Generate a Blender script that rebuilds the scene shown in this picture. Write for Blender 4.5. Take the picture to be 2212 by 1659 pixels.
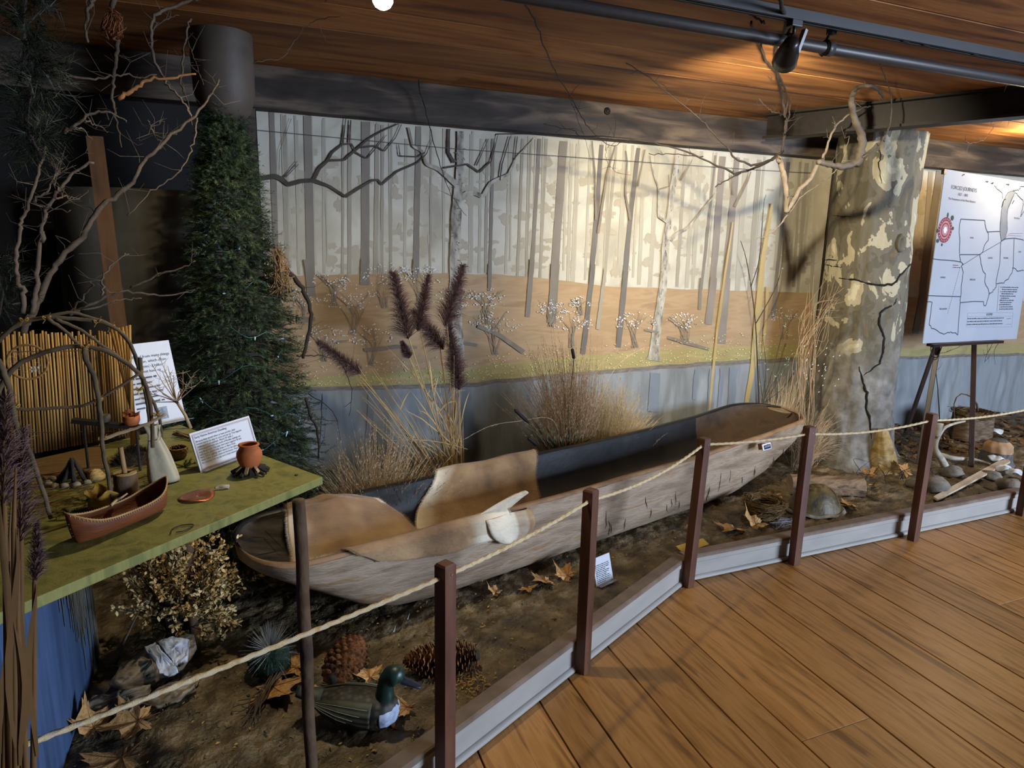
import bpy, math, random
import numpy as np
from mathutils import Vector, Matrix, noise as mnoise
for o in list(bpy.data.objects): bpy.data.objects.remove(o)
S = bpy.context.scene
COL = S.collection
RAD = math.radians
rng = random.Random(11)
U = rng.uniform
# ------------------------------------------------------------------ camera
F = 1480.0; CX, CY = 1106.0, 829.5; CAMZ = 1.6
RW = np.array([[0.91979828, -0.39182732, 0.02103523],
               [0.06242797, 0.19905088, 0.97799872],
               [-0.3873937, -0.89824835, 0.20754764]])      # world -> camera
cd = bpy.data.cameras.new('camera'); cam = bpy.data.objects.new('camera', cd); COL.objects.link(cam)
cd.sensor_fit = 'HORIZONTAL'; cd.sensor_width = 36.0; cd.lens = F / 2212.0 * 36.0
cd.clip_start = 0.02; cd.clip_end = 100
M = Matrix([list(RW.T[i]) for i in range(3)]).to_4x4(); M.translation = (0, 0, CAMZ)
cam.matrix_world = M
S.camera = cam
# ------------------------------------------------------------------ world, lights, exposure
S.view_settings.view_transform = 'Standard'; S.view_settings.look = 'None'
S.view_settings.gamma = 1.0; S.view_settings.use_curve_mapping = False
S.view_settings.exposure = 0.0
wd = bpy.data.worlds.new('world'); S.world = wd; wd.use_nodes = True
bg = wd.node_tree.nodes['Background']; bg.inputs[0].default_value = (0.62, 0.72, 1.0, 1); bg.inputs[1].default_value = 0.018

def light(name, kind, loc, energy, color, target=None, size=0.1, sizey=None, spot=None, blend=0.5):
    l = bpy.data.lights.new(name, kind); o = bpy.data.objects.new(name, l); COL.objects.link(o)
    l.energy = energy; l.color = color; o.location = loc
    if kind == 'AREA':
        l.shape = 'RECTANGLE'; l.size = size; l.size_y = sizey or size
    else:
        l.shadow_soft_size = size
    if kind == 'SPOT':
        l.spot_size = RAD(spot); l.spot_blend = blend
    if target is not None:
        o.rotation_euler = (Vector(target) - Vector(loc)).to_track_quat('-Z', 'Y').to_euler()
    return o
# daylight from the windows behind and to the right of the viewer
light('window_daylight', 'AREA', (6.6, -3.4, 1.7), 880, (0.62, 0.76, 1.0), (2.2, 2.8, 0.4), 2.4, 1.6)
light('left_fill_light', 'AREA', (-2.6, -3.0, 1.9), 3, (0.62, 0.74, 1.0), (0.6, 2.6, 0.5), 1.4, 1.6)  # weak cool fill added from behind left, not a window

# ------------------------------------------------------------------ measuring helpers
def ray(u, v):
    d = RW.T @ np.array([u - CX, -(v - CY), -F]); return d
def pix(u, v, x=None, y=None, z=None):
    """where the line of sight of a photo pixel meets a measured plane of the room"""
    d = ray(u, v)
    if y is not None: t = y / d[1]
    elif x is not None: t = x / d[0]
    else: t = (z - CAMZ) / d[2]
    return Vector((d[0] * t, d[1] * t, CAMZ + d[2] * t))
def proj(p):
    q = RW @ (np.array(p, float) - np.array([0, 0, CAMZ])); return CX - F * q[0] / q[2], CY + F * q[1] / q[2]

# ------------------------------------------------------------------ materials
def lin(h):
    if isinstance(h, (tuple, list)): return tuple(h[:3]) + (1,)
    h = h.lstrip('#'); r = []
    for i in (0, 2, 4):
        c = int(h[i:i + 2], 16) / 255
        r.append(c / 12.92 if c <= .04045 else ((c + .055) / 1.055) ** 2.4)
    return tuple(r) + (1,)
MATS = {}
def mat(name, cols, scale=6.0, stretch=(1, 1, 1), rough=0.75, bump=0.0, bscale=None, detail=4.0, dist=0.0,
        metal=0.0, spec=0.35, rand=0.0, pos=None, emit=None, sheen=0.0, sss=0.0, trans=0.0, coat=0.0):
    """noise driven colour ramp on object coordinates, optional bump, optional per-object variation"""
    if name in MATS: return MATS[name]
    m = bpy.data.materials.new(name); m.use_nodes = True; nt = m.node_tree; N = nt.nodes; L = nt.links
    b = N['Principled BSDF']
    b.inputs['Roughness'].default_value = rough; b.inputs['Metallic'].default_value = metal
    b.inputs['Specular IOR Level'].default_value = spec
    if sheen: b.inputs['Sheen Weight'].default_value = sheen
    if coat: b.inputs['Coat Weight'].default_value = coat; b.inputs['Coat Roughness'].default_value = .25
    if trans: b.inputs['Transmission Weight'].default_value = trans
    cols = [lin(c) for c in cols]
    if emit:
        b.inputs['Emission Color'].default_value = cols[0]; b.inputs['Emission Strength'].default_value = emit
    tc = N.new('ShaderNodeTexCoord'); mp = N.new('ShaderNodeMapping'); mp.inputs['Scale'].default_value = stretch
    oi = N.new('ShaderNodeObjectInfo')
    if rand:
        ad = N.new('ShaderNodeVectorMath'); ad.operation = 'MULTIPLY_ADD'
        L.new(oi.outputs['Random'], ad.inputs[0]); ad.inputs[1].default_value = (37, 53, 29); L.new(tc.outputs['Object'], ad.inputs[2])
        L.new(ad.outputs[0], mp.inputs['Vector'])
    else:
        L.new(tc.outputs['Object'], mp.inputs['Vector'])
    nz = N.new('ShaderNodeTexNoise'); nz.inputs['Scale'].default_value = scale; nz.inputs['Detail'].default_value = detail
    nz.inputs['Distortion'].default_value = dist
    L.new(mp.outputs[0], nz.inputs['Vector'])
    if len(cols) > 1:
        cr = N.new('ShaderNodeValToRGB'); e = cr.color_ramp.elements
        p = pos or [0.3 + 0.4 * i / (len(cols) - 1) for i in range(len(cols))]
        while len(e) < len(cols): e.new(0.5)
        for i, c in enumerate(cols): e[i].position = p[i]; e[i].color = c
        L.new(nz.outputs['Fac'], cr.inputs[0]); out = cr.outputs[0]
        if rand:
            hs = N.new('ShaderNodeHueSaturation'); mr = N.new('ShaderNodeMapRange')
            mr.inputs[3].default_value = 1 - rand; mr.inputs[4].default_value = 1 + rand
            L.new(oi.outputs['Random'], mr.inputs[0]); L.new(mr.outputs[0], hs.inputs['Value']); L.new(out, hs.inputs['Color']); out = hs.outputs[0]
        L.new(out, b.inputs['Base Color'])
    else:
        b.inputs['Base Color'].default_value = cols[0]
    if bump:
        bp = N.new('ShaderNodeBump'); bp.inputs['Strength'].default_value = bump; bp.inputs['Distance'].default_value = 0.01
        n2 = nz
        if bscale:
            n2 = N.new('ShaderNodeTexNoise'); n2.inputs['Scale'].default_value = bscale; n2.inputs['Detail'].default_value = 5
            L.new(mp.outputs[0], n2.inputs['Vector'])
        L.new(n2.outputs['Fac'], bp.inputs['Height']); L.new(bp.outputs[0], b.inputs['Normal'])
    MATS[name] = m
    return m

# ------------------------------------------------------------------ mesh builder (world coordinates)
ORG = {}
class MB:
    def __init__(s): s.v = []; s.f = []; s.mi = []
    def add(s, vs, fs, mi=0):
        n = len(s.v); s.v.extend([tuple(p) for p in vs]); s.f.extend([tuple(i + n for i in f) for f in fs]); s.mi.extend([mi] * len(fs)); return s
    def box(s, c, size, rot=None, mi=0, taper=1.0):
        hx, hy, hz = [q / 2 for q in size]; vs = []
        for z in (-1, 1):
            k = taper if z > 0 else 1
            for x, y in ((-1, -1), (1, -1), (1, 1), (-1, 1)): vs.append(Vector((x * hx * k, y * hy * k, z * hz)))
        if rot is not None: vs = [rot @ p for p in vs]
        c = Vector(c); vs = [p + c for p in vs]
        return s.add(vs, [(3, 2, 1, 0), (4, 5, 6, 7), (0, 1, 5, 4), (1, 2, 6, 5), (2, 3, 7, 6), (3, 0, 4, 7)], mi)
    def prism(s, poly, d, mi=0):
        """closed polygon of 3-d points extruded by vector d"""
        n = len(poly); d = Vector(d); vs = [Vector(p) for p in poly] + [Vector(p) + d for p in poly]
        fs = [tuple(range(n))[::-1], tuple(range(n, 2 * n))] + [(i, (i + 1) % n, n + (i + 1) % n, n + i) for i in range(n)]
        return s.add(vs, fs, mi)
    def tube(s, pts, rad, n=6, cap=True, mi=0, flat=1.0):
        pts = [Vector(p) for p in pts]; k = len(pts)
        if not isinstance(rad, (list, tuple)): rad = [rad] * k
        if len(rad) != k:
            r0, r1 = rad[0], rad[-1]; rad = [r0 + (r1 - r0) * i / max(1, k - 1) for i in range(k)]
        up = None; vs = []
        for i, p in enumerate(pts):
            t = (pts[min(i + 1, k - 1)] - pts[max(i - 1, 0)])
            if t.length < 1e-9: t = Vector((0, 0, 1))
            t.normalize()
            if up is None:
                up = t.orthogonal().normalized()
            else:
                up = up - t * up.dot(t)
                up = up.normalized() if up.length > 1e-6 else t.orthogonal().normalized()
            w = t.cross(up)
            for j in range(n):
                a = 2 * math.pi * j / n
                vs.append(p + (up * math.cos(a) + w * math.sin(a) * flat) * rad[i])
        fs = []
        for i in range(k - 1):
            for j in range(n):
                fs.append((i * n + j, i * n + (j + 1) % n, (i + 1) * n + (j + 1) % n, (i + 1) * n + j))
        if cap:
            fs.append(tuple(range(n))[::-1]); fs.append(tuple(range((k - 1) * n, k * n)))
        return s.add(vs, fs, mi)
    def lathe(s, prof, n=20, c=(0, 0, 0), rot=None, mi=0):
        c = Vector(c); vs = []
        for r, z in prof:
            for j in range(n):
                a = 2 * math.pi * j / n; p = Vector((r * math.cos(a), r * math.sin(a), z))
                vs.append((rot @ p if rot is not None else p) + c)
        fs = []
        for i in range(len(prof) - 1):
            for j in range(n):
                fs.append((i * n + j, i * n + (j + 1) % n, (i + 1) * n + (j + 1) % n, (i + 1) * n + j))
        if prof[0][0] > 1e-5: fs.append(tuple(range(n))[::-1])
        if prof[-1][0] > 1e-5: fs.append(tuple(range((len(prof) - 1) * n, len(prof) * n)))
        return s.add(vs, fs, mi)
    def grid(s, nu, nv, fn, closeu=False, mi=0):
        vs = [fn(i / (nu if closeu else nu - 1), j / (nv - 1)) for j in range(nv) for i in range(nu)]
        fs = []
        for j in range(nv - 1):
            for i in range(nu if closeu else nu - 1):
                a = j * nu + i; b = j * nu + (i + 1) % nu
                fs.append((a, b, b + nu, a + nu))
        return s.add(vs, fs, mi)
    def build(s, name, material, parent=None, origin=None, smooth=False, solid=0.0, bevel=0.0, sub=0, autosmooth=None):
        vs = np.array(s.v, dtype=float)
        if parent is not None: o0 = ORG[parent]
        elif origin is not None: o0 = Vector(origin)
        else:
            lo, hi = vs.min(0), vs.max(0); o0 = Vector(((lo[0] + hi[0]) / 2, (lo[1] + hi[1]) / 2, lo[2]))
        me = bpy.data.meshes.new(name); me.from_pydata((vs - np.array(o0)).tolist(), [], s.f); me.update()
        for m in (material if isinstance(material, (list, tuple)) else [material]): me.materials.append(m)
        if any(s.mi): me.polygons.foreach_set('material_index', s.mi)
        if smooth: me.polygons.foreach_set('use_smooth', [True] * len(me.polygons))
        o = bpy.data.objects.new(name, me); COL.objects.link(o); ORG[o] = o0
        if parent is not None: o.parent = parent
        else: o.location = o0
        if solid:
            md = o.modifiers.new('s', 'SOLIDIFY'); md.thickness = solid; md.offset = 0
        if bevel:
            md = o.modifiers.new('b', 'BEVEL'); md.width = bevel; md.segments = 2; md.limit_method = 'ANGLE'
        if sub:
            md = o.modifiers.new('u', 'SUBSURF'); md.levels = sub; md.render_levels = sub
        return o
def tag(o, label=None, cat=None, group=None, kind=None):
    if label: o['label'] = label
    if cat: o['category'] = cat
    if group: o['group'] = group
    if kind: o['kind'] = kind
    return o
def thing(name, loc, label, cat, group=None):
    e = bpy.data.objects.new(name, None); COL.objects.link(e); e.location = loc; e.empty_display_size = .05
    ORG[e] = Vector(loc); return tag(e, label, cat, group)
def copy_tree(o, parent=None):
    c = o.copy(); COL.objects.link(c); c.parent = parent
    ORG[c] = ORG.get(o, Vector((0, 0, 0)))
    for ch in list(o.children): copy_tree(ch, c)
    return c
def lerp(a, b, t): return a + (b - a) * t
def interp(x, xs, ys): return float(np.interp(x, xs, ys))
def nz3(x, y, z, s=1.0): return mnoise.noise(Vector((x * s, y * s, z * s)))
def smooth_line(pts, n=24):
    """Catmull-Rom through the points"""
    P = [Vector(p) for p in pts]; P = [P[0] * 2 - P[1]] + P + [P[-1] * 2 - P[-2]]; out = []
    segs = len(P) - 3; per = max(2, n // segs)
    for i in range(segs):
        a, b, c, d = P[i:i + 4]
        for k in range(per):
            t = k / per
            out.append(0.5 * ((2 * b) + (c - a) * t + (2 * a - 5 * b + 4 * c - d) * t * t + (-a + 3 * b - 3 * c + d) * t ** 3))
    out.append(P[-2]); return out
# ------------------------------------------------------------------ the room shell
YW = 3.9                                   # painted back wall
def kerb_y(x): return 2.049 + (x - 1.185) * 0.507 if x < 2.0 else 2.462
def ground_z(x, y):
    return 0.088 + 0.010 * nz3(x, y, 0.3, 2.2) + 0.008 * nz3(x, y, 3.1, 7.0) + 0.012 * max(0, min(1, (y - 2.7)))
M_floor = mat('floor_oak', ['#6b4621', '#936630', '#a57640', '#765024'], 3.0, (9, .9, 4), .42, .12, None, 6, .6, rand=.2, spec=.45)
M_sub = mat('subfloor_dark', ['#0c0805', '#140d08'], 5)
M_wall = mat('old_plaster_dark', ['#0d0b0a', '#15120f'], 3, bump=.2)
M_ceil = mat('ceiling_wood', ['#4a2a14', '#875529', '#a8743f', '#6b4322'], 1.6, (.55, 4.0, 3), .7, .15, 14, 5, 1.2, rand=.28, pos=[.3, .45, .62, .75])
M_beam = mat('beam_wood', ['#17120f', '#2f261f', '#574a3d', '#211a16'], 2.2, (.8, 6, 5), .75, .35, None, 6, .8, pos=[.3, .48, .64, .78])
M_kerb = mat('kerb_paint', ['#8f8b84', '#9c978f'], 4, (1, 1, 3), .55, .05, 30)
M_kcap = mat('kerb_cap_wood', ['#5f4f41', '#78675a'], 7, (2, 2, 2), .6)
M_dirt = mat('display_dirt', ['#2a2318', '#50442e', '#716247', '#978769'], 9, rough=.5, bump=1.0, bscale=55, detail=8, pos=[.28, .45, .6, .8], spec=.5)

TT = math.tan(RAD(2.8))
fl = MB().box((2.5, 0.3, -.06), (11, 7.0, .05)).build('floor', M_sub, origin=(2.5, .3, -.085)); tag(fl, kind='structure')
XB = [-2.1, -1.85, -1.6, -1.4, -1.15, -.95, -.7, -.5, -.28, -.05, .13, .36, .586, .866, 1.017, 1.255, 1.455, 1.609, 1.925, 2.137, 2.313, 2.475, 2.673, 2.919, 3.126,
      3.441, 3.643, 3.86, 4.033, 4.28, 4.5, 4.74, 5.0, 5.2, 5.45, 5.7, 5.9, 6.2]
JOIN = {17: 1.42, 24: 1.75, 27: 1.2, 13: .9, 20: .4, 29: 1.9, 22: .7, 10: 1.2, 15: .2}
for i in range(len(XB) - 1):
    x0, x1 = XB[i] + .003, XB[i + 1] - .003
    ys = [-2.6, 3.0] if i not in JOIN else [-2.6, JOIN[i], 3.0]
    for j in range(len(ys) - 1):
        y0, y1 = ys[j] + .001, ys[j + 1] - .001; zt = U(-.0012, 0)
        m = MB()
        q = [(x0 + y0 * TT, y0), (x1 + y0 * TT, y0), (x1 + y1 * TT, y1), (x0 + y1 * TT, y1)]
        m.prism([(a, b, -.035) for a, b in q], (0, 0, .035 + zt))
        m.build('floor_plank', M_floor, fl, bevel=.0016)

# raised planting bed of the display
def gfn(u, v):
    x = lerp(-1.6, 7.2, u); y0 = kerb_y(x) + .03; y = lerp(y0, YW + .02, v)
    z = ground_z(x, y) + .012 * nz3(x, y, 9, 20) + .010 * nz3(x, y, 5, 42)
    return (x, y, z)
gd = MB().grid(520, 150, gfn).build('floor_display_bed', M_dirt, origin=(2.8, 2.9, .09), smooth=True); tag(gd, kind='structure')

# kerb around the bed: board, cap and foot moulding for each straight run
def kerb(name, A, B):
    A = Vector(A); B = Vector(B); d = (B - A).normalized(); nrm = Vector((d.y, -d.x, 0))      # towards the viewer
    root = MB().prism([A + Vector((0, 0, .0)), A + Vector((0, 0, .112)), A - nrm * .02 + Vector((0, 0, .112)), A - nrm * .02], B - A).build(name, M_kerb); tag(root, kind='structure')
    MB().prism([A + nrm * .008 + Vector((0, 0, .112)), A + nrm * .008 + Vector((0, 0, .126)), A + nrm * .002 + Vector((0, 0, .130)), A - nrm * .05 + Vector((0, 0, .130)), A - nrm * .05 + Vector((0, 0, .112))], B - A).build('cap', M_kcap, root)
    q = [A + nrm * .001]
    for k in range(6):
        a = k * math.pi / 2 / 5; q.append(A + nrm * (.001 + .016 * math.cos(a)) + Vector((0, 0, .004 + .016 * math.sin(a))))
    q.append(A + nrm * .001 + Vector((0, 0, .02)))
    MB().prism(q, B - A).build('foot_moulding', M_kerb, root)
    MB().prism([A + nrm * .0005 + Vector((0, 0, .085)), A + nrm * .006 + Vector((0, 0, .09)), A + nrm * .006 + Vector((0, 0, .112)), A + nrm * .0005 + Vector((0, 0, .112))], B - A).build('upper_moulding', M_kerb, root)
kerb('trim_1', (-1.3, kerb_y(-1.3), 0), (1.985, kerb_y(1.985), 0))
kerb('trim_2', (1.985, 2.458, 0), (7.0, 2.47, 0))

wb = MB().box((2.7, YW + .09, 1.2), (9.4, .14, 2.5)).build('wall_back', M_wall); tag(wb, kind='structure')
wl = MB().box((-1.75, 2.4, 1.2), (.1, 3.2, 2.5)).build('wall_left', M_wall); tag(wl, kind='structure')

# ceiling: wide boards running along the wall
cl = MB().box((2.6, 1.1, 2.47), (10.5, 6.2, .06)).build('ceiling', M_sub, origin=(2.6, 1.1, 2.44)); tag(cl, kind='structure')
YB = [3.93, 3.42, 3.035, 2.72, 2.30, 1.84, 1.45, 1.1, .7, .3, -.1, -.6, -1.1]
for i in range(len(YB) - 1):
    xs = [-2.2, U(-.3, 1.5) if i % 3 == 0 else U(2.2, 4.8), 7.6]
    for j in range(2):
        MB().box(((xs[j] + xs[j + 1]) / 2, (YB[i] + YB[i + 1]) / 2, 2.42 + U(-.001, .002)), (xs[j + 1] - xs[j] - .003, YB[i] - YB[i + 1] - .009, .03)).build('ceiling_board', M_ceil, cl)

# rough timber beam above the mural
bm = MB(); nb = 90
for k in range(nb + 1):
    x = lerp(-1.7, 7.0, k / nb); w = .004 * nz3(x, 0, 0, 6); w2 = .004 * nz3(x, 5, 0, 6)
    bm.v += [(x, 3.79 + w, 2.205 + w2 * .6), (x, 3.79 + w2, 2.404), (x, 3.93, 2.404), (x, 3.93, 2.205)]
for k in range(nb):
    a = 4 * k
    for i in range(4):
        bm.f.append((a + i, a + (i + 1) % 4, a + 4 + (i + 1) % 4, a + 4 + i)); bm.mi.append(0)
bmo = bm.build('header_beam', M_beam); tag(bmo, 'long rough dark timber beam running above the painted forest wall', 'beam')
kn = MB(); c = pix(1312, 240, y=3.786)
for r, hh in ((.022, .000), (.012, .004)):
    kn.lathe([(0, hh + .004), (r * .6, hh + .003), (r, hh)], 10, c, Matrix.Rotation(RAD(90), 3, 'X'))
kn.build('knot', mat('knot_dark', ['#0b0806', '#241a12'], 40), bmo, smooth=True)

# ------------------------------------------------------------------ mural (flat painting on panels)
M_mist = mat('mural_mist', ['#8f897b', '#a09a8a', '#aea99b', '#a5a094'], 2.6, (1, 1, 1), .8, .03, 60, 5, .8, spec=.2)
M_leafy = mat('mural_foliage_tan', ['#9a9281', '#948b79'], 9, (1, 1, .6), .8, spec=.2)
M_orng = mat('mural_leaf_litter', ['#8a7256', '#9c8466', '#92795b', '#948466'], 3.0, (1, 1, 5), .8, .03, 60, 5, .5, spec=.2)
M_grn = mat('mural_grass', ['#98835a', '#8d8458', '#9f8d62'], 5, (1, 1, 6), .8, spec=.2)
M_shore = mat('mural_shore', ['#5c5650', '#777068'], 20, (1, 1, 4), .8, spec=.2)
M_watr = mat('mural_water', ['#737778', '#808485', '#6e7171', '#878b8c'], 2.6, (2.2, 1, .5), .7, .02, 60, 4, spec=.25)
M_wlow = mat('mural_water_edge', ['#827a55', '#8d8a72'], 5, (2, 1, 1), .8, spec=.2)
M_tr = [mat('mural_trunk_%s' % k, c, 14, (1, 1, .35), .8, spec=.2) for k, c in
        (('faint', ['#938d7e', '#9a9485']), ('pale', ['#857e70', '#8c8577']), ('mid', ['#6d665c', '#766f65']), ('dark', ['#5b5651', '#67625e']), ('violet', ['#756c64', '#81786f']))]
M_brch = mat('mural_birch', ['#4f4a43', '#7a746a', '#989285', '#aaa498'], 16, (1.6, 1, .7), .8, detail=6, spec=.2, pos=[.3, .42, .55, .7])
M_bough = mat('mural_bough', ['#37312c', '#4a443d'], 20, spec=.2)
M_twig = mat('mural_twig', ['#6b6155', '#7a7062'], 20, spec=.2)
M_blos = mat('mural_blossom', ['#b9b8b4', '#cccbc7'], 20, spec=.2)
M_yel = mat('mural_flower_dots', ['#c9c083'], spec=.2)
M_wref = mat('mural_reflection', ['#6a7078', '#747a82'], 6, (2, 1, .4), spec=.2)

mural = thing('mural', (2.6, YW, .1), 'painted misty forest and pond mural covering the back wall', 'mural')
PX0, PX1 = 0.238, 4.20
LAY = [0]
def lay():
    LAY[0] += 1; return YW - .0006 - LAY[0] * .0007
def wpt(u, v, y): p = pix(u, v, y=YW); return (p.x, y, p.z)
MB().box(((PX0 + PX1) / 2, YW + .0075, 1.15), (PX1 - PX0, .015, 2.12)).build('painted_panel', M_mist, mural)
MB().box((5.85, YW + .0075, 1.15), (3.25, .015, 2.12)).build('painted_panel', M_mist, mural)
MB().box((4.213, YW + .004, 1.15), (.02, .018, 2.12)).build('panel_seam', mat('seam_dark', ['#1b1611', '#2a2119'], 9), mural)
# far foliage smudges in the mist
y = lay(); m = MB(); r2 = random.Random(5)
def blob(m, cx, cz, rx, rz, y, r, n=16, jag=.35):
    vs = [(cx, y, cz)]
    for k in range(n):
        a = 2 * math.pi * k / n; q = 1 + r.uniform(-jag, jag)
        vs.append((cx + rx * q * math.cos(a), y, cz + rz * q * math.sin(a)))
    m.add(vs, [(0, 1 + k, 1 + (k + 1) % n) for k in range(n)])
for k in range(520):
    cx = r2.uniform(.3, 6.8)
    if 4.1 < cx < 4.4: continue
    band = r2.choice([1.95, 1.85, 1.62, 1.48])
    blob(m, cx, band + r2.gauss(0, .06), r2.uniform(.01, .05), r2.uniform(.008, .035), y - k * .000001, r2)
m.build('painted_foliage', M_leafy, mural)
# trunks: (shade, [(u, v, width px), ...]) read off the painting
TR = [(2, [(587, 241, 12), (592, 420, 12), (598, 600, 13)]), (1, [(614, 250, 8), (621, 590, 8)]), (0, [(641, 260, 6), (645, 590, 6)]),
      (2, [(664, 250, 17), (668, 450, 17), (672, 633, 18)]), (0, [(698, 258, 6), (700, 590, 6)]), (1, [(741, 270, 5), (740, 592, 5)]), (1, [(755, 270, 8), (755, 592, 8)]),
      (2, [(790, 263, 18), (788, 612, 18)]), (1, [(815, 268, 9), (811, 592, 9)]), (1, [(826, 270, 7), (825, 592, 7)]), (1, [(845, 275, 5), (844, 590, 5)]),
      (0, [(877, 300, 7), (874, 590, 6)]), (2, [(904, 273, 12), (898, 597, 13)]), (1, [(931, 280, 4), (929, 588, 4)]), (0, [(1019, 290, 8), (1015, 590, 8)]),
      (0, [(1040, 300, 6), (1035, 590, 6)]), (1, [(1053, 300, 6), (1049, 590, 6)]), (2, [(1065, 300, 7), (1057, 627, 7)]), (0, [(1102, 300, 6), (1092, 592, 6)]),
      (1, [(1129, 300, 6), (1117, 606, 6)]), (1, [(1147, 300, 4), (1136, 605, 4)]), (2, [(1165, 300, 8), (1150, 560, 9), (1139, 682, 10)]), (1, [(1180, 300, 6), (1166, 608, 6)]),
      (2, [(1217, 305, 17), (1205, 480, 17), (1190, 695, 18)]), (0, [(1235, 310, 7), (1226, 612, 7)]), (0, [(1249, 310, 9), (1236, 618, 9)]), (0, [(1275, 312, 5), (1264, 605, 5)]),
      (3, [(1299, 313, 7), (1285, 505, 11), (1272, 640, 10), (1258, 762, 10)]), (1, [(1331, 316, 6), (1305, 600, 7), (1289, 710, 6)]), (1, [(1318, 316, 5), (1306, 610, 5)]),
      (3, [(1378, 320, 8), (1361, 470, 10), (1347, 620, 11), (1334, 748, 11)]), (0, [(1392, 322, 8), (1380, 615, 8)]), (0, [(1420, 322, 9), (1404, 620, 9)]),
      (1, [(1480, 330, 7), (1462, 620, 7)]), (0, [(1500, 330, 8), (1483, 622, 8)]), (0, [(1516, 332, 6), (1496, 624, 6)]), (2, [(1545, 336, 6), (1510, 668, 6)]),
      (4, [(1560, 338, 14), (1545, 540, 14), (1529, 699, 13)]), (4, [(1592, 340, 12), (1575, 520, 15), (1556, 740, 16)]), (0, [(1612, 342, 12), (1592, 630, 10)]),
      (1, [(1640, 345, 10), (1618, 640, 10)]), (2, [(1702, 350, 8), (1668, 685, 7)]), (1, [(1728, 350, 6), (1714, 620, 6)]), (1, [(1742, 352, 9), (1722, 640, 7)]), (0, [(1765, 352, 8), (1752, 640, 8)]),
      (1, [(2010, 370, 10), (1990, 640, 9)]), (2, [(2030, 370, 16), (2000, 560, 16), (1985, 700, 14)]), (1, [(2085, 380, 14), (2075, 760, 14)]), (1, [(2150, 390, 18), (2140, 770, 18)]), (1, [(2205, 395, 14), (2200, 770, 14)])]
mt = [MB() for _ in range(5)]
SCN = [0]
def strip(m, pts, y, wob=0.0, r=random.Random(3)):
    vs = []; n = len(pts); SCN[0] += 1; y -= (SCN[0] % 55) * .00001
    for i, (u, v, w) in enumerate(pts):
        a = pts[max(0, i - 1)]; b = pts[min(n - 1, i + 1)]; dx, dy = b[0] - a[0], b[1] - a[1]; l = math.hypot(dx, dy) or 1
        ox, oy = -dy / l * w / 2, dx / l * w / 2; j = r.uniform(-wob, wob); j2 = r.uniform(-wob, wob)
        vs += [wpt(u + ox + j, v + oy, y), wpt(u - ox + j2, v - oy, y)]
    m.add(vs, [(2 * i, 2 * i + 1, 2 * i + 3, 2 * i + 2) for i in range(n - 1)])
def resamp(pts, n):
    t = np.linspace(0, len(pts) - 1, n); k = np.arange(len(pts)); A = np.array(pts, float)
    return [tuple(np.interp(q, k, A[:, j]) for j in range(A.shape[1])) for q in t]
for order in (0, 1, 2, 4, 3):
    y = lay()
    for sh, pts in TR:
        if sh == order: strip(mt[sh], resamp(pts, 14), y + U(0, .0001), .7)
    if order == 0:
        for k in range(34):
            u = r2.uniform(560, 1780); top = 242 + (u - 553) * .088
            strip(mt[0], resamp([(u, top, r2.uniform(2, 6)), (u - (u - 950) * .03, r2.uniform(560, 600), r2.uniform(3, 7))], 8), y - .0001, .5)
    mt[order].build('painted_trunks', M_tr[order], mural)
# orange slope, grass, shore and water
def band(name, mtl, top, bot, n=90):
    y = lay(); m = MB(); us = np.linspace(top[0][0], top[-1][0], n); vs = []
    for u in us:
        a = interp(u, [p[0] for p in top], [p[1] for p in top]) + 2.5 * nz3(u * .02, 0, 1, 1) + 1.2 * nz3(u * .09, 0, 2, 1)
        b = interp(u, [p[0] for p in bot], [p[1] for p in bot]) + 2.0 * nz3(u * .03, 4, 1, 1)
        vs += [wpt(u, a, y), wpt(u, b, y)]
    m.add(vs, [(2 * i, 2 * i + 1, 2 * i + 3, 2 * i + 2) for i in range(n - 1)])
    return m.build(name, mtl, mural)
SH = [(556, 850), (701, 840), (1000, 832), (1247, 808), (1500, 788), (1650, 780), (1728, 775)]
SHR = [(1925, 773), (2212, 765), (2400, 760)]
OT = [(556, 600), (620, 596), (860, 590), (1000, 590), (1140, 597), (1320, 619), (1570, 627), (1755, 632)]
low = lambda L, d: [(a, b + d) for a, b in L]
band('painted_slope', M_orng, OT, low(SH, 2)); band('painted_slope', M_orng, [(1935, 640), (2212, 650), (2400, 655)], low(SHR, 2))
band('painted_grass', M_grn, [(556, 848), (700, 812), (1000, 794), (1250, 768), (1500, 750), (1740, 742)], SH)
band('painted_grass', M_grn, low(SHR, -22), SHR)
band('painted_shore', M_shore, low(SH, -5), low(SH, 9)); band('painted_shore', M_shore, low(SHR, -3), low(SHR, 5))
band('painted_water', M_watr, low(SH, 4), [(556, 1180), (1000, 1110), (1500, 1030), (1715, 1000)])
band('painted_water', M_watr, low(SHR, 3), [(1895, 950), (2212, 915), (2400, 890)])
# trunks that stand in the slope, in front of it
y = lay(); mm = [MB() for _ in range(5)]
for sh, u0, v0, u1, v1, w in [(2, 664, 560, 673, 640, 17), (2, 788, 560, 787, 615, 18), (2, 898, 560, 897, 600, 12), (2, 1057, 570, 1056, 628, 7), (2, 1148, 560, 1138, 684, 10), (2, 1198, 570, 1190, 697, 18),
                              (3, 1280, 570, 1258, 764, 10), (1, 1306, 580, 1289, 711, 7), (3, 1350, 585, 1334, 749, 11), (2, 1513, 600, 1509, 669, 6), (4, 1540, 600, 1528, 700, 14), (4, 1568, 600, 1556, 741, 16), (2, 1676, 600, 1668, 686, 7), (2, 1990, 640, 1975, 720, 12)]:
    strip(mm[sh], resamp([(u0, v0, w), (u1, v1, w * 1.08)], 10), y, .6)
for k in range(5):
    if mm[k].v: mm[k].build('painted_trunks', M_tr[k], mural)
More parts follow.
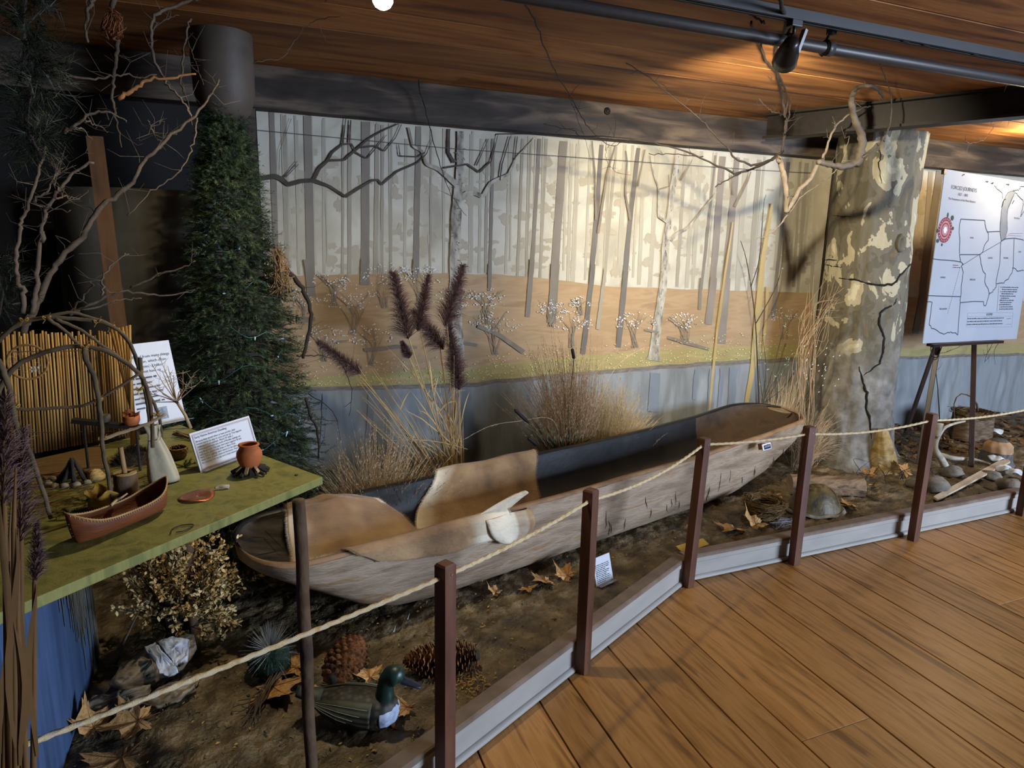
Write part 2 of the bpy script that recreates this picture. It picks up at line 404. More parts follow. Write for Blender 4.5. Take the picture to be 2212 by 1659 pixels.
# two pale birches with boughs
def zA(L): return [(540 + a * .31646, 200 + b * .31646, w) for a, b, w in L]
def zB(L): return [(1100 + a * .31646, 200 + b * .31646, w) for a, b, w in L]
y = lay(); m = MB()
strip(m, resamp([(994, 284, 14), (992, 380, 17), (986, 440, 20), (982, 540, 22), (981, 620, 23), (985, 700, 25), (989, 770, 27)], 34), y, 1.2)
strip(m, resamp([(1463, 325, 10), (1452, 400, 12), (1444, 470, 12), (1437, 520, 15), (1430, 620, 16), (1417, 710, 18), (1411, 765, 22), (1409, 778, 32)], 34), y, .8)
for L in (zA([(1400, 760, 12), (1470, 690, 11), (1530, 685, 10), (1585, 712, 9), (1640, 612, 7), (1760, 560, 5), (1810, 450, 4), (1940, 310, 2)]),
          zA([(1420, 640, 14), (1340, 570, 10), (1280, 520, 9), (1200, 490, 7), (1170, 400, 6), (1110, 370, 5), (1080, 240, 4)])):
    strip(m, resamp(L, 26), y - .0001, .3)
strip(m, resamp(zB([(1095, 1010, 7), (1140, 960, 6), (1210, 930, 5), (1290, 830, 4), (1410, 680, 2)]), 14), y - .0001, .2)
strip(m, resamp(zB([(1080, 890, 6), (1010, 845, 5), (1015, 660, 4), (980, 560, 3), (955, 430, 2)]), 14), y - .0001, .2)
m.build('painted_birches', M_brch, mural)
y = lay(); m = MB(); mk = MB(); r3 = random.Random(8)
for k in range(70):      # dark bark marks
    t = r3.random(); u = interp(t, [0, .5, 1], [994, 982, 988]) + r3.uniform(-9, 9); v = lerp(290, 760, t); strip(mk, [(u - r3.uniform(1, 4), v, r3.uniform(.5, 3)), (u + r3.uniform(1, 3), v + r3.uniform(-3, 6), r3.uniform(1, 3))], y)
for k in range(40):
    t = r3.random(); u = interp(t, [0, .3, .5, 1], [1463, 1446, 1434, 1411]) + r3.uniform(-5, 5); v = lerp(330, 770, t); strip(mk, [(u, v, r3.uniform(.5, 2.5)), (u - 1, v + r3.uniform(2, 8), r3.uniform(.5, 2.5))], y)
mk.build('painted_bark_marks', M_tr[3], mural)
for L in (zA([(60, 590, 10), (170, 572, 11), (215, 590, 10), (260, 630, 9), (350, 605, 9), (430, 600, 9), (540, 640, 6), (650, 712, 6), (730, 660, 6), (830, 600, 5), (872, 598, 5), (895, 630, 4), (1000, 540, 4), (1140, 480, 3), (1200, 420, 2), (1240, 320, 1)]),
          zA([(430, 600, 8), (470, 520, 7), (530, 465, 6), (640, 462, 5), (740, 375, 5), (800, 320, 4), (900, 262, 3), (1010, 215, 2)]),
          zA([(520, 475, 5), (560, 410, 5), (630, 355, 4), (690, 352, 4), (720, 410, 3), (795, 452, 3), (880, 350, 2), (930, 290, 1)]),
          zA([(630, 355, 4), (650, 180, 2)]), zA([(675, 345, 3), (685, 190, 3)]), zA([(740, 378, 4), (850, 365, 4), (915, 400, 3), (990, 310, 2), (1030, 220, 1.5)]),
          zA([(230, 580, 3), (320, 470, 1)]), zA([(240, 580, 2), (330, 490, 1)]), zA([(195, 600, 1), (200, 400, 1), (280, 180, .6)]),
          zA([(1190, 410, 3), (1140, 440, 3), (1020, 435, 3), (1010, 350, 1)]), zA([(1390, 480, 7), (1350, 410, 6), (1355, 250, 5)]),
          zA([(1320, 515, 4), (1480, 490, 4), (1560, 545, 4), (1640, 470, 3), (1690, 280, 1)]), zA([(1540, 500, 3), (1620, 320, 1)]), zA([(1700, 600, 3), (1715, 490, 3), (1770, 300, 2)]), zA([(1800, 460, 3), (1820, 300, 2)])):
    strip(m, resamp(L, len(L) * 5), y - .0001, .35)
m.build('painted_boughs', M_bough, mural)
y = lay(); m = MB()
for L in (zB([(600, 960, 6), (640, 690, 5), (660, 560, 4), (720, 360, 2)]), zB([(585, 870, 5), (580, 560, 3), (560, 330, 2)]), zB([(820, 870, 6), (785, 690, 4), (800, 480, 3), (790, 400, 2)]), zB([(870, 640, 4), (920, 390, 2)]),
          zB([(1160, 600, 4), (1200, 540, 3), (1240, 460, 1)]), zB([(1015, 660, 3), (1085, 640, 2), (1080, 560, 1)]), zB([(1530, 780, 5), (1620, 600, 4), (1640, 540, 3)]), zB([(1520, 700, 4), (1505, 560, 3)])):
    strip(m, resamp(L, len(L) * 5), y, .3)
# saplings under the blossom
BUSH = [(650, 640, 40), (760, 640, 55), (800, 720, 45), (700, 720, 40), (720, 600, 40), (905, 590, 45), (985, 640, 45), (1070, 690, 50), (1050, 640, 40), (1190, 660, 30), (1235, 690, 40), (1250, 650, 20), (1370, 690, 40), (1475, 690, 35), (1690, 680, 35), (830, 590, 50)]
for u, v, s in BUSH:
    for k in range(7):
        strip(m, resamp([(u + r3.uniform(-8, 8), v + s * 1.5, 1.6), (u + r3.uniform(-s, s) * .4, v + s * .6, 1.2), (u + r3.uniform(-s, s), v + r3.uniform(-s, 0) * .4, .7)], 6), y, .4)
# fallen logs
for L in ([(1030, 704, 7), (1075, 722, 9), (1130, 760, 10)], [(785, 755, 7), (860, 748, 9), (900, 750, 6)], [(1440, 728, 6), (1480, 740, 8), (1530, 754, 5)], [(690, 742, 4), (750, 735, 3)], [(640, 690, 12), (680, 688, 7)], [(1000, 740, 8), (1030, 745, 6)], [(1390, 712, 4), (1420, 718, 5)]):
    strip(m, resamp(L, 12), y - .0001, .8)
m.build('painted_saplings_and_logs', M_twig, mural)
y = lay(); m = MB()
for u, v, s in BUSH:
    for k in range(150):
        a = r3.uniform(0, 6.28); q = r3.random() ** .5 * s; uu, vv = u + q * math.cos(a) * 1.15, v + q * math.sin(a) * .5 + (abs(math.cos(a)) * 8 * q / s)
        if nz3(uu * .06, vv * .09, s, 1) < -.05: continue
        d = r3.uniform(.7, 1.9); m.add([wpt(uu - d, vv, y), wpt(uu, vv - d, y), wpt(uu + d, vv, y), wpt(uu, vv + d, y)], [(0, 1, 2, 3)])
m.build('painted_blossom', M_blos, mural)
m = MB()
for k in range(700):
    u = r3.uniform(640, 1730); b = interp(u, [p[0] for p in SH], [p[1] for p in SH]); vv = b - 8 - r3.random() ** 1.5 * 55; d = r3.uniform(.5, 1.2)
    m.add([wpt(u - d * 1.6, vv, y), wpt(u, vv - d, y), wpt(u + d * 1.6, vv, y), wpt(u, vv + d, y)], [(0, 1, 2, 3)])
m.build('painted_flower_dots', M_yel, mural)
y = lay(); m = MB()
for u, w in ((1412, 22), (1535, 14), (1500, 8), (1580, 16), (1555, 8), (700, 10), (800, 14)):
    b = interp(u, [p[0] for p in SH], [p[1] for p in SH]); strip(m, resamp([(u + 2, b + 10, w), (u - 4, b + r3.uniform(70, 115), w)], 10), y, 1.2)
m.build('painted_reflections', M_wref, mural)
# yellow-brown water stains that run down the panels
y = lay(); m = MB()
for L in ([(1580, 480, 3), (1556, 640, 5), (1541, 760, 5), (1529, 890, 4)], [(1665, 440, 5), (1645, 560, 10), (1636, 660, 14), (1625, 780, 12), (1608, 880, 8)], [(1655, 620, 6), (1650, 700, 5), (1645, 760, 4)]):
    strip(m, resamp(L, 14), y, .6)
m.build('painted_stain', mat('mural_stain', ['#9a8350', '#ab9668'], 8, (1, 1, .3), spec=.2), mural)
# picture wire
w = MB().tube([pix(u, v, y=YW - .02) for u, v in ((556, 281), (980, 321), (1620, 366), (1760, 374))], .0016, 5).build('hanging_wire', mat('wire_grey', ['#6f7379'], metal=.6, rough=.4)); tag(w, 'thin grey wire stretched across the upper forest mural', 'wire')

for o in mural.children:
    if o.name.split('.')[0] not in ('painted_panel', 'panel_seam'): o['kind'] = 'stuff'
# ------------------------------------------------------------------ overhead services
M_pipe = mat('grey_pipe', ['#3a3634', '#454140'], 30, (1, 20, 20), .45, metal=.3)
M_black = mat('black_metal', ['#0b0b0c', '#151517'], 12, rough=.38, spec=.5)
M_steel = mat('steel_brown', ['#120b08', '#1b120d', '#0d0806'], 5, (1, 3, 3), .55, .1, spec=.4)
M_clamp = mat('clamp_iron', ['#1a1816', '#2b2825'], 20, rough=.5, metal=.5)
t = thing('ceiling_pipe', (2.5, 2.13, 2.31), 'grey metal pipe hung below the plank ceiling beside the track', 'pipe')
MB().tube([(-1.5, 2.135, 2.333), (6.5, 2.118, 2.333)], .021, 14).build('pipe_run', M_pipe, t, smooth=True)
for px in (1783, 1700):
    c = pix(px, 98 if px == 1783 else 84, y=2.128); x = c.x
    MB().tube([(x - .008, 2.128, 2.333), (x + .03, 2.128, 2.333)], .027, 14).build('coupling', M_pipe if px == 1783 else M_clamp, t, smooth=True)
    r = MB().tube([(x, 2.128 + .026 * math.cos(a), 2.333 + .026 * math.sin(a)) for a in np.linspace(-1.2, math.pi + 1.2, 14)], .005, 6); r.tube([(x, 2.128, 2.358), (x, 2.11, 2.385), (x, 2.105, 2.405)], .006, 6); r.box((x, 2.105, 2.39), (.03, .022, .03))
    r.build('hanger', M_clamp, t, smooth=True)
t = thing('light_track', (2.6, 2.03, 2.36), 'long black lighting track fixed to the plank ceiling', 'track')
tr = MB()
for yy, zz, sy, sz in ((2.03, 2.399, .036, .012), (2.014, 2.385, .005, .03), (2.046, 2.385, .005, .03), (2.0185, 2.372, .010, .004), (2.0415, 2.372, .010, .004)):
    tr.box((2.6, yy, zz), (6.0, sy, sz))
tr.build('rail', M_black, t)
for px in (1955, 2000, 2110):
    c = pix(px, 100, y=2.03); MB().box((c.x, 2.03, 2.371), (.03, .01, .003)).build('screw_plate', M_clamp, t)

def spot_fixture(name, loc, aim, label):
    loc = Vector(loc); d = (Vector(aim) - loc).normalized(); q = d.to_track_quat('-Z', 'Y').to_matrix()
    t = thing(name, (loc.x, loc.y, loc.z - .07), label, 'spotlight', 'track spotlights')
    MB().box((loc.x, 2.03, 2.365), (.05, .03, .03)).build('track_adapter', M_black, t, bevel=.003)
    MB().tube([(loc.x, 2.03, 2.36), (loc.x, 2.03, 2.33), loc + Vector((0, 0, .055))], .006, 8).build('stem', M_black, t, smooth=True)
    MB().lathe([(.018, .07), (.026, .06), (.034, .02), (.042, -.02), (.045, -.055), (.040, -.055), (.036, -.02)], 18, loc, q).build('lamp_housing', M_black, t, smooth=True)
    MB().lathe([(.0, -.042), (.0385, -.042), (.0385, -.044)], 18, loc, q).build('lens', mat('lamp_lens', ['#fff3d6'], emit=6), t)
    return loc + d * .09
# spot washing the forest mural
SP = Vector((1.93, 2.05, 2.27)); AIM = (3.2, 3.9, 1.5)
p = spot_fixture('track_spotlight', SP, AIM, 'small black track spotlight hanging above the dried branches')
light('mural_spot', 'SPOT', p, 310, (1.0, .87, .62), AIM, .03, spot=96, blend=.9)
MB().box((1.985, 2.05, 2.315), (.012, .02, .085), Matrix.Rotation(RAD(20), 3, 'Y')).build('yoke', mat('bright_metal', ['#8f9092'], metal=.9, rough=.3), [o for o in COL.objects if o.name == 'track_spotlight'][0])
# bare lamp near the wall end of the ceiling that lights the table
LP = Vector((.535, 2.33, 2.318))
t = thing('ceiling_lamp', (LP.x, LP.y, 2.33), 'glowing round lamp on the dark plank ceiling above the table', 'lamp')
MB().lathe([(.03, .06), (.034, .03), (.036, .01)], 18, LP).build('socket', M_black, t, smooth=True)
MB().lathe([(0, -.022), (.012, -.021), (.024, -.014), (.032, .0), (.032, .012)], 20, LP).build('bulb', mat('bulb_glow', ['#fff1cf'], emit=40), t, smooth=True)
light('ceiling_lamp_light', 'SPOT', LP + Vector((0, 0, -.03)), 62, (1.0, .84, .56), (LP.x - .05, LP.y + .02, 0), .035, spot=164, blend=.5)
# second bare lamp on the right, beyond the steel beam and outside the picture
RL = Vector((5.27, 3.08, 2.33))
t = thing('ceiling_lamp', (RL.x, RL.y, 2.30), 'round lamp on the ceiling above the right end of the map', 'lamp')
MB().lathe([(.03, .07), (.034, .03), (.036, .01)], 18, RL).build('socket', M_black, t, smooth=True)
MB().lathe([(0, -.022), (.012, -.021), (.024, -.014), (.032, .0), (.032, .012)], 20, RL).build('bulb', MATS['bulb_glow'], t, smooth=True)
light('right_lamp_light', 'POINT', RL + Vector((0, 0, -.05)), 38, (1.0, .78, .44), size=.035)

# steel beam crossing the ceiling on the right
t = thing('steel_beam', (3.6, 3.0, 2.26), 'dark steel I-beam crossing under the ceiling at the right', 'beam')
A = Vector((3.30, 3.62, 2.405)); B = Vector((4.55, .62, 2.405)); d = (B - A).normalized(); w = Vector((d.y, -d.x, 0))
def ib(z0, z1, hw, name):
    MB().prism([A + w * hw + Vector((0, 0, z0)), A - w * hw + Vector((0, 0, z0)), A - w * hw + Vector((0, 0, z1)), A + w * hw + Vector((0, 0, z1))], B - A).build(name, M_steel, t)
ib(-.012, 0, .06, 'top_flange'); ib(-.135, -.012, .006, 'web'); ib(-.15, -.135, .06, 'bottom_flange')
# insulated duct in the upper left
M_duct = mat('duct_wrap', ['#3f3730', '#4a4138', '#382f28'], 4, rough=.6, bump=.1, bscale=20)
t = thing('insulated_duct', (.0, 3.2, 2.0), 'brown wrapped round duct coming down from the ceiling', 'duct')
c = pix(482, 150, y=3.3); q = pix(470, 250, y=3.3)
MB().lathe([(.118, .42), (.12, .35), (.122, .12), (.123, 0), (.12, -.10), (.10, -.17), (.06, -.21), (0, -.22)], 26, (c.x + .0, c.y, c.z)).build('wrapped_pipe', M_duct, t, smooth=True)
MB().tube([(c.x, c.y, c.z + .31), (c.x - .05, c.y - .05, c.z + .33), (c.x - .6, c.y - .15, c.z + .33)], .115, 18).build('side_run', M_duct, t, smooth=True)
MB().lathe([(.1245, .30), (.1245, .325)], 26, (c.x, c.y, c.z)).build('joint_tape', mat('duct_tape', ['#3d352c']), t, smooth=True)
# dark post, plank and curved painted screen in the left background
M_plank = mat('raw_plank', ['#46290f', '#553616', '#3a220d'], 5, (4, 4, .7), .7)
a = pix(212, 295, y=3.3)
b = MB().box((a.x + .012, 3.3, a.z / 2 + .05), (.058, .025, a.z - .1), Matrix.Rotation(RAD(-1.5), 3, 'Y')).build('upright_plank', M_plank); tag(b, 'narrow bare wooden plank standing upright behind the left branches', 'plank')
b = MB().box((.165, 3.86, 1.2), (.13, .07, 2.4)).build('wall_post', M_beam); tag(b, 'dark upright timber post at the left edge of the mural', 'post')
def cyl(u, v):
    a = lerp(RAD(200), RAD(340), u); return (-.28 + .40 * math.cos(a), 3.88 + .40 * math.sin(a), lerp(.1, 1.78, v))
b = MB().grid(30, 8, cyl).build('curved_screen', mat('screen_painted', ['#2c2412', '#4a463c', '#5c584e', '#352c18'], 2.2, (2, 2, .3), .8), smooth=True, solid=.01); tag(b, 'curved painted screen behind the spruce tree', 'screen')
# ------------------------------------------------------------------ plaster sycamore trunk
def bark_mat():
    m = bpy.data.materials.new('sycamore_bark'); m.use_nodes = True; nt = m.node_tree; N = nt.nodes; L = nt.links; b = N['Principled BSDF']; b.inputs['Roughness'].default_value = .8
    tc = N.new('ShaderNodeTexCoord')
    def nse(s, d=4, st=(1, 1, 1), di=0):
        mp = N.new('ShaderNodeMapping'); mp.inputs['Scale'].default_value = st; L.new(tc.outputs['Object'], mp.inputs[0])
        n = N.new('ShaderNodeTexNoise'); n.inputs['Scale'].default_value = s; n.inputs['Detail'].default_value = d; n.inputs['Distortion'].default_value = di; L.new(mp.outputs[0], n.inputs[0]); return n
    def ramp(n, cs, ps, c='CONSTANT'):
        r = N.new('ShaderNodeValToRGB'); r.color_ramp.interpolation = c; e = r.color_ramp.elements
        while len(e) < len(cs): e.new(.5)
        for i in range(len(cs)): e[i].position = ps[i]; e[i].color = lin(cs[i])
        L.new(n.outputs['Fac'], r.inputs[0]); return r
    patch = ramp(nse(6.5, 10, (1, 1, .7), .6), ['#5f5138', '#504a3b', '#5d5748', '#9c947b', '#b3aa90'], [0, .36, .46, .56, .66])
    grey = ramp(nse(14, 7), ['#524e47', '#6d6962', '#827e77'], [.3, .5, .7], 'LINEAR')
    sep = N.new('ShaderNodeSeparateXYZ'); L.new(tc.outputs['Object'], sep.inputs[0])
    n3 = nse(4, 4); ad = N.new('ShaderNodeMath'); ad.operation = 'MULTIPLY_ADD'; L.new(n3.outputs['Fac'], ad.inputs[0]); ad.inputs[1].default_value = -.9; L.new(sep.outputs['Z'], ad.inputs[2])
    mr = N.new('ShaderNodeMapRange'); mr.inputs[1].default_value = .18; mr.inputs[2].default_value = .42; L.new(ad.outputs[0], mr.inputs[0])
    mx = N.new('ShaderNodeMix'); mx.data_type = 'RGBA'; L.new(mr.outputs[0], mx.inputs[0]); L.new(grey.outputs[0], mx.inputs[6]); L.new(patch.outputs[0], mx.inputs[7]); L.new(mx.outputs[2], b.inputs['Base Color'])
    bp = N.new('ShaderNodeBump'); bp.inputs['Strength'].default_value = .5; bp.inputs['Distance'].default_value = .012; L.new(nse(30, 6, (1, 1, .6)).outputs['Fac'], bp.inputs['Height']); L.new(bp.outputs[0], b.inputs['Normal'])
    return m
TC = Vector((4.17, 3.485, 0))
def trunk_r(a, z):
    r = interp(z, [.05, .12, .22, .4, .8, 1.5, 2.1, 2.33], [.40, .345, .315, .295, .275, .262, .262, .268])
    x, y = math.cos(a), math.sin(a); fl = max(0, .3 - z)
    r = lerp(r, min(r, .30), max(0, min(1, y * 2 + .6)))
    r += fl * .35 * max(0, math.cos(3 * a + .6)) * (y < .3) + .008 * nz3(x, y, z, 3) + .006 * nz3(x * 2, y * 2, z * 1.5, 5)
    q = nz3(x * 1.2, y * 1.2, z * .9 + 4, 5.0)
    r += .007 * max(0, min(1, q * 6))                                 # raised bark plates
    return r
t = thing('sycamore_tree', (4.19, 3.50, .08), 'massive plaster sycamore trunk with patchy cracked bark reaching the ceiling beam', 'tree')
def tfn(u, v):
    a = 2 * math.pi * u; z = lerp(.03, 2.33, v); r = trunk_r(a, z); return (TC.x + r * math.cos(a), TC.y + r * math.sin(a), z)
m = MB().grid(110, 150, tfn, True); m.f.append(tuple(range(149 * 110, 150 * 110))); m.mi.append(0)
M_bark = bark_mat()
m.build('bark', M_bark, t, smooth=True)
def colpix(u, v, push=0.0):
    d = ray(u, v); d2 = d[:2]; c = np.array([TC.x, TC.y]); r = .27
    for it in range(3):
        A = d2 @ d2; Bq = -2 * d2 @ c; Cq = c @ c - r * r; D = max(0, Bq * Bq - 4 * A * Cq); tt = (-Bq - math.sqrt(D)) / (2 * A)
        p = Vector((d[0] * tt, d[1] * tt, CAMZ + d[2] * tt)); r = trunk_r(math.atan2(p.y - TC.y, p.x - TC.x), p.z) + push
    return p
M_crack = mat('bark_crack', ['#0c0a08', '#15110d'], 30, rough=.9)
def z6(L): return [(1600 + a * .337, 200 + b * .337) for a, b in L]
def z5(L): return [(1600 + a * .2767, 700 + b * .2767) for a, b in L]
for L, w in ((z6([(870, 320), (900, 400), (885, 450), (905, 580)]), .004), (z6([(600, 1185), (740, 1200), (870, 1235), (980, 1230), (1020, 1170), (1080, 1110), (1105, 1040)]), .009),
             (z6([(1000, 1320), (990, 1350), (900, 1400), (880, 1480), (920, 1560), (918, 1659)]), .009), (z5([(1080, 0), (1115, 100), (1105, 230), (1080, 310), (960, 400)]), .009),
             (z5([(925, 335), (950, 450), (985, 540), (975, 640), (1010, 760), (1020, 900)]), .011), (z6([(520, 1070), (620, 1072)]), .004), (z6([(590, 790), (710, 795)]), .003), (z6([(540, 1105), (650, 1120)]), .004)):
    L = resamp([(a, b) for a, b in L], len(L) * 4); k = len(L)
    pts = [colpix(a + U(-1.3, 1.3), b + U(-1.3, 1.3), -.001) for a, b in L]
    MB().tube(pts, [w * (.25 + .75 * math.sin(math.pi * (i + .4) / k)) * U(.75, 1.2) for i in range(k)], 6).build('crack', M_crack, t)
p = colpix(1945, 525, .006); n = (p - Vector((TC.x, TC.y, p.z))).normalized()
MB().lathe([(.05, -.01), (.046, .012), (.032, .02), (.024, .008), (0, .002)], 18, p, n.to_track_quat('Z', 'Y').to_matrix() @ Matrix.Diagonal((.8, 1.25, 1))).build('knot', M_bark, t, smooth=True)

# ------------------------------------------------------------------ rope barrier
M_post = mat('post_mahogany', ['#402517', '#523121', '#5f3c2b'], 6, (3, 3, .6), .5, rand=.1)
M_screw = mat('screw_steel', ['#77757a'], metal=.8, rough=.4)
POSTS = [(.527, 1.655, 27), (1.185, 2.014, 27), (1.974, 2.414, 13), (2.636, 2.409, 1), (3.492, 2.39, 1), (4.47, 2.405, 1)]
PL = ['reddish brown barrier post nearest the viewer, beside the duck decoy', 'reddish brown barrier post beside the small white placard', 'reddish brown barrier post at the bend of the kerb', 'reddish brown barrier post beside the bird nest', 'reddish brown barrier post in front of the map easel', 'reddish brown barrier post at the right edge of the picture']
PT = []
for (x, y, a), lb in zip(POSTS, PL):
    lean = {1.974: .028}.get(x, 0)
    o = thing('barrier_post', (x, y, 0), lb, 'post', 'posts of the rope barrier')
    rz = Matrix.Rotation(RAD(a), 3, 'Z')
    m = MB(); h = .73; s_ = .021
    for zz, sh, k in ((0, 0, 1), (h - .006, lean, 1), (h, lean, .8)):
        for dx, dy in ((-1, -1), (1, -1), (1, 1), (-1, 1)):
            q = rz @ Vector((dx * s_ * k, dy * s_ * k, 0)); m.v.append((x + q.x + sh, y + q.y, zz))
    m.f = [(3, 2, 1, 0), (8, 9, 10, 11)] + [(4 * j + i, 4 * j + (i + 1) % 4, 4 * j + 4 + (i + 1) % 4, 4 * j + 4 + i) for j in range(2) for i in range(4)]; m.mi = [0] * len(m.f)
    shaft = m.build('shaft', M_post, o)
    for zz in (.045, .085, .70):
        q = rz @ Vector((.004, -.0215, 0)); MB().lathe([(.0035, 0), (.003, .0012), (0, .0015)], 8, (x + q.x + lean * zz / h, y + q.y, zz), rz @ Matrix.Rotation(RAD(90), 3, 'X')).build('screw_head', M_screw, shaft)
    PT.append((x + lean * .95, y))
M_rope = mat('cotton_rope', ['#a99265', '#c4b08a', '#b8ab93'], 60, rough=.9, bump=.3, bscale=400)
rp = [Vector((-1.70, 1.02, .64)), Vector((-.37, 1.372, .655))]; zr = [.69, .688, .698, .69, .69, .69]
P0 = [Vector((a, b, z)) for (a, b), z in zip(PT, zr)]
path = []
for A, B, sag in [(rp[0], P0[0], .03), (P0[0], P0[1], .012), (P0[1], P0[2], .035), (P0[2], P0[3], .01), (P0[3], P0[4], .025), (P0[4], P0[5], .02), (P0[5], Vector((5.4, 2.41, .69)), .02)]:
    k = 16
    for i in range(k): tq = i / k; path.append(A.lerp(B, tq) - Vector((0, 0, sag * 4 * tq * (1 - tq))))
path.append(Vector((5.4, 2.41, .69)))
def rope_mesh(path, r, twist, step=.004):
    ds = [0]
    for i in range(1, len(path)): ds.append(ds[-1] + (path[i] - path[i - 1]).length)
    n = int(ds[-1] / step); P = np.array(path); m = MB(); q = 9; tt = np.linspace(0, ds[-1], n); XYZ = [np.interp(tt, ds, P[:, j]) for j in range(3)]
    for i in range(n):
        p = Vector((XYZ[0][i], XYZ[1][i], XYZ[2][i])); j = min(i + 1, n - 1); jj = max(0, i - 1)
        tg = Vector((XYZ[0][j] - XYZ[0][jj], XYZ[1][j] - XYZ[1][jj], XYZ[2][j] - XYZ[2][jj])).normalized(); s_ = tg.cross(Vector((0, 0, 1))).normalized(); up = s_.cross(tg)
        for k in range(q):
            a = 2 * math.pi * k / q; rr = r * (1 + .22 * math.cos(3 * (a - tt[i] * twist))); m.v.append(tuple(p + (s_ * math.cos(a) + up * math.sin(a)) * rr))
    for i in range(n - 1):
        for k in range(q): m.f.append((i * q + k, i * q + (k + 1) % q, (i + 1) * q + (k + 1) % q, (i + 1) * q + k)); m.mi.append(0)
    return m
o = rope_mesh(path, .0058, 55, .006).build('barrier_rope', M_rope, smooth=True); tag(o, 'twisted pale cotton rope strung through the barrier posts', 'rope')

# ------------------------------------------------------------------ dugout canoe
CO = Vector((.015, 2.56, 0)); CT = RAD(14.2); CA = Vector((math.cos(CT), math.sin(CT), 0)); CB = Vector((-math.sin(CT), math.cos(CT), 0)); CL = 3.57
def cw(s, L=CL, w=.286, e0=.26, e1=.30):
    q = 1.0
    if s < e0: q = max(0, 1 - (1 - s / e0) ** 3.0) ** .45
    if s > L - e1: q = max(0, 1 - (1 - (L - s) / e1) ** 3.0) ** .45
    return w * q * (1 + .03 * math.sin(s * 1.7))
def crim(s): return interp(s, [0, .3, 1.2, 2.4, 3.0, CL], [.452, .455, .452, .455, .475, .515]) + .004 * nz3(s, 0, 0, 3)
def cbot(s): return interp(s, [0, .08, .22, .40, .55, .7, 1.0, 2.6, 2.85, 3.1, 3.35, 3.5, CL], [.41, .37, .28, .16, .10, .082, .078, .078, .09, .16, .30, .41, .48])
def cpt(s, t, z): return CO + CA * s + CB * t + Vector((0, 0, z))
def csec(s, a):         # a -1 near rim .. 0 keel .. +1 far rim, outside
    w = cw(s); hr = crim(s); hb = cbot(s); ph = a * math.pi / 2
    t = w * math.copysign(abs(math.sin(ph)) ** .5, a); z = hr - (hr - hb) * abs(math.cos(ph)) ** .5
    return t * (.86 + .14 * (z - hb) / max(.02, hr - hb)), z
def cinb(s): return interp(s, [0, .05, .3, .6, .95, 2.6, 3.0, 3.3, 3.5, CL], [.44, .425, .36, .26, .17, .165, .24, .36, .455, .50])
def cinn(s, a):
    w = max(0, cw(s) - .040); hr = crim(s); hb = min(cinb(s), hr - .004); ph = a * math.pi / 2
    t = w * math.copysign(abs(math.sin(ph)) ** .7, a); z = hr - (hr - hb) * abs(math.cos(ph)) ** .8
    return t, z
M_hull = mat('canoe_weathered_wood', ['#66513d', '#8a7660', '#a08c76', '#8c6f50', '#aa9a86'], 3.5, (1.0, 1.0, 5.0), .7, .5, 30, 7, .5, pos=[.25, .42, .55, .66, .8])
M_rim = mat('canoe_cut_rim', ['#6b5340', '#8d7259', '#775d46'], 6, (1, 1, 1), .7, .2, 40)
M_char = mat('canoe_charred_inside', ['#08090b', '#121317', '#1d1b1a'], 8, rough=.42, bump=.16, bscale=16, spec=.6)
M_inb = mat('canoe_brown_inside', ['#2c2118', '#453527', '#3a3026'], 7, rough=.7, bump=.4, bscale=30)
t = thing('dugout_canoe', tuple(cpt(CL / 2, 0, .085)), 'long weathered dugout canoe with charred inside lying along the mural', 'canoe')
NS = 120
def sv(u, e=.0): return CL * (.5 - .5 * math.cos(math.pi * (e + (1 - 2 * e) * u)))
def ofn(u, v):
    s = sv(u); tt, z = csec(s, lerp(-1, 1, v)); p = cpt(s, tt, z); k = .006 * nz3(s, tt * 2, z * 2, 5) + .003 * nz3(s * 3, tt, z * 3, 9)
    return p + CB * (math.copysign(k, tt))
hullo = MB().grid(NS, 41, ofn).build('hull', M_hull, t, smooth=True)
for side in (-1, 1):
    m = MB(); base = 0
    for i in range(NS):
        s = sv(i / (NS - 1)); z = crim(s); to, _ = csec(s, side); ti, _ = cinn(s, side); k = .006 * nz3(s, 0, 0, 5) + .003 * nz3(s * 3, 0, 0, 9)
        for tq, zz in ((to + side * k, z - .002), (lerp(to, ti, .25), z + .008), (lerp(to, ti, .75), z + .009), (ti, z - .003)): m.v.append(tuple(cpt(s, tq, zz)))
    for i in range(NS - 1):
        for k in range(3): m.f.append((base + 4 * i + k, base + 4 * i + k + 1, base + 4 * i + 5 + k, base + 4 * i + 4 + k)); m.mi.append(0)
    m.build('gunwale', M_rim if side < 0 else M_char, t, smooth=True)
def ifn(u, v):
    s = lerp(.02, CL - .02, .5 - .5 * math.cos(math.pi * u)); tt, z = cinn(s, lerp(-1, 1, v)); return cpt(s, tt, z + .003 * nz3(s * 3, tt * 3, z * 3, 6))
def part_in(u0, u1, name, mt):
    MB().grid(int(NS * (u1 - u0)) + 4, 31, lambda u, v: ifn(lerp(u0, u1, u), v)).build(name, mt, t, smooth=True)
part_in(0, .27, 'stern_hollow', mat('canoe_grey_stern', ['#1d1916', '#38312a', '#4c443b'], 6, (1, 3, 3), .6, .5, 20)); part_in(.27, .735, 'hollow', M_char); part_in(.735, 1, 'bow_hollow', M_inb)
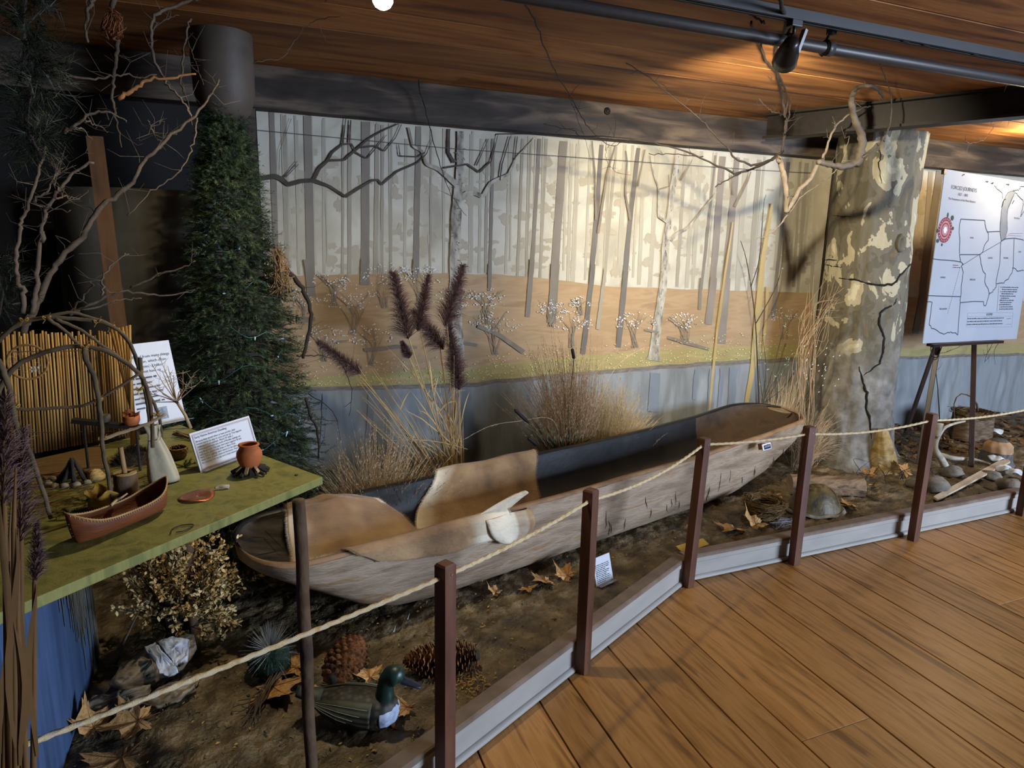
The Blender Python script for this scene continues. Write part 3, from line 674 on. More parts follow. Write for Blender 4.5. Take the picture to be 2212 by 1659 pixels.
# crack with rusty staples in the bow
L = [pix(u, v, z=z) for u, v, z in ((1718, 888, .51), (1706, 897, .49), (1698, 905, .46), (1690, 918, .42), (1682, 930, .38), (1668, 940, .34))]
MB().tube(L, .004, 5).build('crack', M_crack, t)
m = MB()
for q in range(26):                                      # adze cuts on the near side
    s = U(1.5, 3.25); a0 = U(-.93, -.7); ln = U(.1, .25); pts = []
    for k in range(4):
        aa = a0 + ln * k / 3; tt, z = csec(s, aa); pts.append(cpt(s + .035 * k / 3 * U(.6, 1.2), tt - .004, z))
    m.tube(pts, [.0006, .0016, .0014, .0004], 4)
tag(m.build('adze_marks', mat('cut_mark', ['#4c3a2a']), hullo), kind='stuff')
def zf(L): return [(500 + a * .3617, 900 + b * .3617) for a, b in L]
for L in (zf([(200, 680), (240, 720), (280, 760), (320, 800)]), zf([(70, 745), (130, 720), (190, 722)]), zf([(140, 830), (220, 815), (290, 800)])):
    MB().tube([pix(u, v, z=.44) for u, v in L], [.0015, .0025, .0008], 5).build('check_crack', M_crack, t)

# ------------------------------------------------------------------ deer hides draped over the canoe
def hide_mat(name, c):
    m = bpy.data.materials.new(name); m.use_nodes = True; nt = m.node_tree; N = nt.nodes; L = nt.links; b = N['Principled BSDF']; b.inputs['Roughness'].default_value = .85; b.inputs['Sheen Weight'].default_value = .3
    tc = N.new('ShaderNodeTexCoord'); n = N.new('ShaderNodeTexNoise'); n.inputs['Scale'].default_value = 7; n.inputs['Detail'].default_value = 6; L.new(tc.outputs['Object'], n.inputs[0])
    r = N.new('ShaderNodeValToRGB'); e = r.color_ramp.elements; e.new(.5)
    for i in range(3): e[i].position = (.3, .5, .72)[i]; e[i].color = lin(c[i])
    L.new(n.outputs['Fac'], r.inputs[0]); at = N.new('ShaderNodeAttribute'); at.attribute_name = 'pale'
    mx = N.new('ShaderNodeMix'); mx.data_type = 'RGBA'; L.new(at.outputs['Fac'], mx.inputs[0]); L.new(r.outputs[0], mx.inputs[6]); mx.inputs[7].default_value = lin('#d9cdb4'); L.new(mx.outputs[2], b.inputs['Base Color'])
    n2 = N.new('ShaderNodeTexNoise'); n2.inputs['Scale'].default_value = 90; n2.inputs['Detail'].default_value = 4; mp = N.new('ShaderNodeMapping'); mp.inputs['Scale'].default_value = (.5, 2, 1); L.new(tc.outputs['Object'], mp.inputs[0]); L.new(mp.outputs[0], n2.inputs[0])
    bp = N.new('ShaderNodeBump'); bp.inputs['Strength'].default_value = .5; bp.inputs['Distance'].default_value = .006; L.new(n2.outputs['Fac'], bp.inputs['Height']); L.new(bp.outputs[0], b.inputs['Normal'])
    return m
M_hide = hide_mat('deer_hide', ['#6d5238', '#8f704d', '#a88a62'])
def hide(name, fn, pale, label, nu=70, nv=90, hairs=7000, hdir=(1, 0)):
    m = MB().grid(nu, nv, fn); c = sum((Vector(p) for p in m.v), Vector()) / len(m.v)
    t = thing(name, (c.x, c.y, min(p[2] for p in m.v)), label, 'hide', 'deer hides in the canoe')
    o = m.build('skin', M_hide, t, smooth=True, solid=.004)
    at = o.data.attributes.new('pale', 'FLOAT', 'POINT'); at.data.foreach_set('value', [max(0, min(1, pale((k % nu) / (nu - 1), (k // nu) / (nv - 1)))) for k in range(nu * nv)])
    h = MB(); pv = []; r = random.Random(4); G = np.array(m.v).reshape(nv, nu, 3)
    def fn(u, v):
        x, y = u * (nu - 1), v * (nv - 1); i, j = min(nu - 2, int(x)), min(nv - 2, int(y)); a, b = x - i, y - j
        q = (G[j, i] * (1 - a) + G[j, i + 1] * a) * (1 - b) + (G[j + 1, i] * (1 - a) + G[j + 1, i + 1] * a) * b; return (q[0], q[1], q[2])
    for k in range(hairs):
        u, v = r.random(), r.random()
        if r.random() < .25: u = r.choice([0, 1]) * 1.0
        if r.random() < .06: v = 1.0
        p = Vector(fn(u, v)); e = .01; a = Vector(fn(min(1, u + e), v)) - Vector(fn(max(0, u - e), v)); b = Vector(fn(u, min(1, v + e))) - Vector(fn(u, max(0, v - e)))
        n = a.cross(b)
        if n.length < 1e-9: continue
        n.normalize()
        if n.z < 0 and abs(n.z) > .2: n = -n
        elif abs(n.z) <= .2 and n.dot(Vector((0, 0, CAMZ)) - p) < 0: n = -n
        fl = (a.normalized() * hdir[0] + b.normalized() * hdir[1])
        if u == 0: fl = -a.normalized()
        if u == 1: fl = a.normalized()
        d = (fl + n * .30 + Vector((r.gauss(0, .25), r.gauss(0, .25), r.gauss(0, .25)))).normalized() * r.uniform(.008, .018)
        w = d.cross(n).normalized() * .0005
        h.add([p - w, p + w, p + d], [(0, 1, 2)]); pv += [pale(u, v)] * 3
    ho = h.build('fur', M_hide, t); tag(ho, kind='stuff'); at = ho.data.attributes.new('pale', 'FLOAT', 'POINT'); at.data.foreach_set('value', [max(0, min(1, q)) for q in pv])
    return t
def cross_path(s, tail):
    """cross-section the big hide follows: far rim, hollow, near rim, then down the outside"""
    w = cw(s); hr = crim(s); q = [(w + .012, hr - .035), (w + .012, hr + .012), (w - .005, hr + .022), (w - .03, hr + .020)]
    for a in np.linspace(.93, -.93, 15):
        tt, z = cinn(s, a); q.append((tt * .96, z + .014))
    q += [(-(w - .026), hr + .021), (-(w - .002), hr + .021), (-(w + .012), hr + .006)]
    for k in range(1, 5): q.append((-(w + .014) + .004 * k * .5, hr - tail * k / 4))
    return q
PB = [0, .12, .3, .5, .68, .78, .86, .93, 1.0]
SL = [1.04, .98, .86, .74, .52, .36, .29, .33, .42]; SR = [1.63, 1.62, 1.60, 1.52, 1.28, 1.08, 1.02, 1.03, 1.02]
def along(q, b):
    d = [0]
    for i in range(1, len(q)): d.append(d[-1] + math.hypot(q[i][0] - q[i - 1][0], q[i][1] - q[i - 1][1]))
    x = b * d[-1]; return interp(x, d, [p[0] for p in q]), interp(x, d, [p[1] for p in q])
def hB(u, v):
    sl, sr = interp(v, PB, SL), interp(v, PB, SR)
    sl += .03 * nz3(v * 6, 1, 0, 1); sr += .02 * nz3(v * 7, 5, 0, 1)
    s = lerp(sl, sr, u); tail = .05 + .075 * u + .03 * math.sin(u * 5) * u
    tt, z = along(cross_path(s, tail), v); p = cpt(s, tt, z)
    if v > .9: p -= CB * .012 * abs(math.sin(u * 9)) * (v - .9) * 10
    if v < .8: p.z += .010 * nz3(u * 3, v * 5, 0, 1) + .006
    return p
def paleB(u, v):
    if v < .8: return 1.15 - u * (6.5 + 3.0 * v) - (.4 if v > .45 else 0) + .3 * nz3(u * 6, v * 9, 2, 1)
    return (u - .72) * 5 + .5 * nz3(u * 7, v * 8, 2, 1) + (.3 if v > .97 else 0)
hide('deer_hide', hB, paleB, 'tan deer hide draped across the middle of the canoe and over both rims', 80, 120, 16000, (-1, .2))
# leg flap of the same hide standing at the near rim
flap = [o for o in COL.objects if o.name == 'deer_hide'][0]
def fB(u, v):
    s = .965 + .14 * v + (u - .5) * .17 * max(.05, 1 - v ** 4) ** .5 * (1 - .45 * v); w = cw(s); hr = crim(s)
    return cpt(s, -(w - .012) - .035 * v + .008 * math.sin(u * 6), hr + .018 + .062 * math.sin(v * 1.4) + .010 * math.sin(u * 3.14) * v)
o = MB().grid(16, 12, fB).build('leg_flap', M_hide, flap, smooth=True, solid=.004); at = o.data.attributes.new('pale', 'FLOAT', 'POINT'); at.data.foreach_set('value', [.75 + .3 * nz3(k * .2, 0, 0, 1) for k in range(16 * 12)])
def fC(u, v):
    q = (u - .5) * .24 * max(.04, 1 - max(0, v - .35) ** 2 * 1.9) ** .6; s = 1.02 + q + .035 * v; w = cw(s); hr = crim(s)
    return cpt(s, -(w + .016) - .014 * math.sin(v * 3.1) - .006 * math.sin(u * 9), hr + .004 - v * .135)
o = MB().grid(18, 14, fC).build('neck_flap', M_hide, flap, smooth=True, solid=.004); at = o.data.attributes.new('pale', 'FLOAT', 'POINT'); at.data.foreach_set('value', [max(0, min(1, .35 + .6 * ((k % 18) / 17 < .6) + .4 * nz3(k * .13, 0, 0, 1) - .4 * ((k % 18) / 17 > .85))) for k in range(18 * 14)])
PA = [0, .2, .45, .7, 1.0]
def hA(u, v):
    sl = interp(v, PA, [.30, .26, .20, .16, .17]); sr = interp(v, PA, [.52, .60, .70, .72, .60]); s = lerp(sl, sr, u); w = cw(s); hr = crim(s)
    tt = interp(v, [0, .12, .3, .6, .85, 1], [w + .006, w - .02, .15, -.06, -.2, -(w - .028)]); z = interp(v, [0, .12, .3, .6, .85, 1], [hr - .03, hr + .035, hr + .065, hr - .015, hr - .06, hr + .006])
    z -= .06 * max(0, u - .55) * 2 * math.sin(math.pi * min(1, v * 1.05)) * 1.3 + .03 * (1 - u) * math.sin(math.pi * v)
    return cpt(s, tt, z + .008 * nz3(u * 4, v * 4, 0, 1))
hide('deer_hide', hA, lambda u, v: (.22 - u) * 3 * (v > .35) + .25 * nz3(u * 5, v * 7, 1, 1) + (.9 if u > .96 and v < .4 else 0), 'brown deer hide heaped in the stern beside the table leg', 60, 60, 9000, (.2, 1))

# little plaque fixed to the rim
c = pix(1650, 963, z=.452); d = CA; n = -CB
t = thing('rim_plaque', tuple(c), 'tiny white and navy plaque fixed to the canoe rim', 'plaque')
rot = Matrix((CA, CB, Vector((0, 0, 1)))).transposed() @ Matrix.Rotation(RAD(-18), 3, 'X')
MB().box(c - CA * .02 + n * .0, (.03, .03, .035), rot).build('wood_block', M_post, t); MB().box(c + n * .018, (.085, .008, .038), rot).build('frame', mat('white_plastic', ['#c9ccd0'], rough=.4), t, bevel=.004)
pno = MB().box(c + n * .0225, (.066, .002, .024), rot).build('panel', mat('navy_panel', ['#141c33'], rough=.4), t)
m = MB()
for k in range(3):
    for q in range(7): m.box(c + n * .0238 + CA * (-.024 + q * .0075 + U(-.001, .001)) + Vector((0, 0, .007 - .007 * k)), (U(.004, .006), .0008, .0018), rot)
tag(m.build('lettering', mat('white_ink', ['#cfd3da']), pno), kind='stuff')
for sx in (-1, 1): MB().box(c + n * .0228 + CA * (.0) + Vector((0, 0, .0155 * sx)), (.003, .002, .003), rot).build('rivet', M_screw, t)
# ------------------------------------------------------------------ dried grasses and reeds
def blade(m, p, q, bend, r0, r1=.0004, seg=5, n=3):
    p = Vector(p); q = Vector(q); c = (p + q) / 2 + Vector(bend); pts = []
    for i in range(seg + 1):
        t = i / seg; pts.append(p * (1 - t) ** 2 + c * 2 * t * (1 - t) + q * t * t)
    m.tube(pts, [r0, r1], n, cap=False); return pts
def leafstrip(m, pts, w, side=None):
    vs = []; k = len(pts)
    for i, p in enumerate(pts):
        t = (pts[min(i + 1, k - 1)] - pts[max(i - 1, 0)]).normalized(); s = side or t.cross(Vector((.3, -1, .2))).normalized(); ww = w * math.sin(math.pi * (.12 + .86 * i / (k - 1)))
        vs += [p - s * ww, p + s * ww]
    m.add(vs, [(2 * i, 2 * i + 1, 2 * i + 3, 2 * i + 2) for i in range(k - 1)])
def plume(m, pts, ln, n, w=.0005, droop=.5, r=rng, spread=.75):
    k = len(pts) - 1
    for i in range(n):
        t = r.random() ** .9; x = t * k; j = min(k - 1, int(x)); p = pts[j].lerp(pts[j + 1], x - j); ax = (pts[j + 1] - pts[j]).normalized()
        s = Vector((r.gauss(0, 1), r.gauss(0, 1), r.gauss(0, 1))); s = (s - ax * s.dot(ax)).normalized()
        d = (ax * r.uniform(.5, 1.1) + s * spread * r.uniform(.5, 1.1)).normalized() * ln * (1.05 - .75 * t) * r.uniform(.6, 1.2)
        q = p + d * .6; e = p + d + Vector((0, 0, -droop * d.length * .5)); b = d.cross(Vector((r.random(), r.random(), r.random()))).normalized() * w
        m.add([p - b, p + b, q + b * .8, q - b * .8, e], [(0, 1, 2, 3), (3, 2, 4)])
M_gr1 = mat('dry_grass_beige', ['#a8906f', '#c4ad8c', '#d2bea0'], 12, rough=.85)
M_gr1h = mat('dry_grass_seed_beige', ['#bfa88a', '#d4c0a4'], 20, rough=.9)
M_gr2 = mat('dry_grass_rust', ['#947a5c', '#ad9271', '#bca281'], 12, rough=.85)
M_gr2h = mat('dry_grass_seed_rust', ['#9c8066', '#b39877', '#c2aa8a'], 20, rough=.9)
M_gr3 = mat('dry_grass_gold', ['#b09a72', '#c0aa84'], 15, rough=.9)
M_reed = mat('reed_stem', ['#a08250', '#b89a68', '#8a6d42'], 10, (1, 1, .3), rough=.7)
M_plume = mat('reed_plume_purple', ['#4a3336', '#6d524c', '#593f3e'], 25, rough=.9)
M_green = mat('reed_green', ['#252b17', '#3a4020', '#1d2416'], 9, rough=.7)
def tuft(name, base, n, h, ang, droop, label, mats, head=.35, br=.03, bias=(0, 0), r0=.0011, hair=0, hn=10, seed=1, hw=.0005):
    r = random.Random(seed); base = Vector(base); t = thing(name, tuple(base), label, 'grass', None); m = MB(); hd = MB()
    for k in range(n):
        a = r.uniform(0, 6.283); th = RAD(ang) * r.random() ** .7; hh = h * r.uniform(.6, 1.05) * (1 - .25 * th / RAD(max(ang, 1)))
        d = Vector((math.cos(a) * math.sin(th) + bias[0] * r.uniform(.3, 1), math.sin(a) * math.sin(th) * .5 + bias[1] * r.uniform(.3, 1), math.cos(th))).normalized()
        p = base + Vector((r.gauss(0, br), r.gauss(0, br * .6), 0)); side = Vector((d.x, d.y, 0))
        q = p + d * hh + Vector((0, 0, -droop * hh * side.length * r.uniform(.3, 1)))
        if q.y > YW - .03: q.y = YW - .03
        pts = blade(m, p, q, d * .1 * hh + Vector((0, 0, droop * hh * .25)) - side * .08 * hh, r0)
        if hair:
            ip = [pts[0].lerp(pts[1], 0)] + pts; cut = max(1, int(len(pts) * (1 - head))); seg = pts[cut:]
            if len(seg) > 1: plume(hd, seg, hair, hn, hw, .3, r, .45)
    o = m.build('stems', mats[0], t); tag(o, kind='stuff')
    if hair: o = hd.build('seed_heads', mats[1], t); tag(o, kind='stuff')
    return t
tuft('dry_grass_clump', (.66, 3.16, .1), 620, .66, 50, .22, 'low beige grass clump behind the canoe beside the spruce', (M_gr1, M_gr1h), .7, .05, (-.05, 0), .0015, .028, 24, 3, .0011)
b = pix(1232, 955, y=3.52); tuft('dry_grass_clump', (b.x, 3.50, .1), 520, 1.02, 27, .30, 'tall rusty grass clump leaning left behind the canoe middle', (M_gr2, M_gr2h), .55, .04, (-.30, 0), .0015, .032, 24, 5, .0011)
tuft('dry_grass_clump', (b.x + .03, 3.50, .1), 190, .98, 8, .05, 'stiff upright rusty grass beside the leaning clump', (M_gr2, M_gr2h), .7, .05, (0, 0), .0015, .026, 26, 6, .0011)
b = pix(1320, 920, y=3.56); tuft('dry_grass_clump', (b.x, 3.56, .1), 1100, .72, 36, .5, 'fluffy golden grass clump behind the canoe', (M_gr3, M_gr3), .5, .05, (0, 0), .0009, .026, 14, 7, .0006)
b = pix(1690, 880, y=3.68); tuft('dry_grass_clump', (b.x, 3.68, .1), 320, .66, 30, .5, 'wispy dry grass between the canoe bow and the sycamore', (M_gr1, M_gr1h), .5, .05, (.05, 0), .0009, .014, 6, 8)
b = pix(1745, 915, y=3.42); tuft('dry_grass_clump', (b.x - .05, 3.38, .1), 330, .52, 45, .85, 'drooping golden grass spilling right of the canoe bow', (M_gr2, M_gr3), .5, .04, (.5, -.1), .0009, .012, 5, 9)
# tall reeds with purple plumes
RB = pix(985, 1010, y=3.5); RB.z = .1
REED = [((850, 590), (878, 715), .055), ((926, 595), (905, 700), .04), ((1000, 575), (965, 690), .055), ((893, 672), (950, 745), .045), ((968, 690), (985, 800), .045), ((688, 738), (768, 800), .035), ((868, 738), (882, 770), .02), ((978, 745), (990, 830), .04)]
GR = 'tall reeds with dark purple plumes'
RL_ = ['tall reed with the highest left purple plume', 'tall reed with a slim purple plume between two bigger ones', 'tallest reed with a big purple plume before the birch', 'reed with a drooping purple plume in the middle of the bunch', 'reed with a purple plume hanging low before the birch foot', 'long reed leaning far left with a purple tip', 'thin reed with a short brown tip', 'reed with the lowest purple plume behind the other stems']
r = random.Random(21)
for (tp, bp_, ln), lb in zip(REED, RL_):
    yy = 3.5 + r.uniform(-.06, .06); a = pix(*bp_, y=yy); b = pix(*tp, y=yy); p0 = RB + Vector((r.uniform(-.06, .06), r.uniform(-.04, .04), 0))
    t = thing('plumed_reed', tuple(p0), lb, 'reed', GR); m = MB(); st = blade(m, p0, a, Vector((0, 0, .05)), .0042, .0022, 8, 6); m.tube([a, b], [.0022, .0006], 5); m.build('stem', M_reed, t, smooth=True)
    h = MB(); ax = [a.lerp(b, i / 6) + Vector((0, 0, 0)) for i in range(7)]; plume(h, [a + (a - b) * .15] + ax, ln * 2.4, 1500, .0009, .45, r, 1.25); tag(h.build('plume', M_plume, t), kind='stuff')
    m = MB()
    for k in range(2):
        i = r.choice([3, 4, 5]); d = Vector((r.uniform(-.12, .12), r.uniform(-.05, .03), r.uniform(.12, .3))); pts = [st[i] + d * q + Vector((0, 0, -.1 * q * q)) for q in np.linspace(0, 1, 7)]; leafstrip(m, pts, .0035)
    m.build('leaf', M_reed, t, solid=.0006)
    if len(m.v) > 14: tag(t.children[-1], kind='stuff')
t = thing('reed_sheaf', tuple(RB), 'bundle of bare straw coloured reed stems standing among the plumes', 'reeds'); m = MB()
for k in range(64):
    u = r.choice([r.uniform(880, 1000), r.uniform(930, 1000), r.uniform(760, 860)]); v = r.uniform(720, 960) if u > 880 else r.uniform(790, 900)
    p0 = RB + Vector((r.uniform(-.05, .06), r.uniform(-.05, .05), 0)); blade(m, p0, pix(u, v, y=3.5 + r.uniform(-.08, .08)), Vector((0, 0, r.uniform(-.02, .06))), r.uniform(.0018, .004), .001, 6, 5)
tag(m.build('stalks', M_reed, t, smooth=True), kind='stuff'); m = MB()
for k in range(16):
    p0 = RB + Vector((r.uniform(-.05, .06), r.uniform(-.05, .05), r.uniform(.1, .4))); q = pix(r.uniform(820, 1000), r.uniform(700, 980), y=3.5)
    leafstrip(m, [p0.lerp(q, k_ / 6) + Vector((r.uniform(-.004, .004), 0, .03 * math.sin(k_ * .5))) for k_ in range(7)], r.uniform(.002, .0042))
tag(m.build('dry_leaves', M_reed, t, solid=.0005), kind='stuff')
# cattails and green blades at the canoe
CBp = pix(1213, 965, y=3.44); CBp.z = .1
t = thing('cattail', tuple(CBp), 'dark cattails with green blades leaning over the canoe rim', 'cattail')
for (u0, v0), (u1, v1) in (((1111, 884), (1142, 914)), ((1140, 945), (1160, 962)), ((1236, 753), (1240, 775))):
    a, b = pix(u0, v0, y=3.40), pix(u1, v1, y=3.42); MB().tube([b, a.lerp(b, .9), a.lerp(b, .1), a], [.003, .0095, .0095, .003], 9).build('cattail_head', mat('cattail_black', ['#0f0d10', '#1f1a1d'], 30), t, smooth=True)
    MB().tube([CBp, CBp.lerp(b, .5) + Vector((0, 0, .02)), b], .0025, 5).build('stalk', M_green, t)
m = MB()
for k in range(60):
    u, v = r.uniform(1125, 1290), r.uniform(880, 960); q = pix(u, v, y=3.44 + r.uniform(-.06, .03)); p0 = CBp + Vector((r.uniform(-.03, .03), r.uniform(-.02, .02), .15)); leafstrip(m, [p0.lerp(q, x) + Vector((0, 0, .05 * math.sin(3.1 * x))) for x in np.linspace(0, 1, 6)], .003)
tag(m.build('blades', M_green, t), kind='stuff')
def arc_grass(pts, label, yy, r0=.0016, hair=.02):
    P = smooth_line([pix(u, v, y=yy) for u, v in pts], 24); P[0].z = max(P[0].z, .1); t = thing('grass_stem', tuple(P[0]), label, 'grass stem'); MB().tube(P, [r0, .0005], 5).build('stem', M_gr1, t)
    h = MB(); plume(h, P[-9:], hair, 60, .0008, .3, r, .4); tag(h.build('seed_head', M_gr1h, t), kind='stuff')
arc_grass([(1215, 960), (1190, 905), (1120, 910), (1060, 920), (1000, 950)], 'single pale grass stem arching left over the canoe', 3.42)
arc_grass([(1250, 960), (1290, 880), (1320, 810), (1350, 775), (1393, 750)], 'long oat stem arching right towards the water', 3.5, .0014, .024)
arc_grass([(1245, 960), (1268, 850), (1290, 800), (1312, 768)], 'short oat stem standing left of the arching one', 3.5, .0013, .02)
# shrub with shoots behind the bow
M_twg = mat('twig_dark', ['#2b221c', '#42362d'], 20, rough=.8); M_twl = mat('twig_tan', ['#8d7355', '#ab9170'], 20, rough=.8); M_leaf = mat('bud_green', ['#6d7d4a', '#a9ad86'], 30)
SB = pix(1640, 872, y=3.66); SB.z = .1
t = thing('budding_shrub', tuple(SB), 'leafing twig shrub standing behind the canoe bow', 'shrub')
SH_ = [([(1640, 872), (1636, 780), (1632, 700), (1624, 630), (1612, 560), (1600, 520)], .006), ([(1632, 700), (1655, 660), (1680, 610), (1690, 560), (1692, 480)], .004), ([(1622, 620), (1640, 560), (1647, 480), (1650, 440), (1655, 420)], .0035),
       ([(1645, 870), (1655, 800), (1648, 730), (1650, 725)], .003), ([(1648, 870), (1672, 790), (1690, 720), (1697, 700)], .003), ([(1650, 865), (1680, 810), (1705, 770)], .003), ([(1650, 870), (1690, 840), (1720, 800), (1735, 780)], .003), ([(1648, 868), (1640, 800), (1643, 760)], .0025), ([(1655, 865), (1695, 800), (1712, 760)], .0025)]
sp = []
for L, r0 in SH_:
    P = smooth_line([pix(u, v, y=3.66) for u, v in L], 20); P[0].z = max(.1, P[0].z); MB().tube([SB] + P if L[0][1] > 860 else P, [r0, r0 * .35], 6).build('shoot', M_twg, t, smooth=True); sp.append(P)
m = MB()
for P in sp[:]:
    for k in range(9):
        p = r.choice(P[4:]); d = Vector((r.uniform(-1, 1), r.uniform(-.5, .3), r.uniform(.2, 1))).normalized() * r.uniform(.012, .028); leafstrip(m, [p, p + d * .5 + Vector((0, 0, .003)), p + d], .004)
tag(m.build('leaves', M_leaf, t), kind='stuff')
# vines hugging the sycamore's left side
t = thing('dry_vine', tuple(pix(1745, 930, y=3.2)), 'tangle of thin dry vine climbing the left side of the sycamore', 'vine'); m = MB()
for k in range(26):
    u0 = r.uniform(1725, 1760); P = [(u0, r.uniform(820, 930)), (u0 + r.uniform(-15, 15), r.uniform(740, 800)), (u0 + r.uniform(0, 35), r.uniform(660, 740)), (u0 + r.uniform(10, 80), r.uniform(590, 690))]
    m.tube(smooth_line([pix(a, b, y=3.16 + r.uniform(-.05, .03)) for a, b in P], 14), [.0018, .0006], 4, cap=False)
tag(m.build('vine_strands', M_twl, t), kind='stuff'); m = MB()
for k in range(26):
    p = pix(r.uniform(1735, 1815), r.uniform(730, 850), y=3.12 + r.uniform(-.05, .02)); d = .006; m.add([p + Vector((-d, 0, 0)), p + Vector((0, -.003, d)), p + Vector((d, 0, 0)), p + Vector((0, .002, -d))], [(0, 1, 2, 3)])
tag(m.build('pale_buds', mat('bud_pale', ['#c9bfae']), t), kind='stuff')

# ------------------------------------------------------------------ artificial spruce
M_ndl = mat('spruce_needles', ['#111d13', '#1f2e1d', '#364526', '#4f5a30'], 18, rough=.6, spec=.4)
TX = pix(505, 600, y=3.30).x; TB = Vector((TX, 3.30, .09)); TOPZ = pix(480, 190, y=3.3).z
t = thing('spruce_tree', tuple(TB), 'narrow dark green artificial spruce at the left end of the mural', 'tree')
tp = Vector((pix(480, 190, y=3.3).x, 3.3, TOPZ))
MB().tube([TB, TB.lerp(tp, .5), tp], [.03, .018, .004], 10).build('trunk', M_twg, t, smooth=True)
m = MB(); br = MB(); r = random.Random(31)
def needles(m, p, q, n, ln, r, w=.0007):
    ax = (q - p); L = ax.length; ax.normalize(); o1 = ax.orthogonal().normalized(); o2 = ax.cross(o1)
    for k in range(n):
        x = r.random(); a = r.uniform(0, 6.283); c = p.lerp(q, x); s = (o1 * math.cos(a) + o2 * math.sin(a)); d = (s * .8 + ax * .65).normalized() * ln * r.uniform(.7, 1.1); b = ax.cross(s).normalized() * w
        m.add([c - b, c + b, c + d], [(0, 1, 2)])
def half_w(z):
    f = (TOPZ - z) / (TOPZ - .1); return interp(f, [0, .05, .12, .25, .4, .6, .8, .92, 1], [.004, .022, .055, .115, .18, .25, .33, .38, .31])
nz_ = 0
while nz_ < 1500:
    z = .12 + (TOPZ - .16) * r.random() ** 1.15; a = r.uniform(0, 6.283); R_ = half_w(z) * r.uniform(.6, 1.22) + .015
    if math.sin(a) > .45 and r.random() < .75: continue
    nz_ += 1
    f = (z - .09) / (TOPZ - .09); c = TB.lerp(tp, f); o = Vector((math.cos(a), math.sin(a), 0)); e = c + o * R_ + Vector((0, 0, -.20 * R_ + r.uniform(-.02, .03)))
    if e.y > 3.86: e.y = 3.86
    mid = c.lerp(e, .55) + Vector((0, 0, .10 * R_)); pts = [c, mid, e]; br.tube(pts, [.0025, .0012], 4, cap=False)
    for k in range(7):
        x = r.uniform(.3, 1.0); p = mid.lerp(e, (x - .3) / .7) if x > .3 else c; sd = o.cross(Vector((0, 0, 1))) * r.choice([-1, 1]); d = (o * .8 + sd * r.uniform(0, .8) + Vector((0, 0, r.uniform(-.35, .25)))).normalized() * r.uniform(.04, .085)
        needles(m, p, p + d, 30, .019, r, .0010)
    needles(m, mid, e, 34, .019, r, .0010)
tag(br.build('branches', M_twg, t), kind='stuff'); tag(m.build('needles', M_ndl, t), kind='stuff')
print('spruce faces', len(m.f))
# string of mini lights wound round it
M_wire = mat('light_wire', ['#1d4a4a', '#2a6462'], 9, rough=.5); M_mini = mat('mini_bulb', ['#a9c9d6'], rough=.2, spec=.7)
ls = thing('light_string', (TB.x, TB.y - .3, .3), 'blue green string of mini lights wound around the spruce', 'string lights'); pts = []
for k in range(220):
    q = k / 219; z = lerp(.35, TOPZ - .45, q); a = -math.pi / 2 + 1.25 * math.sin(q * 26); f = (z - .09) / (TOPZ - .09); c = TB.lerp(tp, f); R_ = half_w(z) * .93; pts.append(c + Vector((math.cos(a) * R_, math.sin(a) * R_, .02 * math.sin(k * .9))))
wro = MB().tube(pts, .0016, 5).build('wire', M_wire, ls)
for k in range(4, 216, 9):
    p = pts[k]; d = Vector((r.uniform(-.6, .6), -1, r.uniform(-.8, .4))).normalized(); MB().tube([p, p + d * .012, p + d * .0121, p + d * .03], [.004, .004, .003, .0012], 7).build('mini_bulb', M_mini, wro)

# ------------------------------------------------------------------ pine sprays in the upper left
M_pine = mat('pine_long_needles', ['#0a0f08', '#161e0f', '#232a14'], 12, rough=.6)
def spray(name, ax, n, ln, label, seed, w=.0009):
    r = random.Random(seed); P = [pix(u, v, y=yy) for u, v, yy in ax]; t = thing(name, tuple(P[-1]), label, 'pine'); MB().tube(smooth_line(P, 16), [.006, .003], 6).build('stem', M_twg, t); m = MB(); S_ = smooth_line(P, 30)
    for k in range(n):
        i = r.randrange(len(S_) - 1); p = S_[i]; d = Vector((r.gauss(0, 1), r.gauss(0, .6), r.gauss(-.2, .8))).normalized() * r.uniform(.04, .13); needles(m, p + d * .2, p + d, 22, ln, r, w)
    tag(m.build('needles', M_pine, t), kind='stuff'); return t
spray('pine_spray', [(60, -40, 2.3), (50, 60, 2.3), (70, 160, 2.3), (60, 270, 2.3), (90, 340, 2.3)], 200, .05, 'dark hanging pine garland in the upper left corner', 2)
spray('pine_spray', [(-20, 560, 2.6), (5, 620, 2.6), (-5, 700, 2.6)], 60, .05, 'green pine tuft at the left edge above the reed mat', 3)
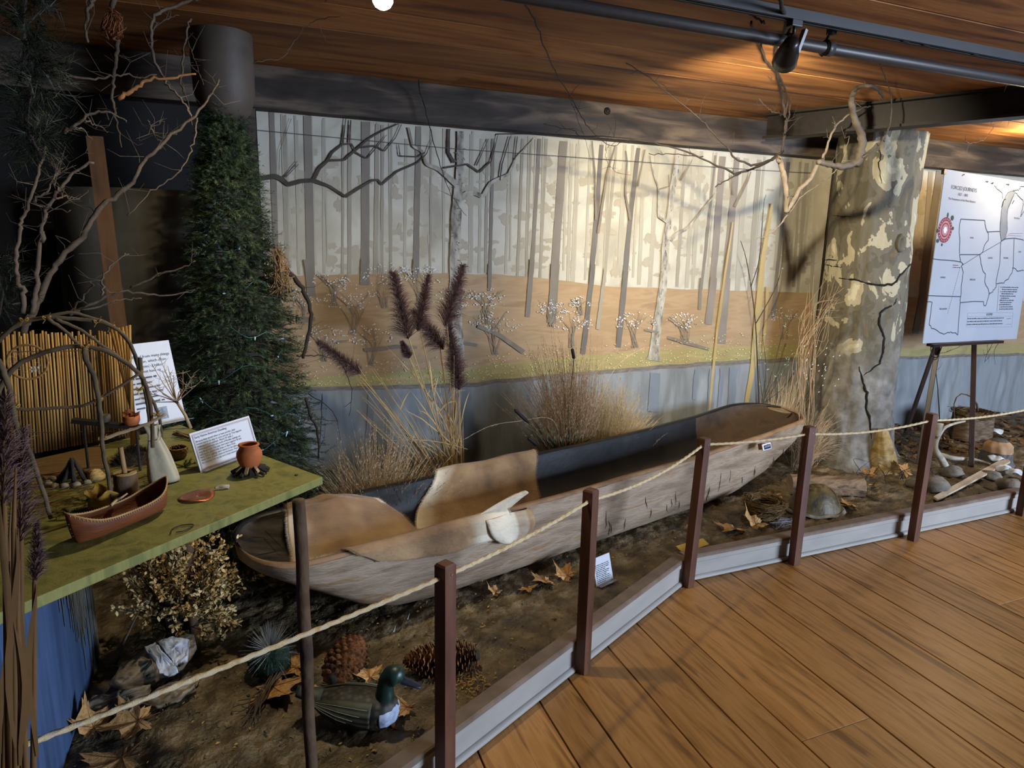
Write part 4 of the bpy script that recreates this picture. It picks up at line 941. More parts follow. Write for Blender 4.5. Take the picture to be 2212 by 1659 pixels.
# ------------------------------------------------------------------ dead branches
M_brk = mat('branch_bark', ['#3a3025', '#57493a', '#483c2e'], 14, rough=.8, bump=.3, bscale=60)
M_brd = mat('branch_dark', ['#1c1611', '#2b221b'], 14, rough=.8)
M_pale = mat('branch_pale', ['#5c5143', '#75695a', '#4a4034'], 9, rough=.75, bump=.3, bscale=40)
def ZA(L): return [(a * .3165, b * .3165) for a, b in L]
def ZB(L): return [(a * .3165, 500 + b * .3165) for a, b in L]
def Z7(L): return [(1300 + a * .4123, b * .4123) for a, b in L]
def Z6(L): return [(1600 + a * .337, 200 + b * .337) for a, b in L]
def Z2(L): return [(1100 + a * .3165, 200 + b * .3165) for a, b in L]
def branch(label, limbs, yy, mtl=None, twigs=0, seed=1, dy=.12, cat='branch', name='bare_branch', group=None):
    """limbs: (pixel polyline, base radius, tip radius); the depth drifts slowly along each limb"""
    r = random.Random(seed); t = None; mt_ = mtl or M_brk; allp = []
    for i, (L, r0, r1) in enumerate(limbs):
        k = len(L); d0 = r.uniform(-dy, dy) if i else 0; d1 = r.uniform(-dy, dy)
        Q = [pix(u, v, y=yy + lerp(d0, d1, j / max(1, k - 1))) for j, (u, v) in enumerate(L)]
        Q = [pix(*L[j], z=2.385) if q.z > 2.385 else q for j, q in enumerate(Q)]         # nothing grows through the ceiling
        P = smooth_line(Q, max(12, 5 * k))
        P = [p + Vector((r.gauss(0, .0025), 0, r.gauss(0, .0025))) for p in P]
        if t is None: t = thing(name, tuple(P[0]), label, cat, group)
        n = len(P); rr = [lerp(r0, r1, j / (n - 1)) * r.uniform(.9, 1.12) for j in range(n)]
        MB().tube(P, rr, 7).build('limb' if i == 0 else 'twig', mt_, t, smooth=True); allp.append(P)
    if twigs:
        m = MB()
        for k in range(twigs):
            P = r.choice(allp); p = r.choice(P[len(P) // 4:]); d = Vector((r.uniform(-1, 1), r.uniform(-.3, .3), r.uniform(-.4, 1))).normalized() * r.uniform(.03, .12); q = p + d * .5 + Vector((r.gauss(0, .01), 0, r.gauss(0, .01)))
            m.tube([p, q, p + d + Vector((0, 0, r.uniform(-.01, .03)))], [.0016, .0005], 4, cap=False)
            if r.random() < .6: e = q + Vector((r.uniform(-1, 1), 0, r.uniform(-.2, 1))).normalized() * .03; m.tube([q, e], [.001, .0004], 4, cap=False)
        tag(m.build('fine_twigs', mt_, t), kind='stuff')
    return t
GL = 'bare branches on the left'
branch('tall pale branch hanging down below the tangled root clump', [(ZA([(775, -40), (770, 100), (800, 280), (785, 430), (765, 560), (770, 700), (800, 860), (830, 1000)]), .009, .003)], 2.75, None, 10, 2, group=GL)
branch('lit crooked branch bending down towards the spruce top', [(ZA([(1380, -20), (1300, 10), (1130, 60), (1030, 150), (1040, 330), (1080, 480), (1150, 590), (1230, 670), (1300, 790)]), .006, .0035), (ZA([(1040, 210), (1100, 150), (1220, 100)]), .003, .001)], 2.7, M_brk, 8, 3, group=GL)
branch('thin dark twig left of the round duct', [(ZA([(1300, 130), (1270, 230), (1245, 400), (1240, 570), (1290, 720), (1310, 850)]), .004, .002), (ZA([(1280, 280), (1330, 420), (1390, 590)]), .002, .0008)], 2.8, None, 8, 4, group=GL)
branch('short warm lit stick lying across the upper left branches', [(ZA([(805, 665), (910, 615), (1000, 550), (1170, 530), (1340, 500)]), .0075, .003)], 2.6, mat('branch_warm_lit', ['#6d4726', '#8a5f35']), 0, 5, .02, group=GL)  # orange lamplight on this stick is put into its colour
branch('thin horizontal twig beside the hanging pine garland', [(ZA([(440, 515), (680, 535), (820, 510), (950, 525), (1060, 515)]), .004, .002)], 2.65, None, 2, 6, .02, group=GL)
branch('drooping brown twig curving down in front of the curved screen', [(ZA([(1340, 810), (1330, 930), (1280, 1080), (1200, 1200), (1030, 1310), (870, 1480)]), .003, .002)], 2.7, None, 2, 7, group=GL)
branch('long dark limb crossing diagonally up to the spruce top', [(ZB([(150, 700), (210, 580), (280, 430), (330, 310), (420, 170), (560, 30)]) + ZA([(670, 1430), (800, 1330), (920, 1220), (990, 1090), (1100, 990), (1300, 810), (1430, 660), (1500, 540)]), .013, .003), (ZA([(1010, 820), (1050, 900), (1100, 980)]), .0025, .0015)], 2.72, None, 26, 8, .05, group=GL)
branch('forked twig hanging from the ceiling by the pine garland', [(ZA([(650, -20), (600, 80), (585, 180), (590, 290)]), .006, .004)], 2.6, None, 2, 9, .02, group=GL)
branch('smooth upright sapling at the far left above the wigwam', [(ZB([(160, 560), (150, 400), (120, 350), (105, 200), (135, 0)]) + ZA([(150, 1500), (210, 1350), (270, 1140), (320, 1000)]), .008, .004), (ZA([(215, 1370), (330, 1290), (380, 1180), (430, 1150)]), .004, .0015), (ZA([(230, 1380), (330, 1420), (480, 1440)]), .003, .001), (ZA([(380, 1360), (450, 1340), (540, 1370)]), .003, .001)], 2.55, None, 18, 10, .06, group=GL)
branch('curved grey sapling beside the smooth upright one', [(ZB([(230, 560), (240, 420), (250, 250), (290, 0)]) + ZA([(285, 1650), (310, 1470), (390, 1320), (500, 1180), (640, 1110)]), .009, .004), (ZA([(400, 1300), (370, 1220), (430, 1140)]), .003, .001)], 2.6, None, 22, 11, .06, group=GL)
branch('arched twig reaching right from the pine garland', [(ZA([(440, 900), (520, 850), (640, 770), (770, 780), (860, 830)]), .006, .002), (ZA([(590, 830), (650, 850), (740, 905)]), .003, .001), (ZA([(500, 880), (560, 875), (630, 950)]), .003, .001)], 2.5, None, 6, 12, .04, group=GL)
branch('long low twig reaching right towards the spruce', [(ZB([(480, 560), (560, 530), (720, 440), (900, 410), (1130, 440), (1340, 400)]), .006, .002), (ZB([(700, 435), (700, 320), (830, 170), (880, 160)]), .004, .002), (ZB([(890, 390), (1050, 310), (1220, 250), (1340, 200)]), .004, .0015), (ZB([(480, 550), (560, 460), (630, 370), (615, 340)]), .004, .002), (ZB([(560, 540), (820, 465), (980, 460)]), .003, .0015)], 2.62, None, 12, 13, .04, group=GL)
t = thing('root_clump', tuple(pix(243, 70, y=2.72)), 'tangled reddish root clump hanging in the upper left', 'roots'); m = MB(); r = random.Random(3)
for k in range(60):
    u, v = 243 + r.gauss(0, 5), 85; P = [(u, v)]; a = r.uniform(-1, 1)
    for q in range(4): P.append((243 + a * 26 * math.sin((q + 1) * .8) + r.gauss(0, 4), 75 - q * 17 + r.gauss(0, 4)))
    m.tube(smooth_line([pix(a_, b_, y=2.72 + r.uniform(-.05, .05)) for a_, b_ in P], 12), .0013, 4, cap=False)
tag(m.build('rootlets', mat('root_red', ['#5c3018', '#7d4a24']), t), kind='stuff')
# drooping vine with root tangle at the spruce's right side
branch('thick dead vine drooping beside the spruce in front of the mural', [([(598, 548), (612, 575), (640, 605), (662, 640), (672, 690), (662, 735), (656, 775)], .012, .007), ([(660, 860), (672, 900), (685, 930), (690, 990)], .007, .004), ([(640, 768), (690, 768), (720, 775)], .003, .001), ([(730, 775), (745, 800), (760, 850), (755, 900)], .0025, .001), ([(665, 850), (720, 890), (735, 950)], .0025, .001)], 3.22, M_brd, 14, 14, .05, 'vine', 'dead_vine')
t = thing('root_clump', tuple(pix(600, 600, y=3.2)), 'tan fibrous root clump at the top of the drooping vine', 'roots'); m = MB()
for k in range(55):
    P = [(600 + r.gauss(0, 8), 540 + r.gauss(0, 6)), (600 + r.gauss(4, 10), 575 + r.gauss(0, 8)), (608 + r.gauss(0, 12), 600 + r.gauss(0, 12)), (603 + r.gauss(0, 14), 620 + r.gauss(0, 14))]
    m.tube(smooth_line([pix(a_, b_, y=3.18 + r.uniform(-.04, .04)) for a_, b_ in P], 12), .0016, 4, cap=False)
tag(m.build('rootlets', mat('root_tan', ['#6b5236', '#8a6c48']), t), kind='stuff')
# branch cluster hanging in the upper right
GRR = 'bare branches hanging in the upper right'
branch('main dark stem hanging from the ceiling track', [(Z7([(930, -30), (965, 120), (950, 190), (915, 240), (920, 380), (945, 500), (960, 620), (958, 700), (940, 800)]), .008, .007), (Z7([(780, 110), (830, 220), (860, 320), (930, 400), (972, 520), (960, 620)]), .005, .004), (Z7([(700, 55), (760, 60), (820, 100), (850, 120)]), .005, .0035), (Z7([(820, 515), (860, 560), (900, 590), (930, 585)]), .004, .003), (Z7([(990, 525), (980, 600), (960, 700)]), .004, .004)], 2.95, M_brd, 14, 20, .05, group=GRR)
branch('long thin twig slanting up left across the beam', [(Z7([(940, 810), (830, 860), (770, 860), (700, 830), (650, 770), (540, 650), (460, 580), (280, 430), (125, 325)]), .007, .002)], 3.05, M_brd, 10, 21, .08, group=GRR)
branch('long wandering twig running left under the beam', [(Z7([(950, 790), (900, 830), (730, 905), (640, 880), (430, 790), (230, 740), (0, 715)]) + Z2([(-20, 285), (-100, 290)]), .007, .002), (Z7([(595, 980), (660, 940), (730, 905)]), .003, .004), (Z7([(250, 805), (400, 810), (530, 820)]), .002, .003), (Z2([(230, 215), (350, 240), (440, 260), (480, 300)]), .0015, .002)], 3.1, M_brd, 12, 22, .08, group=GRR)
branch('thin vine hanging from the ceiling across the beam', [([(1127, 0), (1150, 35), (1170, 82), (1198, 152), (1232, 208), (1252, 245)] + Z2([(560, 260), (690, 360), (800, 335), (930, 322)]), .003, .0015), (Z2([(410, 30), (440, 100), (480, 220), (520, 330), (555, 460)]), .0015, .0008), (Z2([(680, 360), (655, 420), (680, 490), (730, 545)]), .0012, .0006)], 3.3, M_brd, 10, 23, .06, group=GRR)
branch('slender twig hanging in front of the painted birch', [([(904, 172), (908, 200), (925, 260), (940, 320), (958, 380), (980, 430), (1009, 467)], .0035, .0012)], 3.72, M_brd, 3, 24, .01, group=GRR)
branch('pale forked branch below the dark stems', [(Z6([(240, 420), (265, 470), (280, 560), (295, 680), (290, 770)]), .017, .012), (Z6([(290, 770), (340, 690), (380, 620), (440, 560), (490, 470), (530, 420)]), .014, .010), (Z6([(310, 770), (400, 660), (540, 560), (640, 460), (700, 280)]), .004, .002), (Z6([(100, 935), (170, 915), (240, 860), (300, 785)]), .002, .004), (Z6([(530, 420), (560, 330), (600, 230), (680, 150), (780, 100), (830, 90)]), .007, .003), (Z6([(300, 660), (340, 665)]), .003, .0015)], 3.0, M_pale, 12, 25, .05, group=GRR)
branch('thick hooked grey branch curling up at the top right', [(Z7([(1330, 870), (1355, 800), (1362, 720), (1335, 650), (1310, 560), (1312, 500), (1335, 462), (1395, 445), (1445, 468), (1475, 510)]), .024, .006), (Z7([(1130, 845), (1200, 865), (1290, 868), (1340, 850)]), .013, .02), (Z7([(1460, 340), (1490, 420), (1515, 500), (1518, 580), (1500, 680), (1440, 780), (1370, 820)]), .002, .005)], 2.78, mat('branch_grey', ['#3a332b', '#4f463c', '#2d2620'], 8, rough=.7, bump=.4, bscale=30), 4, 26, .03, group=GRR)
branch('faint thin twig beside the glowing lamp', [([(548, 133), (600, 128), (625, 105), (650, 70), (685, 45), (740, 33)], .002, .001), ([(686, 50), (695, 70), (702, 85), (692, 97)], .0012, .0006)], 2.9, M_brk, 0, 27, .02, group=GRR)
branch('small curly tendril hanging under the steel beam', [([(2175, 180), (2165, 215), (2150, 262), (2140, 285), (2120, 305), (2095, 310), (2088, 330)], .002, .001), ([(2190, 258), (2165, 262), (2140, 270)], .0012, .0008)], 3.2, M_pale, 5, 28, .02, group=GRR)
branch('dark twigs standing behind the map easel', [([(2030, 915), (2026, 840), (2020, 770), (2040, 762), (2070, 750), (2095, 735)], .004, .001), ([(2160, 735), (2148, 760), (2150, 790)], .002, .001), ([(2145, 740), (2130, 770), (2126, 785)], .002, .001)], 3.7, M_brd, 12, 29, .02, group=GRR)
# ------------------------------------------------------------------ display table and the models on it
TZ = .95
def tab(u, v, dz=0.0): return pix(u, v, z=TZ + dz)
M_tbl = mat('table_green_paint', ['#565928', '#6b6a33', '#7a773c', '#5d5e2b'], 5, (5, 5, 1), .6, .12, 60, 6, .6)
M_pole = mat('pole_bark', ['#33241a', '#54402c', '#443022'], 12, (1, 1, .5), .8, .4, 50)
A = tab(697, 1030); Fl = tab(-90, 1362); Bk = tab(389, 917); Bl = Fl + (Bk - A)
tb = thing('display_table', ((A.x + Bl.x) / 2, (A.y + Bl.y) / 2, .09), 'yellow green painted plank table standing on bark covered poles', 'table')
MB().prism([A, Bk, Bl, Fl], (0, 0, -.022)).build('table_top', M_tbl, tb, bevel=.002)
for c in (tab(645, 1062), Fl + Vector((.0, .05, 0)), Bk.lerp(A, .06) + Vector((-.03, 0, 0)), Bl + Vector((.06, .0, 0))):
    P = [Vector((c.x + .0015 * math.sin(k * 1.7), c.y + .001 * math.cos(k * 2.1), lerp(.06, TZ - .0225, k / 10))) for k in range(11)]
    MB().tube(P, [.0175 * U(.93, 1.07) for _ in range(11)], 12).build('leg', M_pole, tb, smooth=True)
c = tab(640, 1027); MB().lathe([(.005, 0), (.005, .002), (0, .003)], 10, c).build('bolt_head', M_black, tb)
# helper for lettering
def text(body, size, pos, xd, yd, mtl, parent, name='lettering', align='LEFT', space=1.0, ext=0.0):
    cu = bpy.data.curves.new(name, 'FONT'); cu.body = body; cu.size = size; cu.align_x = align; cu.space_line = space; cu.extrude = ext; cu.resolution_u = 3
    o = bpy.data.objects.new('tmp_text', cu); COL.objects.link(o); me = bpy.data.meshes.new_from_object(o); bpy.data.objects.remove(o)
    xd = Vector(xd).normalized(); yd = Vector(yd).normalized(); zd = xd.cross(yd); R3 = Matrix((xd, yd, zd)).transposed().to_4x4(); R3.translation = Vector(pos) - ORG[parent]; me.transform(R3)
    me.materials.clear(); me.materials.append(mtl); o = bpy.data.objects.new(name, me); COL.objects.link(o); o.parent = parent; ORG[o] = ORG[parent]; tag(o, kind='stuff'); return o
def rows(pos, xd, yd, nrm, widths, step, h, mtl, parent, name='small_print', seed=1):
    """print too small to read in the photo: word-length strokes of ink in rows"""
    r = random.Random(seed); m = MB(); xd, yd, nrm = Vector(xd).normalized(), Vector(yd).normalized(), Vector(nrm).normalized()
    for i, w in enumerate(widths):
        x = 0.0
        while x < w:
            l = min(h * r.uniform(1.4, 4.2), w - x); a = Vector(pos) - yd * (i * step) + xd * x + nrm * .0004; hh = h * r.uniform(.55, .8)
            if l > h * .5: m.add([a, a + xd * l, a + xd * l + yd * hh, a + yd * hh], [(0, 1, 2, 3)])
            x += l + h * .6
    return tag(m.build(name, mtl, parent), kind='stuff')
M_paper = mat('paper_white', ['#b9bcc4', '#c3c6cc'], 5, rough=.6); M_ink = mat('ink_dark', ['#23242c']); M_acr = mat('acrylic', ['#d9dde2'], rough=.08, spec=.6, trans=.85); M_rule = mat('ink_orange', ['#a0562a'])
def placard(name, BL, BR, h, lean, label, margin=.006, foot=.05):
    BL, BR = Vector(BL), Vector(BR); xd = (BR - BL).normalized(); bk = Vector((-xd.y, xd.x, 0)); up = (Vector((0, 0, 1)) * math.cos(RAD(lean)) + bk * math.sin(RAD(lean))).normalized(); n = xd.cross(up); W_ = (BR - BL).length
    t = thing(name, tuple((BL + BR) / 2), label, 'sign')
    pp = MB().prism([BL, BR, BR + up * h, BL + up * h], -n * .0016).build('paper', M_paper, t)
    m = MB().prism([BL - n * .0022, BR - n * .0022, BR - n * .0022 + up * h, BL - n * .0022 + up * h], -n * .002); m.build('acrylic_back', M_acr, t)
    MB().prism([BL + n * foot, BR + n * foot, BR + bk * .01, BL + bk * .01], (0, 0, .002)).build('acrylic_foot', M_acr, t)
    return pp, BL, xd, up, n, W_
sBL = tab(434, 1021); sBR = tab(560, 974); xd0 = (sBR - sBL)
t, B0, xd, up, n, W_ = placard('dwelling_sign', sBL, sBR, .112, 17, 'small white sign headed Early Native American Dwelling beside the clay pot', foot=.02)
text('Early Native American Dwelling:', .0088, B0 + up * .094 + xd * .012 + n * .001, xd, up, mat('ink_navy', ['#1e2747']), t)
text('Because they moved often to hunt and fish, their\nhouses had to be easy to carry and set up. This wigwam\n(wigwaum) is an example. About 10\' wide, a\ndome-shaped frame was made of flexible saplings set\ninto the ground. The tops were bent together & tied\nwith sinew, animal hide strips or fibers from\nbark. Other saplings were lashed to the sides,\nmats, hides, or bark covered the frame. There would\nbe a smoke hole on top and a hide-covered', .0073, B0 + up * .083 + xd * .012 + n * .001, xd, up, M_ink, t, space=1.05)
m = MB()
for ins, wd in ((.006, .0010), (.009, .0005)):
    q = [B0 + xd * ins + up * ins, B0 + xd * (W_ - ins) + up * ins, B0 + xd * (W_ - ins) + up * (.112 - ins), B0 + xd * ins + up * (.112 - ins)]
    for k in range(4): m.tube([q[k] + n * .0006, q[(k + 1) % 4] + n * .0006], wd * .6, 4)
tag(m.build('border', M_rule, t), kind='stuff')
bBL = tab(296, 929); bBR = tab(402, 906)
t, B0, xd, up, n, W_ = placard('history_sign', bBL, bBR, .285, 14, 'tall white text sign leaning behind the wigwam and reed mat')
text('      ffered from many things\n        season, which often\n           unties.  Unlike\n             not have re', .0135, B0 + up * .235 + xd * .012 + n * .001, xd, up, mat('ink_grey', ['#4a5060']), t, space=1.25)
rows(B0 + up * .165 + xd * .014 + n * .0006, xd, up, n, [.09, .07, .1, .1, .085, .1, .06], .0168, .008, mat('ink_grey', []), t)
MB().prism([B0 + xd * .07 + up * .018 + n * .0004, B0 + xd * .115 + up * .018 + n * .0004, B0 + xd * .115 + up * .06 + n * .0004, B0 + xd * .07 + up * .06 + n * .0004], n * .0004).build('picture', mat('photo_print', ['#59636f', '#8a95a0', '#6d7884'], 40), t)
# clay pot on its ring of charred sticks
M_clay = mat('terracotta', ['#8f4a22', '#a3582b', '#94502a'], 20, rough=.75); p = tab(541, 1022)
ring = thing('fire_ring', tuple(p), 'ring of charred sticks and pale bark holding the clay pot', 'sticks')
M_chr = mat('charred_stick', ['#15110e', '#2b231c', '#1b1511'], 25, rough=.9, bump=.4)
for k in range(15):
    a = k / 15 * 6.283 + U(-.1, .1); q = p + Vector((math.cos(a) * .022, math.sin(a) * .022, .018)); e = p + Vector((math.cos(a) * U(.042, .056), math.sin(a) * U(.042, .056), .005)); MB().tube([q, e], U(.004, .006), 6).build('stick', M_chr, ring)
for a in (3.6, 4.4, 5.2): q = p + Vector((math.cos(a) * .03, math.sin(a) * .03, .014)); MB().box(q, (.02, .008, .016), Matrix.Rotation(a, 3, 'Z') @ Matrix.Rotation(.6, 3, 'Y')).build('bark_chip', mat('pale_bark', ['#8f744e', '#a98d63'], 30), ring)
pot = thing('clay_pot', (p.x, p.y, p.z + .016), 'small orange terracotta pot on the stick ring near the table corner', 'pot')
MB().lathe([(.0, .018), (.022, .018), (.029, .032), (.034, .05), (.033, .062), (.026, .073), (.0245, .078), (.0265, .084), (.0225, .085), (.021, .078), (.028, .062), (.028, .045), (.018, .026), (0, .024)], 28, p).build('vessel', M_clay, pot, smooth=True)
MB().tube([p + Vector((.027 * math.cos(a), .027 * math.sin(a), .0825)) for a in np.linspace(0, 6.283, 25)], .0016, 6).build('rim', M_clay, pot, smooth=True)
# copper disc and bone bit
c = tab(425, 1074); o = MB().grid(24, 5, lambda u, v: c + Vector((v * .043 * math.cos(u * 6.283) * (1 + .02 * math.sin(u * 19)), v * .043 * math.sin(u * 6.283) * (1 + .02 * math.sin(u * 23)), .003 + .003 * math.sin(u * 12) * v)), True).build('copper_disc', mat('copper', ['#a5623f', '#b9744c', '#8f4f33'], 15, metal=.9, rough=.33, bump=.2), smooth=True, solid=.0012); tag(o, 'shiny hammered copper disc lying flat on the green table', 'disc')
c = tab(477, 1058); m = MB()
m.tube(smooth_line([c + Vector((-.014, 0, .006)), c + Vector((-.004, .003, .009)), c + Vector((.008, .001, .008)), c + Vector((.019, .004, .005))], 12), [.003, .006], 8); o = m.build('bone_fragment', mat('bone_tan', ['#8d7f68', '#b0a287'], 40), smooth=True); tag(o, 'small knobbly bone fragment beside the copper disc', 'bone')
# wire ring lying by the table edge
P = smooth_line([tab(u, v, .003) for u, v in ((368, 1153), (372, 1143), (388, 1136), (405, 1133), (418, 1134), (400, 1146), (380, 1150))], 24); o = MB().tube(P, .0014, 5).build('bent_twig', M_brd); tag(o, 'thin bent twig at the front table edge', 'twig')
# birch-bark canoe model
CA0 = tab(158, 1180); CA1 = tab(358, 1098); ax = (CA1 - CA0).normalized(); sd = Vector((-ax.y, ax.x, 0)); Lm = (CA1 - CA0).length
mc = thing('bark_canoe_model', tuple((CA0 + CA1) / 2), 'small brown birch bark canoe model with stitched rim on the table', 'model canoe')
def mcan(u, v):
    s = lerp(-.04, 1.04, u); e = min(1, (1 - abs(2 * u - 1)) * 2.2); w = .036 * math.sin(min(1, e) * math.pi / 2) ** .8; a = lerp(-1, 1, v); top = .042 + .036 * abs(2 * u - 1) ** 3; b = .0 + .010 * abs(2 * u - 1) ** 6
    ov = -.018 * (1 - min(1, (1 - abs(2 * u - 1)) * 7)) * (1 - abs(a)) * math.copysign(1, .5 - u) * -1
    return CA0 + ax * (s * Lm + ov) + sd * (w * math.sin(a * math.pi / 2)) + Vector((0, 0, b + (top - b) * (1 - math.cos(a * math.pi / 2) ** .8)))
M_bb = mat('birch_bark_brown', ['#54290f', '#6b3817', '#5a2e12'], 7, (1, 1, 5), .65, .2, 60)
MB().grid(40, 17, mcan).build('hull', M_bb, mc, smooth=True, solid=.0018)
for v in (0, 1): MB().tube([Vector(mcan(u, v)) for u in np.linspace(0, 1, 36)], .002, 6).build('rim', mat('rim_withe', ['#8f6a3c', '#a9844f'], 30), mc, smooth=True)
m = MB()
for v in (0, 1):
    for u in np.linspace(.02, .98, 44):
        q = Vector(mcan(u, v)); m.tube([q + Vector((0, 0, .003)), q + Vector((0, 0, -.005)) + sd * (.002 if v else -.002)], .0007, 4)
for u in (0.0, 1.0):
    for v in np.linspace(.1, .9, 14): q = Vector(mcan(u, v)); m.tube([q - sd * .003, q + sd * .003], .0007, 4)
tag(m.build('stitching', mat('stitch_pale', ['#b59a6d']), mc), kind='stuff')
# mortar log with pestle
c = tab(277, 1090); mo = thing('mortar_log', tuple(c), 'upright bark log mortar with a pestle stick on the table', 'mortar')
MB().lathe([(.027, 0), (.0275, .03), (.026, .078), (.024, .08)], 20, c).build('bark', M_pole, mo, smooth=True); MB().lathe([(.025, .0795), (.025, .082), (.012, .082), (.010, .075), (0, .072)], 20, c).build('cut_top', mat('cut_wood', ['#8d7148', '#a58a5e'], 30), mo)
MB().tube([c + Vector((0, 0, .072)), c + Vector((-.004, 0, .145))], .0055, 10).build('pestle', mat('pestle_wood', ['#8a6b42', '#9f8054'], 20, (1, 1, .3)), mo, smooth=True)
# yellow hide pouch
c = tab(228, 1100); M_yh = mat('yellow_hide', ['#6d5216', '#8f6f22', '#7b5f1a'], 12, rough=.8, bump=.4, bscale=60)
o = MB().grid(36, 10, lambda u, v: c + Vector((interp(v, [0, .3, .7, 1], [.02, .034, .03, .038]) * (1 + .14 * math.sin(u * 44) * v + .06 * math.sin(u * 13)) * math.cos(u * 6.283), interp(v, [0, .3, .7, 1], [.02, .034, .03, .038]) * (1 + .14 * math.sin(u * 44) * v) * math.sin(u * 6.283), v * .048 + .008 * math.sin(u * 25) * v + .001)), True).build('hide_pouch', M_yh, smooth=True, solid=.002); tag(o, 'crumpled open yellow hide pouch behind the bark canoe model', 'pouch')
o = MB().tube(smooth_line([tab(240, 1092, .045), tab(252, 1080, .05), tab(262, 1075, .055), tab(275, 1066, .06)], 12), [.0035, .0018], 7).build('bone_awl', mat('bone_tan2', ['#8f7a55', '#ab966f'], 30), smooth=True); tag(o, 'slim bone awl sticking out of the yellow pouch', 'tool')
# cream hide pouch hanging on the wigwam
c = tab(355, 1043); o = None; pc = thing('cloth_bag', tuple(c), 'cream cloth bag gathered at the top hanging from the wigwam pole', 'bag')
def bag(u, v):
    a = u * 6.283; q = 1 - v; rx = interp(v, [0, .1, .5, .75, .85, 1], [.036, .036, .026, .015, .012, .018]); fold = 1 + .16 * math.sin(a * 5 + v * 2) * (.3 + .7 * v); return c + Vector((rx * fold * math.cos(a) - .018 * v, rx * .45 * fold * math.sin(a), .004 + .155 * v))
MB().grid(40, 20, bag, True).build('cloth', mat('cream_cloth', ['#8f836a', '#a79b80', '#9b8f75'], 8, rough=.9, bump=.15, bscale=80), pc, smooth=True, solid=.0015)
MB().tube(smooth_line([c + Vector((-.03, -.01, .125)), c + Vector((-.012, -.016, .12)), c + Vector((.002, -.01, .128)), c + Vector((-.004, 0, .165))], 12), .0012, 5).build('drawstring', mat('string_tan', ['#a9936b']), pc)
# basket with berries
c = tab(386, 990); bk_ = thing('berry_basket', tuple(c), 'tiny woven basket of dark berries beside the cream bag', 'basket')
M_wv = mat('wicker', ['#6b5030', '#927349', '#7c6040'], 60, (1, 1, 4), .8, .5, 120)
for k in range(7):
    z = .004 + k * .0046; rr = interp(k, [0, 3, 6], [.017, .023, .025]); MB().tube([c + Vector((rr * math.cos(a) * (1 + .05 * math.sin(14 * a + k * 3.14)), rr * math.sin(a) * (1 + .05 * math.sin(14 * a + k * 3.14)), z)) for a in np.linspace(0, 6.283, 57)], .0027, 5).build('weave_row', M_wv, bk_, smooth=True)
MB().lathe([(0, .001), (.0165, .001), (.0165, .003), (0, .003)], 16, c).build('basket_base', M_wv, bk_)
for k in range(16):
    a = U(0, 6.28); q = U(0, .017); b = MB().lathe([(0, -.0045), (.0032, -.0032), (.0045, 0), (.0032, .0032), (0, .0045)], 8, c + Vector((q * math.cos(a), q * math.sin(a), .031 + U(0, .006)))).build('dried_berry', mat('berry', ['#1f100d', '#35191a'], 30), smooth=True); tag(b, 'dark dried berry heaped in the tiny basket', 'berry', 'berries in the tiny basket')
# little bare tree model
c = tab(412, 925); tt_ = thing('twig_tree_model', tuple(c), 'little pale bare twig tree standing before the tall sign', 'model tree'); k0 = pix(382, 868, y=c.y)
MB().tube([c, c.lerp(k0, .5) + Vector((.004, 0, 0)), k0], [.006, .0045], 7).build('trunk', M_twl, tt_, smooth=True); m = MB(); r = random.Random(12)
for (u, v) in ((300, 860), (312, 820), (330, 790), (345, 772), (362, 790), (375, 810), (395, 800), (420, 805), (435, 822), (405, 835), (318, 850), (350, 800), (340, 830)):
    e = pix(u, v, y=c.y + r.uniform(-.05, .05)); mid = k0.lerp(e, .5) + Vector((r.gauss(0, .006), 0, r.gauss(0, .006))); m.tube([k0, mid, e], [.0024, .0008], 5, cap=False)
    for q in range(7): p = mid.lerp(e, r.random()); d = Vector((r.uniform(-1, 1), r.uniform(-.4, .4), r.uniform(-.2, 1))).normalized() * r.uniform(.012, .03); m.tube([p, p + d], [.0011, .0004], 4, cap=False)
tag(m.build('twigs', M_twl, tt_), kind='stuff'); MB().lathe([(0, -.006), (.007, 0), (0, .006)], 8, k0 + Vector((0, -.008, 0))).build('burl', M_brd, tt_)
# reed mat screen: every reed is its own piece
M_rd = mat('mat_reed', ['#6e4a1e', '#8f672e', '#a37c3e', '#7a5524'], 10, (1, 1, .3), .7, rand=.18)
P1, P2 = tab(20, 990), tab(292, 938); rm = thing('reed_mat', tuple((P1 + P2) / 2), 'upright screen of golden reeds behind the wigwam frame', 'screen'); NR = 44
for k in range(NR):
    f = k / (NR - 1); b = P1.lerp(P2, f) + Vector((0, U(-.004, .004), 0)); u = lerp(20, 285, f); tp = pix(u, 718 + U(-6, 8), y=b.y + .02); tp.x = b.x + (tp.x - b.x) * .55 + U(-.002, .002); MB().tube([b, b.lerp(tp, .5) + Vector((U(-.0015, .0015), 0, 0)), tp], U(.0029, .0037), 6).build('reed', M_rd, rm, smooth=True)
for v in (760, 935):
    MB().tube([pix(lerp(20, 288, q), v - 4 * q, y=P1.lerp(P2, q).y + (.012 if v < 800 else -.001) - .004) for q in np.linspace(0, 1, 12)], .0012, 5).build('binding_cord', mat('cord_brown', ['#3d2b18']), rm)
for k in range(6):
    a = tab(300 - k * 3, 950 + k * 3); b = pix(240 + k * 8, 712 - k * 2, y=a.y + .03); MB().tube([a, b], .0042, 7).build('reed', M_rd, rm, smooth=True)
